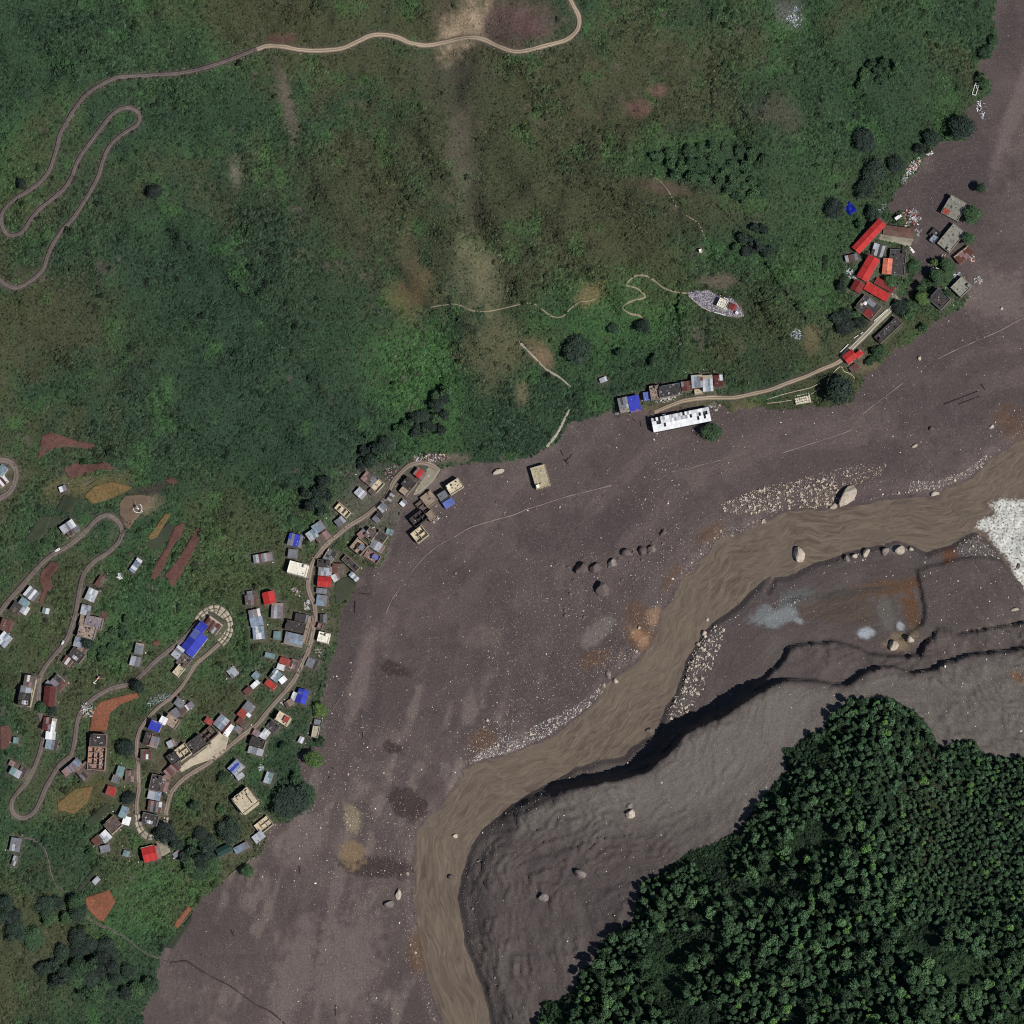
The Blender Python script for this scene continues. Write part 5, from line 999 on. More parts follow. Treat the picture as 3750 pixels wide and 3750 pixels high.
T_('Z7', 590, 470, 62, 8, 'green tree right of the dark grey block'); T_('Z7', 420, 570, 50, 7, 'green tree between the orange roof and the red sheet roof'); T_('Z7', 200, 880, 55, 8, 'dark tree below the tank roof house', 'leafk'); T_('Z7', 80, 900, 80, 9, 'dark tree group crown left of the concrete road', 'leafk'); T_('Z7', 60, 610, 40, 8, 'dark slim tree left of the red annex', 'leafk'); T_('Z7', 90, 810, 50, 8, 'dark tree above the roadside crown', 'leafk'); T_('Z7', 660, 910, 40, 7, 'dark tree at the green bank over the mud')
T_('Y2', 330, 240, 55, 7, 'dark tree leaning over the road below the dark red roof'); T_('Y2', 1020, 560, 70, 9, 'dark tree right of the dark tank roof', 'leafk'); T_('Y2', 410, 270, 50, 7, 'dark tree between the red roof and the maroon roof', 'leafk'); T_('Y1', 700, 590, 60, 7, 'dark tree behind the pale tin roof in the middle row', 'leafk'); T_('T02', 1040, 1300, 60, 8, 'dark tree on the loop road bend', 'leafk'); T_('T02', 940, 1770, 70, 9, 'dark round tree inside the narrow road strip', 'leafk')
def zone(pts, sp, n_, seed, fld=None):
    rr = np.random.RandomState(seed); xs = [p[0] for p in pts]; ys = [p[1] for p in pts]; out = []
    for _ in range(n_*30):
        x, y = rr.uniform(min(xs), max(xs)), rr.uniform(min(ys), max(ys)); s_ = sp*rr.uniform(.8, 1.25)
        if inside(np.array([x]), np.array([y]), pts)[0] and all((x-a)**2+(y-b_)**2 > (s_*.5+c*.5)**2 for a, b_, c in out):
            if bil(x, y, bld_d)[0] > 3 and bil(x, y, road_d)[0] > 2: out.append((x, y, s_))
        if len(out) >= n_: break
    return out
GROVES = [(PL('T30', [(880, 420), (1010, 500), (960, 640), (700, 640), (690, 460)]), 26, 10, 'dark grove tree high on the right slope', 'dark grove high on the right slope', 'leafd', 7),
  (PL('T20', [(1060, 1180), (1500, 1060), (1932, 1140), (1932, 1480), (1780, 1530), (1560, 1400), (1240, 1320), (1060, 1280)]), 28, 34, 'dark tree in the belt across the upper right slope', 'tree belt across the upper right slope', 'leafd', 7),
  (PL('T20', [(1640, 1900), (1800, 1720), (1932, 1680), (1932, 1900)]), 26, 9, 'dark tree left of the blue tarpaulin grove', 'trees left of the blue tarpaulin', 'leafk', 7),
  (PL('T11', [(1290, 1080), (1440, 960), (1460, 1100), (1380, 1330), (1180, 1340), (1010, 1300), (1180, 1180)]), 30, 14, 'dark tree in the hollow above the top of the village', 'dark hollow above the village', 'leafk', 8),
  (PL('T11', [(770, 1440), (980, 1400), (900, 1560), (780, 1560)]), 30, 6, 'dark tree above the pinkish grey roofs', 'trees above the uppermost roofs', 'leafk', 8),
  (PL('T11', [(330, 1760), (520, 1680), (560, 1900), (340, 1930)]), 30, 7, 'dark tree in the clump uphill of the cream shell', 'tree clump uphill of the village', 'leafk', 8),
  (PL('T03', [(280, 1080), (430, 960), (560, 960), (600, 1100), (400, 1180)]), 40, 6, 'dark tree beside the stone stairway', 'trees beside the stone stairway', 'leafk', 9),
  (PL('T03', [(300, 1500), (600, 1230), (830, 1330), (900, 1500), (1080, 1560), (1160, 1660), (1000, 1700), (700, 1720), (430, 1640)]), 40, 26, 'dark tree in the wood at the lower left corner', 'wood at the lower left corner', 'leafk', 9),
  (PL('T03', [(0, 1000), (180, 1080), (260, 1300), (100, 1250), (0, 1150)]), 44, 5, 'dark tree at the left edge of the lower wood', 'trees at the left edge of the lower wood', 'leafk', 8),
  (PL('T03', [(1330, 640), (1500, 480), (1640, 560), (1600, 780), (1420, 800)]), 34, 10, 'dark tree in the strip between the red ridged house and the teal roof', 'trees left of the teal roof', 'leafk', 8),
  (PL('T31', [(1130, 380), (960, 560), (840, 760), (740, 860), (720, 760), (860, 640), (1000, 480)]), 24, 12, 'green tree on the bank between the concrete road and the mud', 'trees on the bank below the concrete road', 'leafd', 6),
  (PL('T31', [(500, 560), (620, 540), (690, 420), (560, 400), (490, 460)]), 26, 6, 'dark tree left of the concrete road', 'trees left of the concrete road', 'leafk', 7),
  (PL('T02', [(700, 900), (980, 780), (980, 960), (800, 1100), (680, 1080)]), 26, 10, 'tree in the gardens right of the middle road row', 'garden trees right of the middle road row', 'leafd', 6)]
NT = 0
for pts, sp_, n_, lb, gr, m, hh in GROVES:
    for x, y, s_ in zone(pts, sp_, n_, len(lb)): tree(x, y, s_*S*.85, hh*rt.uniform(.7, 1.25), lb, m if rt.random() < .7 else 'leafd', gr, s_ > 34); NT += 1
# the forest on the lower right slope: the largest crowns as trees, the rest joined as stuff
rr = np.random.RandomState(77); FT = []; cell = {}
for _ in range(26000):
    x, y = rr.uniform(1900, 4150), rr.uniform(2500, 4150)
    open_ = 3300 < x < 3560 and 2900 < y < 3300 or x > 3480 and y < 3350
    gap = fbm(np.array([x]), np.array([y]), 190, 140, 3)[0]
    if gap < .40 and y > 2700 and not open_: continue
    s_ = rr.uniform(13, 22) if open_ or (x < 2750 and y < 3250) else (17+34*rr.rand()**1.6)*(0.75 if y < 3000 else 1)
    if bil(x, y, (sF).reshape(NY, NX))[0] < 6: continue
    key = (int(x//45), int(y//45))
    if all((x-a)**2+(y-b_)**2 > ((s_+c)*.40)**2 for i in (-1, 0, 1) for j in (-1, 0, 1) for a, b_, c in cell.get((key[0]+i, key[1]+j), ())):
        cell.setdefault(key, []).append((x, y, s_)); FT.append((x, y, s_))
FT.sort(key=lambda q: -q[2]*(1 if (0 < q[0] < 3750 and q[1] < 3750) else .01))
NIND = max(0, 300-NT-68)
for x, y, s_ in FT[:NIND]: tree(x, y, s_*S*.56, s_*S*rt.uniform(1.1, 1.6)+1.5, 'dense green forest tree on the steep lower right slope', rt.choice(('leaff', 'leaff', 'leafd')), 'forest trees on the lower right slope', False, 'forest_tree')
# ------------------------------------------------------------------ scattered growth and stones as instanced stuff
TPL = bpy.data.collections.new('templates')
def tpl(col_, me, m):
    me = me.copy(); me.materials.clear(); me.materials.append(m); o = bpy.data.objects.new('leaf_template', me); col_.objects.link(o); return o
def scatter(name, pos, scl, rot, cols, var, meshes, m, smooth=False):
    tc = bpy.data.collections.new(name+'_kinds'); [tpl(tc, me, m) for me in meshes]
    me = bpy.data.meshes.new(name); me.vertices.add(len(pos)); me.vertices.foreach_set('co', np.asarray(pos, np.float32).ravel())
    def at(nm, ty, key, v):
        a = me.attributes.new(nm, ty, 'POINT'); a.data.foreach_set(key, np.asarray(v, np.float32 if ty != 'INT' else np.int32).ravel())
    at('sc', 'FLOAT_VECTOR', 'vector', scl); at('ro', 'FLOAT_VECTOR', 'vector', rot); at('icol', 'FLOAT_VECTOR', 'vector', cols); at('kind', 'INT', 'value', var)
    o = bpy.data.objects.new(name, me); COL.objects.link(o); o['kind'] = 'stuff'
    g = bpy.data.node_groups.new(name, 'GeometryNodeTree'); g.interface.new_socket('Geometry', in_out='INPUT', socket_type='NodeSocketGeometry'); g.interface.new_socket('Geometry', in_out='OUTPUT', socket_type='NodeSocketGeometry')
    def nd(t, **k):
        q = g.nodes.new(t)
        for a, v in k.items(): setattr(q, a, v)
        return q
    gi, go = nd('NodeGroupInput'), nd('NodeGroupOutput'); ip = nd('GeometryNodeInstanceOnPoints'); ci = nd('GeometryNodeCollectionInfo'); ci.inputs['Collection'].default_value = tc; ci.inputs['Separate Children'].default_value = True; ci.inputs['Reset Children'].default_value = True
    def na(nm, ty):
        q = nd('GeometryNodeInputNamedAttribute', data_type=ty); q.inputs['Name'].default_value = nm; return q.outputs[0]
    m2p = nd('GeometryNodeMeshToPoints'); g.links.new(gi.outputs[0], m2p.inputs['Mesh']); g.links.new(m2p.outputs[0], ip.inputs['Points']); g.links.new(ci.outputs[0], ip.inputs['Instance']); ip.inputs['Pick Instance'].default_value = True
    g.links.new(na('kind', 'INT'), ip.inputs['Instance Index']); e2r = nd('FunctionNodeEulerToRotation'); g.links.new(na('ro', 'FLOAT_VECTOR'), e2r.inputs[0]); g.links.new(e2r.outputs[0], ip.inputs['Rotation']); g.links.new(na('sc', 'FLOAT_VECTOR'), ip.inputs['Scale']); g.links.new(ip.outputs[0], go.inputs[0])
    md = o.modifiers.new('scatter', 'NODES'); md.node_group = g; return o
def jit(x0, x1, y0, y1, st, seed):
    rr = np.random.RandomState(seed); X, Y = np.meshgrid(np.arange(x0, x1, st), np.arange(y0, y1, st)); X = X.ravel()+rr.uniform(-.5, .5, X.size)*st; Y = Y.ravel()+rr.uniform(-.5, .5, Y.size)*st; return X, Y, rr
Vg, Fg, Rg = sV.reshape(NY, NX), sF.reshape(NY, NX), sR.reshape(NY, NX); NG = NORTH.reshape(NY, NX).astype(float)
# shrub carpet on the slopes
def shrub_mesh(seed):
    rr = np.random.RandomState(seed); bm = bmesh.new()
    for i in range(5):
        a = i*1.26+rr.rand(); r_ = .55*rr.rand()**.5 if i else 0
        g = bmesh.ops.create_icosphere(bm, subdivisions=1, radius=.42+.2*rr.rand(), matrix=Matrix.Translation((math.cos(a)*r_*1.3, math.sin(a)*r_*1.3, .12*rr.rand())) @ Matrix.Rotation(rr.rand()*3, 4, 'Z') @ Matrix.Diagonal((1, 1, .85, 1)))
        for v in g['verts']: v.co += Vector(rr.rand(3)-.5)*.30
    bmesh.ops.delete(bm, geom=[f for f in bm.faces if f.calc_center_median().z < -.18], context='FACES')
    me = bpy.data.meshes.new('shrub'); bm.to_mesh(me); bm.free(); return me
SHR = [shrub_mesh(i) for i in range(5)]
X, Y, rr = jit(-260, 4010, -260, 4010, 8.5, 3)
ins = (bil(X, Y, Vg) > -2-2*rr.rand(X.size)) & (bil(X, Y, NG) > .5); inF = bil(X, Y, Fg) > 3
ok = (ins & (bil(X, Y, road_d) > .7) & (bil(X, Y, bld_d) > .9)) | inF
fldm = np.zeros(X.size, bool)
for q in PLOUGH+DARKF+[ORANGE, YARD, TURN, APRON, TERR, TEMPLE, PAD]: fldm |= inside(X, Y, q)
for q, wd in ((PATH1, 3), (PATH2, 4.5), (PATH3, 4), (GULLY[3:], 6), (STAIR, 4.5)): fldm |= seg_dist(X.astype(np.float32), Y.astype(np.float32), q) < wd
ok &= ~fldm; X, Y, inF = X[ok], Y[ok], inF[ok]
Cg = [C[:, i].reshape(NY, NX) for i in range(3)]; cc = np.stack([bil(X, Y, c_) for c_ in Cg], 1)
gr = (cc[:, 1]-cc[:, 0])/(cc[:, 1]+1e-4); bushy = ss(-0.05, 0.35, gr); tall = ss(.45, .62, fbm(X, Y, 160, 120, 3)); bald = (gr < 0.02) & (np.random.RandomState(4).rand(X.size) < .75)
keep = ~bald; X, Y, inF, cc, bushy, tall = X[keep], Y[keep], inF[keep], cc[keep], bushy[keep], tall[keep]
rr = np.random.RandomState(8); k = len(X); sc = (0.62+.75*rr.rand(k)**2)*(.65+.45*bushy)*(1+.35*tall); sc[inF] *= 1.1; big_ = (rr.rand(k) < .012*(1+2*tall)) & ~inF; sc[big_] *= 2.0
z = bil(X, Y); px_, py_, pz_ = ray(X, Y, z-.1)
icol = cc*(0.45+1.15*rr.rand(k, 1)**1.3)*1.12; icol[big_] *= .7
scatter('shrub_cover', np.stack([px_, py_, pz_], 1), np.stack([sc, sc, sc*(.75+.8*rr.rand(k))], 1), np.stack([0*X, 0*X, rr.rand(k)*6.28], 1), icol, rr.randint(0, 5, k), SHR, M['leafi']); NSH = k
# remaining forest trees
rest = np.array(FT[NIND:]); rr = np.random.RandomState(12); k = len(rest); hh = rest[:, 2]*S*(1.0+.7*rr.rand(k))+1; z = bil(rest[:, 0], rest[:, 1])+hh*.6; px_, py_, pz_ = ray(rest[:, 0], rest[:, 1], z)
r_ = rest[:, 2]*S*.56; icol = np.array(lin((78, 106, 76)))*(0.45+.95*rr.rand(k, 1)); br_ = rr.rand(k) < .07; icol[br_] = np.array(lin((104, 142, 80)))
scatter('forest_cover', np.stack([px_, py_, pz_], 1), np.stack([r_, r_, r_*1.05], 1), np.stack([0*z, 0*z, rr.rand(k)*6.28], 1), icol, rr.randint(0, 6, k), CR, M['leafi'])
# rocks
def rock_mesh(seed, sub=2):
    rr = np.random.RandomState(seed); bm = bmesh.new(); bmesh.ops.create_icosphere(bm, subdivisions=sub, radius=1)
    pl = [(Vector(rr.randn(3)).normalized(), .55+.35*rr.rand()) for _ in range(9)]
    for v in bm.verts:
        for n_, d in pl:
            e = v.co.dot(n_)
            if e > d: v.co -= n_*(e-d)
        v.co += Vector(rr.rand(3)-.5)*.07
    me = bpy.data.meshes.new('rock'); bm.to_mesh(me); bm.free(); me.materials.append(None); return me
RK = [rock_mesh(i) for i in range(6)]; RKS = [rock_mesh(20+i, 1) for i in range(5)]
n = N('stone_scatter'); cc_ = att(n, 'icol', 'Color', 'INSTANCER'); M['stones'] = n.done(n.scale(cc_, n.rng(n.noise(n.pos(), 1.2, 3), .3, .7, .8, 1.2)), .9)
M['palerock'] = obj_mat('pale_boulder', (196, 184, 168), .12, (140, 126, 112), .6, sc=.5); M['mudrock'] = obj_mat('muddy_boulder', (108, 97, 94), .1, (90, 80, 79), .5); M['greyrock'] = obj_mat('grey_boulder', (140, 130, 124), .12, (92, 84, 80), .6)
rk = random.Random(21); BLD = []
def boulder(f, x, y, rx_, ry_, ang, label, m='palerock', hz=.7, group=None, sink=.25):
    cx, cy = P(f, x, y); k_ = FR[f][2]*S; a, b_ = rx_*k_, ry_*k_; zb_ = max(float(bil(cx, cy)[0]), 8+6*(cx-cy)/3750-.7); hh = hz*min(a, b_)
    X_, Y_, Z_ = [float(v) for v in ray(cx, cy, zb_+hh*(1-2*sink*.5))]
    o = bpy.data.objects.new('boulder', rk.choice(RK)); COL.objects.link(o); o.location = (X_, Y_, zb_+hh*(1-sink*1.4)); o.scale = (a*1.12, b_*1.12, hh*1.2); o.rotation_euler = (0, 0, R(ang)); o.material_slots[0].link = 'OBJECT'; o.material_slots[0].material = M[m]; tag(o, label, 'boulder', group); return o
for q in [('T31', 605, 1795, 96, 52, 48, 'giant pale pointed boulder at the top of the north bank'), ('T31', 495, 1880, 34, 26, 0, 'pale block at the foot of the giant pointed boulder'), ('T31', 1265, 1783, 34, 20, 20, 'flat pinkish boulder at the river edge right of the giant boulder'),
          ('T32', 240, 318, 48, 64, 25, 'pale cracked boulder standing alone in the river'), ('T22', 772, 1262, 18, 24, 15, 'egg shaped pale boulder in the shallows'), ('T22', 714, 1215, 22, 32, 10, 'grey tall boulder on the bank above the egg shaped one', 'greyrock'), ('T22', 1022, 1635, 30, 22, -20, 'grey boulder in the river by the dark cliff', 'greyrock'),
          ('T22', 1462, 800, 12, 14, 0, 'small white rock alone in the middle river'), ('T22', 1435, 905, 24, 20, 30, 'boulder at the upper tip of the boulder bar'), ('T11', 1822, 1615, 46, 20, 18, 'long pale slab lying by the buried road'), ('T31', 1146, 765, 14, 17, 0, 'white rock alone on the upper mud'), ('T31', 1765, 388, 11, 14, 20, 'small white rock at the right on the mud'),
          ('T13', 604, 540, 12, 24, -10, 'upright white rock left of the lower river'), ('T13', 565, 582, 22, 16, 0, 'muddy grey rock beside the upright white rock', 'greyrock'), ('T23', 500, 198, 22, 18, 20, 'pale cube boulder on the smooth grey bank'), ('T23', 495, 163, 16, 12, 0, 'grey rock touching the pale cube boulder', 'greyrock'), ('T23', 284, 455, 26, 19, -20, 'mud capped boulder with a white rim', 'greyrock'),
          ('T23', 130, 552, 22, 18, 0, 'dark boulder on the ridged lower bank', 'greyrock'), ('T32', 1885, 400, 20, 24, 0, 'dark rock in the white rapids', 'mudrock'), ('T32', 745, 296, 24, 36, -25, 'long pale boulder on the far spit'), ('T32', 660, 320, 22, 18, 0, 'round pale boulder left of the long one on the spit'), ('T32', 890, 285, 26, 36, -30, 'broad grey boulder in the middle of the spit', 'greyrock'),
          ('T32', 1000, 275, 40, 34, 10, 'wide whitish boulder near the right of the spit'), ('T32', 1085, 270, 18, 16, 0, 'small pale boulder at the right of the spit'), ('T32', 600, 340, 22, 26, 30, 'angular grey boulder at the left of the spit', 'greyrock'), ('T32', 1860, 725, 36, 14, 5, 'pinkish slab on the right hand bank'), ('T32', 1080, 950, 26, 30, 10, 'tan rock block by the brown pool'), ('T32', 950, 1000, 44, 40, 20, 'tan broken outcrop below the brown pool'),
          ('T22', 675, 570, 52, 56, 0, 'largest mud coated mound on the boulder field', 'mudrock'), ('T22', 510, 420, 56, 50, 0, 'broad mud coated mound at the left of the boulder field', 'mudrock'), ('T22', 748, 370, 34, 30, 30, 'mound with a pale side in the boulder field', 'greyrock'), ('T22', 970, 290, 28, 42, 0, 'tall mud boulder near the top of the boulder field', 'mudrock'), ('T22', 1045, 265, 30, 26, -20, 'boulder with a white face at the top of the boulder field', 'greyrock'),
          ('T22', 1125, 150, 24, 26, 0, 'dark boulder at the upper end of the boulder field', 'mudrock'), ('T22', 860, 300, 44, 34, 0, 'low mud mound beside the tall mud boulder', 'mudrock'), ('T22', 620, 410, 46, 36, 20, 'low mound right of the broad mound', 'mudrock'), ('T31', 1240, 1295, 22, 18, 20, 'mud coated boulder on the right plain', 'mudrock'), ('T31', 1110, 1425, 24, 13, 30, 'pale rock on the right plain'), ('T31', 1690, 1280, 22, 12, 30, 'long pale rock on the far right plain'), ('T13', 845, 292, 12, 10, 0, 'white rock in the lower river'), ('T13', 828, 467, 14, 12, 0, 'grey rock in the lower river', 'mudrock'), ('T23', 150, 170, 0.1, 0.1, 0, 'x')]:
    if q[6] != 'x': boulder(*q); BLD.append(q)
BARS = [(PL('T22', [(1420, 930), (1540, 830), (1600, 880), (1560, 1000), (1500, 1150), (1430, 1320), (1330, 1480), (1180, 1560), (1150, 1520), (1230, 1350), (1290, 1220), (1330, 1080)]), 1.0, 420, 'pale boulder on the bar right of the river', 'boulder bar right of the river', (206, 198, 186), 7),
  (PL('T22', [(0, 1720), (150, 1600), (330, 1520), (560, 1390), (700, 1260), (670, 1350), (560, 1460), (250, 1680), (90, 1750), (0, 1790)])+PL('T12', [(1830, 1820), (1700, 1850), (1600, 1890), (1640, 1830), (1760, 1740), (1900, 1660)]), .62, 900, 'pale boulder on the gravel tongue left of the river', 'gravel tongue left of the river', (206, 204, 200), 5),
  (PL('T31', [(0, 1720), (160, 1700), (330, 1640), (520, 1700), (560, 1860), (400, 1900), (200, 1890), (60, 1930), (0, 1930)])+PL('T21', [(1932, 1932), (1600, 1932), (1560, 1860), (1700, 1800), (1880, 1730)]), .85, 900, 'pale boulder on the north bank left of the giant boulder', 'boulders left of the giant boulder', (204, 190, 168), 6),
  (PL('T31', [(330, 1640), (700, 1560), (900, 1560), (860, 1650), (660, 1720), (520, 1720)]), .55, 420, 'pale stone above the giant boulder', 'stones above the giant boulder', (190, 176, 158), 4),
  (PL('T31', [(700, 1850), (900, 1800), (1100, 1780), (1330, 1730), (1540, 1640), (1700, 1500), (1640, 1500), (1500, 1600), (1280, 1690), (1080, 1690), (1060, 1770), (880, 1790)]), .7, 420, 'pale boulder along the north bank right of the giant boulder', 'boulders right of the giant boulder', (184, 176, 168), 5),
  (PL('T22', [(300, 780), (440, 330), (700, 280), (900, 220), (1150, 80), (1250, 160), (1010, 330), (880, 520), (700, 680), (620, 770), (420, 800)]), .95, 330, 'mud coated boulder in the boulder field', 'mud coated boulder field', (100, 90, 88), 9),
  (PL('T22', [(1240, 600), (1260, 430), (1400, 280), (1520, 130), (1700, 90), (1900, 20), (1920, 60), (1650, 170), (1490, 250), (1330, 440), (1190, 660), (1100, 720)]), .6, 380, 'stone along the north bank below the boulder field', 'stones along the middle north bank', (170, 158, 148), 5),
  (PL('T22', [(780, 830), (900, 850), (1060, 720), (1090, 760), (1050, 950), (960, 1050), (830, 1160), (700, 1210), (640, 1180), (520, 1080), (680, 1000), (860, 1000)]), .5, 420, 'stone on the orange bank', 'stones on the orange bank', (178, 152, 130), 4),
  (PL('T12', [(1932, 1450), (1760, 1500), (1640, 1650), (1560, 1800), (1520, 1900), (1640, 1840), (1800, 1700), (1932, 1640)]), .5, 300, 'stone at the lower end of the gravel tongue', 'stones below the gravel tongue', (176, 166, 154), 4),
  (PL('T32', [(1400, 280), (1480, 190), (1600, 160), (1680, 260), (1760, 330), (1740, 340), (1600, 320), (1460, 330)]), .6, 220, 'stone beside the white rapids', 'stones beside the rapids', (176, 172, 168), 5),
  (PL('T13', [(640, 280), (665, 280), (670, 560), (690, 740), (740, 960), (780, 1080), (740, 1080), (690, 900), (620, 820), (640, 600)]), .55, 300, 'stone along the left bank of the lower river', 'stones along the lower left bank', (170, 158, 146), 5),
  (PL('T13', [(960, 260), (1010, 240), (1050, 330), (960, 460), (930, 640), (990, 830), (1060, 960), (1010, 1060), (940, 850), (880, 700), (870, 560), (900, 420)]), .5, 420, 'stone on the right bank of the lower river', 'stones on the lower right bank', (122, 112, 108), 5),
  (PL('T13', [(370, 190), (430, 190), (440, 260), (380, 280)]), .5, 80, 'pale stone of the tan patch', 'stones of the tan patch', (188, 172, 140), 3),
  (PL('T32', [(0, 700), (180, 600), (260, 640), (160, 820), (0, 860)]), .45, 200, 'pale stone by the grey pool', 'stones by the grey pool', (176, 182, 184), 3)]
cand = []
for bi, (pts, k_, n_, lb, gr, c_, big) in enumerate(BARS):
    rr = np.random.RandomState(200+bi); xs = [p[0] for p in pts]; ys = [p[1] for p in pts]; X = rr.uniform(min(xs), max(xs), n_*9); Y = rr.uniform(min(ys), max(ys), n_*9); o_ = inside(X, Y, pts); X, Y = X[o_][:n_], Y[o_][:n_]
    for x, y in zip(X, Y): cand.append((min(2.2, k_*(.35+.30*rr.exponential(1.0))), x, y, bi, rr.rand(), rr.rand()))
cand.sort(key=lambda q: -q[0]); NB = 300-len(BLD)-4
for s_, x, y, bi, a, c_ in cand[:NB]:
    boulder('S', x, y, s_/S*(.8+.5*a), s_/S*(.7+.3*c_), a*180, BARS[bi][3], 'mudrock' if bi == 5 else 'greyrock' if bi in (11,) else 'palerock', .45 if bi == 5 else .65, BARS[bi][4])
# small stones everywhere on the mud
X, Y, rr = jit(-150, 3900, -150, 3900, 9.5, 31); dn_ = fbm(X, Y, 420, 130, 4); nr_ = bil(X, Y, NG) > .5; rdist = -bil(X, Y, Rg)
pr = np.where(nr_, .14+.75*ss(.42, .66, dn_)*ss(900, 150, rdist)+.35*ss(160, 10, rdist), .10+.4*ss(60, 5, rdist)+.25*ss(3200, 3500, X)*ss(2900, 2400, Y))
pr = pr*np.where(Y > 3050, np.where(X < 1330, .35, .8), 1)*(1-.7*((X > 3250) & (Y < 1100)))
ok = (bil(X, Y, Vg) < -4) & (bil(X, Y, Fg) < -4) & (rdist > 3) & (rr.rand(X.size) < pr) & (bil(X, Y, bld_d) > .5); X, Y = X[ok], Y[ok]; k = len(X)
s_ = .12+.13*rr.exponential(1.0, k); s_ = np.minimum(s_, 1.1); pale = rr.rand(k); icol = np.where((pale < .5)[:, None], np.array(lin((176, 164, 156))), np.where((pale < .72)[:, None], np.array(lin((226, 218, 206))), np.array(lin((104, 95, 92)))))*(0.75+.5*rr.rand(k, 1))
add = [(q[1], q[2], q[0], q[3]) for q in cand[NB:]]; ax_ = np.array([q[0] for q in add]); ay_ = np.array([q[1] for q in add]); as_ = np.array([q[2] for q in add]); ac = np.array([lin(BARS[q[3]][5]) for q in add])*(.7+.55*rr.rand(len(add), 1))
# debris along the upper dirt roads
sp = spline(UPPER[:14]+[], 6); ex = np.concatenate([sp[::2, 0]+rr.uniform(-5, 5, len(sp[::2])), spline(TAN, 6)[::2, 0]+rr.uniform(-6, 6, len(spline(TAN, 6)[::2]))]); ey = np.concatenate([sp[::2, 1]+rr.uniform(12, 24, len(sp[::2])), spline(TAN, 6)[::2, 1]+rr.uniform(11, 18, len(spline(TAN, 6)[::2]))]); es = .2+.4*rr.rand(len(ex))**3; ec = np.array(lin((176, 162, 148)))*(.7+.5*rr.rand(len(ex), 1))
X, Y, s_, icol = np.concatenate([X, ax_, ex]), np.concatenate([Y, ay_, ey]), np.concatenate([s_, as_*.9, es]), np.concatenate([icol, ac, ec]); k = len(X)
px_, py_, pz_ = ray(X, Y, bil(X, Y)+s_*.2)
scatter('scattered_stones', np.stack([px_, py_, pz_], 1), np.stack([s_*(.8+.6*rr.rand(k)), s_*(.7+.4*rr.rand(k)), s_*.7], 1), np.stack([rr.rand(k)*.6, rr.rand(k)*.6, rr.rand(k)*6.28], 1), icol, rr.randint(0, 5, k), RKS, M['stones'])
# ------------------------------------------------------------------ single things
def place(f, x, y, up=0.0):
    cx, cy = P(f, x, y); zg = float(bil(cx, cy)[0])+up; X, Y, _ = [float(v) for v in ray(cx, cy, zg)]; return X, Y, zg
def gmesh(name, fn, m): me = bmesh_obj(name, fn); me.materials[0] = m; return me
M['red'] = obj_mat('red_paint', (196, 34, 30), .03, rough=.35); M['steel'] = obj_mat('grey_metal', (120, 122, 124), .05, rough=.4); M['dark'] = obj_mat('dark_rotor', (70, 66, 60), .05, rough=.5); M['blade'] = obj_mat('rotor_blade', (150, 136, 116), .05, rough=.5); M['tyre'] = obj_mat('tyre', (24, 24, 25), .02)
def loft(bm, secs, n_=12):                 # secs: (x, z, half width, half height)
    rings = []
    for x, z, w_, h_ in secs: rings.append([bm.verts.new((x, math.cos(i*2*math.pi/n_)*w_, z+math.sin(i*2*math.pi/n_)*h_)) for i in range(n_)])
    for a, b2 in zip(rings, rings[1:]):
        for i in range(n_): bm.faces.new((a[i], a[(i+1) % n_], b2[(i+1) % n_], b2[i]))
    bm.faces.new(rings[0][::-1]); bm.faces.new(rings[-1])
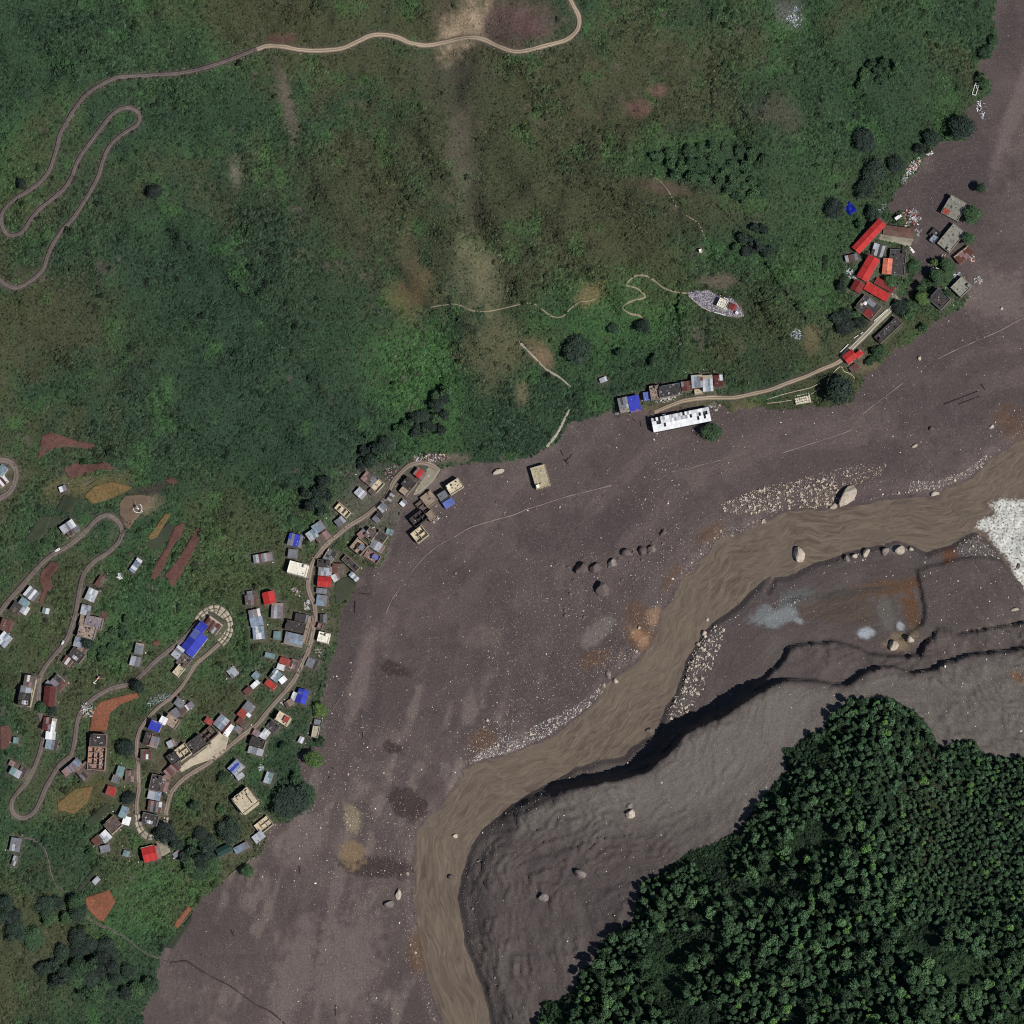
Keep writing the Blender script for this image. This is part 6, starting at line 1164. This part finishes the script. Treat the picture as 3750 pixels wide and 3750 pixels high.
def helicopter(f, x, y, head, label, body, blades, boom, up):
    t = empty('helicopter', place(f, x, y, up), R(head)); tag(t, label, 'helicopter')
    part('fuselage', gmesh('fuselage', lambda bm: loft(bm, [(2.9, 1.2, .12, .12), (2.6, 1.25, .55, .5), (1.9, 1.45, .85, .8), (.8, 1.6, .95, .95), (-.6, 1.65, .92, .92), (-1.6, 1.8, .6, .6), (-2.4, 1.95, .3, .32)]), M[body]), t, (0, 0, 0), (1, 1, 1), M[body])
    part('windscreen', gmesh('windscreen', lambda bm: loft(bm, [(2.75, 1.5, .3, .2), (2.2, 1.75, .66, .52), (1.5, 2.0, .74, .5), (1.2, 2.1, .5, .3)]), M['glass']), t, (0, 0, 0), (1, 1, 1), M['glass'])
    part('engine_cowl', gmesh('cowl', lambda bm: loft(bm, [(.9, 2.5, .2, .15), (.4, 2.6, .5, .35), (-.9, 2.55, .5, .36), (-1.7, 2.3, .25, .2)]), M['white']), t, (0, 0, 0), (1, 1, 1), M['white'])
    part('tail_boom', gmesh('boom', lambda bm: cyl_into(bm, (-2.2, 0, 2.0), (-6.6, 0, 2.35), .28, .13, 8), M[boom]), t, (0, 0, 0), (1, 1, 1), M[boom])
    part('tail_fin', UB, t, (-6.5, 0, 2.8), (.7, .1, 1.5), M[body]); part('stabilizer', UB, t, (-5.4, 0, 2.3), (.55, 2.4, .09), M['white']); part('tail_rotor', UB, t, (-6.6, .25, 2.5), (.16, .06, 1.8), M['dark'])
    part('rotor_mast', UT, t, (0, 0, 2.7), (.22, .22, .75), M['steel']); part('rotor_hub', UT, t, (0, 0, 3.3), (.75, .75, .25), M['dark'])
    for a in blades:
        part('rotor_blade', UB, t, (math.cos(R(a))*2.9, math.sin(R(a))*2.9, 3.42), (5.2, .36, .06), M['blade'], (0, 0, R(a)))
    for sd in (-1, 1):
        sk_ = part('skid', gmesh('skid', lambda bm: cyl_into(bm, (-1.6, 0, 0), (1.9, 0, 0), .06, .06, 6), M['steel']), t, (0, sd*1.05, .12), (1, 1, 1), M['steel'])
        for dx in (-.8, .9): part('skid_strut', gmesh('strut', lambda bm: cyl_into(bm, (0, 0, 0), (0, -sd*.55, .95), .05, .05, 5), M['steel']), sk_, (dx, 0, 0), (1, 1, 1), M['steel'])
    return t
helicopter('T01', 1032, 1890, 135, 'white helicopter parked on the ring of the earth landing pad', 'white', (-32, 92, 205), 'dark', .35)
helicopter('T02', 744, 1238, 52, 'red and white helicopter down among shrubs above the lower road', 'red', (52, 172, 292), 'white', .4)
def ring(bm):
    r0, r1 = 3.25, 3.75; n_ = 40; A = []
    for i in range(n_):
        a = i*2*math.pi/n_; A.append([bm.verts.new((math.cos(a)*r, math.sin(a)*r, z)) for r, z in ((r0, 0), (r1, 0), (r1, .05), (r0, .05))])
    for i in range(n_):
        p_, q_ = A[i], A[(i+1) % n_]
        for j in range(4): bm.faces.new((p_[j], q_[j], q_[(j+1) % 4], p_[(j+1) % 4]))
pr_ = obj('landing_ring', gmesh('ring', ring, M['white']), None, kind='structure'); X_, Y_, Z_ = place('T01', 1036, 1893, .36); pr_.location = (X_, Y_, Z_)
# people on the edge of the landing pad and along the road
def person_mesh():
    J = [(0, 0, .95), (0, 0, 1.18), (0, 0, 1.42), (0, .01, 1.5), (0, .02, 1.62), (0, .02, 1.72)]; Rr = [.15, .14, .17, .06, .10, .07]; E = [(i, i+1) for i in range(5)]
    for s_ in (-1, 1):
        b0 = len(J); J += [(s_*.09, 0, .88), (s_*.10, .02, .48), (s_*.11, 0, .08), (s_*.11, .16, .05)]; Rr += [.10, .065, .045, .04]; E += [(0, b0), (b0, b0+1), (b0+1, b0+2), (b0+2, b0+3)]
        b1 = len(J); J += [(s_*.2, 0, 1.40), (s_*.25, .02, 1.12), (s_*.27, .08, .88), (s_*.275, .09, .82)]; Rr += [.065, .05, .035, .035]; E += [(2, b1), (b1, b1+1), (b1+1, b1+2), (b1+2, b1+3)]
        for k_, (dx, dz) in enumerate(((-.03, -.075), (-.01, -.09), (.012, -.085), (.03, -.07))): J.append((s_*.275+dx, .10+.01*k_, .82+dz)); Rr.append(.009); E.append((b1+3, len(J)-1))
        J.append((s_*.275-s_*.045, .13, .80)); Rr.append(.011); E.append((b1+3, len(J)-1))
    me = bpy.data.meshes.new('person_body'); me.from_pydata(J, E, []); o = bpy.data.objects.new('tmp', me); COL.objects.link(o); md = o.modifiers.new('s', 'SKIN')
    for v, r_ in zip(me.skin_vertices[0].data, Rr): v.radius = (r_, r_*.8); v.use_root = False
    me.skin_vertices[0].data[0].use_root = True
    dg = bpy.context.evaluated_depsgraph_get(); out = bpy.data.meshes.new_from_object(o.evaluated_get(dg)); bpy.data.objects.remove(o); out.materials.clear(); return out
PB = person_mesh(); SKIN = obj_mat('skin', (150, 108, 84), .05); HAIR = obj_mat('hair', (28, 24, 22), .05); CL = [obj_mat('cloth_%d' % i, c, .1) for i, c in enumerate([(150, 40, 44), (44, 60, 110), (210, 206, 196), (60, 60, 62), (160, 120, 60), (110, 60, 90)])]; TR = obj_mat('trousers', (48, 48, 58), .1)
PV = []
for i in range(6):
    me = PB.copy(); [me.materials.append(m) for m in (CL[i], TR, SKIN, HAIR)]
    for p_ in me.polygons:
        c_ = p_.center; p_.material_index = 3 if c_.z > 1.66 and c_.y < .06 else 2 if c_.z > 1.47 or (abs(c_.x) > .21 and c_.z < .95) else 0 if c_.z > .92 else 1
    PV.append(me)
rp = random.Random(4)
spots = [(rp.gauss(0, 9)+870-(i % 22)*.4, 1860+rp.uniform(-45, 70)) for i in range(0)]
CRD = [('T01', 862+rp.gauss(0, 11), 1850+rp.uniform(0, 82), 'person in the crowd at the left edge of the landing pad', 'crowd at the left edge of the landing pad') for i in range(20)]+[('T02', 905+i*4+rp.gauss(0, 5), 15+i*4.5+rp.gauss(0, 5), 'person in the line below the landing pad', 'people lined up below the landing pad') for i in range(14)]+\
      [('T02', 985-i*3.3+rp.gauss(0, 7), 70+i*4.5+rp.gauss(0, 7), 'person beside the track from the pad to the road', 'people beside the track from the pad') for i in range(24)]
for f, x, y, lb, gr in CRD:
    o = bpy.data.objects.new('person', rp.choice(PV)); COL.objects.link(o); X_, Y_, Z_ = place(f, x, y, .32); o.location = (X_, Y_, Z_); o.rotation_euler = (0, 0, rp.uniform(0, 6.28)); tag(o, lb, 'person', gr)
# vehicles
def vehicle(f, x, y, a, L, W, Hh, label, cat, name, m, cargo=None, up=.36):
    t = empty(name, place(f, x, y, up), R(a)); tag(t, label, cat)
    part('body', gmesh('car_body', lambda bm: (box_into(bm, (0, 0, .62), (L, W, .62), 0, .97), box_into(bm, (-.1 if cat != 'truck' else L*.36, 0, 1.22), ((L*.5 if cat != 'truck' else L*.24), W*.86, .62), 0, .86)), M[m]), t, (0, 0, 0), (1, 1, 1), M[m])
    part('windscreen', UB, t, (L*.19 if cat != 'truck' else L*.47, 0, 1.16), (.5, W*.72, .38), M['glass'], (0, .5, 0)); part('rear_window', UB, t, (-L*.26, 0, 1.16), (.3, W*.7, .34), M['glass'], (0, -.4, 0))
    if cargo: part('cargo_box', UB, t, (-L*.14, 0, 1.75), (L*.68, W*1.02, 1.7), M['white']); part('side_board', UB, t, (-L*.14, -W*.53, 1.5), (L*.68, .06, 1.1), RM[cargo])
    for sx_ in (-1, 1):
        for sy_ in (-1, 1): part('wheel', gmesh('wheel', lambda bm: cyl_into(bm, (0, -.1, 0), (0, .1, 0), .33, .33, 10), M['tyre']), t, (sx_*L*.31, sy_*W*.46, .33), (1, 1, 1), M['tyre'])
    for sy_ in (-1, 1): part('headlight', UB, t, (L*.5, sy_*W*.34, .7), (.06, .3, .16), M['glass'])
vehicle('T02', 433, 276, 30, 4.3, 1.8, 1.5, 'white car driving up the left village road', 'car', 'parked_car', 'white')
vehicle('T02', 473, 974, 62, 3.4, 1.5, 1.4, 'small white car at the verge of the middle road', 'car', 'parked_car', 'white')
vehicle('T30', 986, 1638, 34, 6.2, 2.4, 3, 'white lorry stranded beside the debris heap in mud', 'truck', 'lorry', 'white', 'te')
vehicle('Z7', 574, 350, -50, 5.6, 2.0, 1.6, 'battered white van at the right of the dark grey block', 'van', 'van', 'white')
# tarpaulin, frames, walls, fences
def tarp(bm):
    n_ = 9; G = [[bm.verts.new(((i/(n_-1)-.5)*7.6+random.uniform(-.15, .15), (j/(n_-1)-.5)*9.4+random.uniform(-.15, .15), 1.0+.6*math.sin(i*1.1)*math.sin(j*.9)+random.uniform(0, .15)-(.9 if i in (0, n_-1) or j in (0, n_-1) else 0))) for j in range(n_)] for i in range(n_)]
    for i in range(n_-1):
        for j in range(n_-1): bm.faces.new((G[i][j], G[i+1][j], G[i+1][j+1], G[i][j+1]))
    bmesh.ops.solidify(bm, geom=bm.faces[:], thickness=.05)
M['tarp'] = obj_mat('blue_tarpaulin', (34, 54, 190), .03, rough=.5); o = obj('tarpaulin', gmesh('tarp', tarp, M['tarp']), None); o.location = place('T30', 620, 1570, .2); o.rotation_euler = (0, 0, R(38)); tag(o, 'crumpled vivid blue tarpaulin on the green slope left of the compound', 'tarpaulin')
t = empty('foundation_frame', place('T30', 1568, 672, .2), R(-17)); tag(t, 'white rectangular foundation frame at the top right mud edge', 'foundation')
for lx, ly, dx, dy in ((3.2, .4, 0, 4.8), (3.2, .4, 0, -4.8), (.4, 9.2, 1.5, 0), (.4, 9.2, -1.5, 0), (2.6, .35, 0, 3.2), (.35, 2.4, .3, 1.9)): part('wall', UB, t, (dx, dy, .1), (lx, ly, 1.6), M['white'])
t = empty('slab_foundation', place('T31', 265, 1068, .3), R(12)); tag(t, 'white post and beam foundation slab on the grass by the huge tree', 'foundation')
part('slab', UB, t, (0, 0, -.2), (12.5, 7.6, .7), RM['cr'])
for i in range(7):
    for j in range(4): part('column', UB, t, (-5.4+i*1.8, -3+j*2, .7), (.5, .5, 1.6), M['white'])
for j in range(4): part('beam', UB, t, (random.uniform(-1.5, 1.5), -3+j*2, 1.0), (random.uniform(5, 9), .3, .4), M['white'])
def wall_run(f, pts, h_, th, label, m, cat='wall', name='garden_wall', broken=0.0, up=0.0, seg=2.2):
    sp = spline(PL(f, pts), 6); L_ = np.concatenate([[0], np.cumsum(np.linalg.norm(np.diff(sp, axis=0), axis=1))])*S; n_ = max(1, int(L_[-1]/seg)); c0 = place('S', *sp[len(sp)//2]); t = empty(name, c0); tag(t, label, cat)
    for i in range(n_):
        if random.random() < broken: continue
        q = [[np.interp(L_[-1]*(i+e)/n_, L_, sp[:, k_]) for k_ in (0, 1)] for e in (0, 1)]; A, B2 = [Vector(place('S', *v, up)) for v in q]; d = B2-A; mid = (A+B2)/2
        part('wall_panel', UB, t, mid+Vector((0, 0, h_/2-.4))-Vector(c0), (d.xy.length*1.0, th, h_+.8), m, (0, -math.atan2(d.z, d.xy.length), math.atan2(d.y, d.x)))
    return t
wall_run('T31', [(770, 515), (850, 445), (970, 340)], 1.4, .35, 'broken white wall along the left side of the concrete road', M['white'], broken=.18)
wall_run('T31', [(550, 720), (610, 660)], 1.5, .45, 'white wall stub at the lower end of the concrete road', M['white']); wall_run('T31', [(650, 615), (720, 570)], 1.2, .4, 'broken white wall pieces above the white wall stub', M['white'], broken=.35)
wall_run('T31', [(0, 1075), (110, 1040), (230, 1010), (330, 985), (395, 950)], .9, .4, 'pale terrace wall across the grass above the foundation slab', RM['cr']); wall_run('T31', [(0, 1105), (90, 1095), (185, 1080)], .9, .4, 'short pale terrace wall left of the foundation slab', RM['cr']); wall_run('T31', [(230, 1110), (350, 1092)], .8, .35, 'pale retaining wall under the foundation slab', RM['cr'])
wall_run('T31', [(460, 920), (500, 870), (555, 825), (575, 865), (620, 880), (658, 915)], 1.0, .5, 'curved pale wall around the top of the huge tree', RM['cr']); wall_run('T31', [(330, 1035), (395, 990)], .8, .35, 'pale wall linking the slab to the huge tree', RM['cr'])
wall_run('T03', [(1720, 825), (1760, 790), (1830, 740), (1880, 700)], 1.2, .4, 'low pale wall between fields and mud below the village', RM['tn']); wall_run('T12', [(680, 1300), (560, 1500)], .5, .3, 'thin pale kerb line lying across the mud by the village', RM['tn'], broken=.5)
wall_run('Z8', [(150, 375), (220, 440), (310, 510), (390, 560), (450, 590)], 1.2, .4, 'stone parapet along the left lower rim of the stony terrace', RM['cr'], broken=.1); wall_run('Z8', [(460, 592), (520, 605), (600, 628), (640, 640)], 1.6, .5, 'white stepped parapet below the white temple', M['white'], broken=.1); wall_run('Z8', [(660, 650), (760, 662), (880, 655), (870, 590), (840, 520)], 1.2, .4, 'parapet around the tip of the stony terrace', RM['tn'], broken=.1)
wall_run('Z8', [(570, 375), (680, 430), (690, 470), (650, 560)], 1.0, .35, 'white enclosure wall on the right of the temple', M['white'])
for f, pts, lb in (('T03', [(700, 600), (760, 560)], 'tan wall below the rusty tin roof on the terraces'), ('Y1', [(285, 925), (270, 980), (255, 1040), (240, 1088)], 'cream roadside kerb wall at the left hairpin house')): wall_run(f, pts, 1.0, .35, lb, RM['cr'])
# rubble heaps
def heap(f, x, y, rx_, ry_, ang, n_, kinds, label, seed, hmax=1.2):
    rr = random.Random(seed); cx, cy = P(f, x, y); k_ = FR[f][2]; V = []; F = []; mi = []; ms = []
    for key in kinds:
        if key not in ms: ms.append(key)
    o0 = Vector(place('S', cx, cy))
    for i in range(n_):
        a, r_ = rr.uniform(0, 6.28), rr.random()**.6; u, v = math.cos(a)*r_*rx_, math.sin(a)*r_*ry_; ca, sa = math.cos(R(-ang)), math.sin(R(-ang)); px, py = cx+(u*ca-v*sa)*k_, cy+(u*sa+v*ca)*k_
        c_ = Vector(place('S', px, py, rr.uniform(0, hmax)*(1-r_)+.25))-o0; s_ = (rr.uniform(.3, 2.6), rr.uniform(.2, .9), rr.uniform(.1, .5)); Mt = Matrix.Translation(c_) @ Matrix.Rotation(rr.uniform(0, 6.28), 4, 'Z') @ Matrix.Rotation(rr.uniform(-.4, .4), 4, 'X') @ Matrix.Rotation(rr.uniform(-.4, .4), 4, 'Y') @ Matrix.Diagonal((*s_, 1))
        b0 = len(V); V += [tuple(Mt @ v_.co) for v_ in UB.vertices]; F += [tuple(b0+j for j in p_.vertices) for p_ in UB.polygons]; mi += [ms.index(rr.choice(kinds))]*6
    me = bpy.data.meshes.new('rubble'); me.from_pydata(V, [], F); [me.materials.append(RM[q]) for q in ms]; me.polygons.foreach_set('material_index', mi); o = bpy.data.objects.new('rubble_heap', me); COL.objects.link(o); o.location = o0; tag(o, label, 'rubble'); return o
heap('T30', 1080, 1640, 75, 70, -30, 230, ['rr', 'br', 'lg', 'wt', 'tn', 'dk', 'pk'], 'red and grey debris heap in mud right of the stranded lorry', 1)
heap('T30', 1095, 1260, 95, 32, 52, 150, ['wt', 'wb', 'lg', 'or', 'tn', 'br'], 'white debris spread along the mud edge under the grove', 2); heap('T30', 1040, 1340, 60, 22, 60, 60, ['lg', 'wt', 'gy', 'br'], 'grey debris at the lower end of the white debris', 3); heap('T30', 1225, 1155, 24, 16, 20, 22, ['wb', 'wt', 'tn'], 'small white debris patch at the mud corner', 4)
heap('T30', 870, 1570, 40, 26, 50, 34, ['lg', 'bl', 'dk', 'gy'], 'loose tin sheets at the mud edge above the longest hall', 5); heap('T30', 1610, 820, 38, 70, 10, 34, ['wb', 'lg', 'wt'], 'thin white scraps on the upper right mud', 6); heap('T31', 1590, 175, 34, 26, 0, 34, ['wt', 'lg', 'tn'], 'white scraps on the mud right of the green point', 7); heap('Z7', 740, 490, 38, 18, 20, 26, ['wb', 'wt', 'br'], 'white wreckage in the muddy court', 8)
heap('Z7', 795, 390, 22, 30, 10, 18, ['wt', 'br', 'tn'], 'planks below the big parapet roof', 9); heap('Z7', 905, 535, 34, 24, 40, 26, ['wt', 'lg', 'gy'], 'white wreckage above the roof at the green point', 10); heap('Z7', 1010, 410, 22, 26, 40, 26, ['wt', 'tn', 'or', 'br'], 'splintered scraps at the right of the tilted rusty roof', 11); heap('Z7', 130, 520, 26, 70, 40, 60, ['wb', 'wt', 'lg', 'te'], 'white scrap pile left of the wide red hall', 12)
heap('Z7', 620, 220, 26, 30, 0, 40, ['tn', 'lg', 'br', 'dk'], 'twisted frame scraps at the end of the corrugated shed', 13); heap('T11', 1310, 1510, 130, 36, 0, 190, ['lg', 'wt', 'pk', 'br', 'mr', 'cr'], 'long pale rubble spread above the turning area', 14); heap('T11', 1010, 1625, 70, 40, 45, 90, ['pk', 'br', 'lg', 'mr'], 'pinkish rubble on the uphill side of the top road', 15); heap('Z3', 815, 570, 30, 34, 30, 34, ['wt', 'lg', 'tn'], 'white rubble at the right end of the ruined block', 16)
heap('T20', 80, 50, .1, .1, 0, 1, ['br'], 'x', 0) if False else None
heap('T30', 200, 130, 60, 90, 10, 70, ['lg', 'gy', 'wt', 'bl'], 'grey tin wreck and gravel at the top of the right slope', 17, .6); heap('T31', 213, 585, 46, 42, 0, 60, ['bl', 'lg', 'gy', 'wt'], 'collapsed silvery tin roof on the lower right slope', 18, .6); heap('T03', 1300, 650, 0.1, .1, 0, 1, ['br'], 'x', 0) if False else None
heap('Y2', 700, 260, 60, 62, 30, 80, ['cr', 'tn', 'lg', 'wt'], 'pale rubble at the head of the orange field', 19, .8); heap('T02', 1180, 1400, 110, 30, 25, 70, ['te', 'lg', 'gy'], 'greenish scrap along the ditch above the vivid blue roof', 20, .5); heap('Y5', 830, 320, 56, 34, -25, 50, ['cr', 'lg', 'tn', 'dk'], 'pale rubble off the right end of the long white hall', 21); heap('Y5', 430, 272, 90, 18, 12, 60, ['cr', 'wt', 'tn', 'lg'], 'clutter along the front of the middle row', 22); heap('Y5', 40, 375, 34, 20, 30, 26, ['wt', 'lg', 'br'], 'scraps left of the blue tarpaulin roof', 23)
heap('Y4', 500, 250, 46, 40, 40, 44, ['wt', 'tn', 'pk', 'br'], 'roadside scraps left of the brown sheds', 24); heap('Y4', 260, 905, 26, 36, 10, 34, ['wt', 'te', 'lg'], 'white scrap pile in the lower garden', 25); heap('T12', 380, 690, 26, 40, 0, 34, ['wt', 'lg', 'tn'], 'white scraps left of the road by the pale strip roof', 26); heap('T12', 300, 590, 24, 40, 30, 34, ['tn', 'pk', 'wt'], 'tan scraps below the bright white flat roof', 27)
heap('Z6', 820, 400, 0.1, 0.1, 0, 1, ['br'], 'x', 0) if False else None
heap('T12', 480, 1040, 40, 50, 10, 40, ['tn', 'lg', 'br'], 'road edge rubble below the square white roof', 28); heap('T02', 905, 475, 24, 24, 0, 26, ['wb', 'wt', 'lg'], 'white ruin scraps left of the lone blue white roof', 29); heap('T03', 1340, 60, 30, 22, 40, 0, ['br'], 'x', 0) if False else None
# drift logs and buried wall lines on the mud
def log(f, x0, y0, x1, y1, r_, label, m='bark'):
    A, B2 = Vector(place(f, x0, y0, .2)), Vector(place(f, x1, y1, .25)); bm = bmesh.new(); d = B2-A; cyl_into(bm, (0, 0, 0), d, r_, r_*.6, 7); cyl_into(bm, d*.4, d*.5+Vector((d.y, -d.x, .3))*.12, r_*.5, r_*.25, 5)
    me = bpy.data.meshes.new('log'); bm.to_mesh(me); bm.free(); me.materials.append(M[m]); o = bpy.data.objects.new('drift_log', me); COL.objects.link(o); o.location = A; tag(o, label, 'log')
M['wetwood'] = obj_mat('wet_wood', (48, 40, 40), .1)
for q in [('T21', 395, 1540, 440, 1485, .5, 'dark log lying near the lone cream house'), ('T21', 380, 1525, 415, 1565, .4, 'dark broken log crossing the one near the cream house'), ('T21', 355, 1455, 375, 1500, .35, 'short dark log above the crossed logs'), ('T21', 955, 1240, 960, 1280, .35, 'dark post stump left of the long white hall'), ('T21', 895, 1215, 920, 1240, .3, 'small dark stick below the blue tarpaulin house'),
          ('T12', 740, 660, 738, 750, .45, 'dark upright log line on the mud near the village bulge'), ('T12', 770, 600, 850, 610, .4, 'dark crosswise log beside the village bulge'), ('T12', 795, 1645, 800, 1690, .35, 'lone dark stick on the mud below the village'), ('T31', 1330, 1110, 1590, 1010, .5, 'long dark trunk lying on the right plain'), ('T31', 1440, 1110, 1600, 1050, .35, 'second dark trunk beside the long one'), ('T31', 1610, 960, 1640, 1005, .4, 'short dark trunk at the tip of the long one'),
          ('T03', 1740, 1220, 1760, 1270, .35, 'short dark log on the lower left mud'), ('T13', 180, 420, 185, 455, .4, 'dark curved log on the mud under the village'), ('T13', 335, 1010, 335, 1060, .4, 'dark straight log at the bottom of the mud'), ('Y4', 935, 1015, 950, 985, .45, 'stubby dark log right of the round bright tree'), ('Y4', 965, 905, 995, 920, .4, 'dark log above the stubby log')]: log(*q, 'wetwood')
# utility poles along the village roads
pole_me = None
def pole(f, x, y, rz):
    global pole_me
    t = empty('utility_pole', place(f, x, y, .2), R(rz)); tag(t, 'slim utility pole at the verge of a village road', 'pole', 'utility poles along the village roads')
    if pole_me is None: pole_me = (gmesh('pole', lambda bm: cyl_into(bm, (0, 0, -1), (0, 0, 8), .14, .09, 7), RM['gc']), gmesh('arm', lambda bm: box_into(bm, (0, 0, 7.4), (1.6, .12, .12)), M['steel']), gmesh('ins', lambda bm: [cyl_into(bm, (dx, 0, 7.46), (dx, 0, 7.7), .06, .04, 6) for dx in (-.7, 0, .7)], M['white']))
    for nm, me, m in zip(('post', 'crossarm', 'insulators'), pole_me, (RM['gc'], M['steel'], M['white'])): part(nm, me, t, (0, 0, 0), (1, 1, 1), m)
for q in [('T02', 520, 900, 30), ('T02', 545, 790, 60), ('T02', 320, 1190, 20), ('T02', 420, 330, 40), ('T02', 300, 1790, 80), ('T02', 545, 1830, 30), ('T02', 600, 1500, 70), ('T02', 1460, 880, 40), ('T02', 1290, 1400, 30), ('T02', 1020, 1700, 90), ('T12', 455, 300, 30), ('T12', 540, 225, 30), ('T12', 410, 960, 80), ('T12', 350, 1180, 60), ('T12', 230, 1360, 30), ('T03', 370, 130, 60), ('T03', 1270, 260, 70), ('T11', 900, 1850, 40), ('T02', 1780, 1680, 30), ('T02', 610, 440, 50)]: pole(*q)
# litter around the houses
rr = np.random.RandomState(55); X, Y, rr2 = jit(0, 3700, 1000, 3300, 11, 56); bd = bil(X, Y, bld_d); ok = (bd > .4) & (bd < 5) & (bil(X, Y, road_d) > .2) & (rr.rand(X.size) < .16); X, Y = X[ok], Y[ok]; k = len(X); s_ = .25+.5*rr.rand(k)**2; c_ = np.array([lin(v) for v in [(230, 228, 222), (190, 176, 156), (150, 130, 120), (120, 112, 108), (96, 84, 80), (170, 120, 110)]])[rr.randint(0, 6, k)]; px_, py_, pz_ = ray(X, Y, bil(X, Y)+.3)
scatter('house_litter', np.stack([px_, py_, pz_], 1), np.stack([s_*1.4, s_, s_*.8], 1), np.stack([0*X, 0*X, rr.rand(k)*6.28], 1), c_, 0*X, [UB], M['stones'])
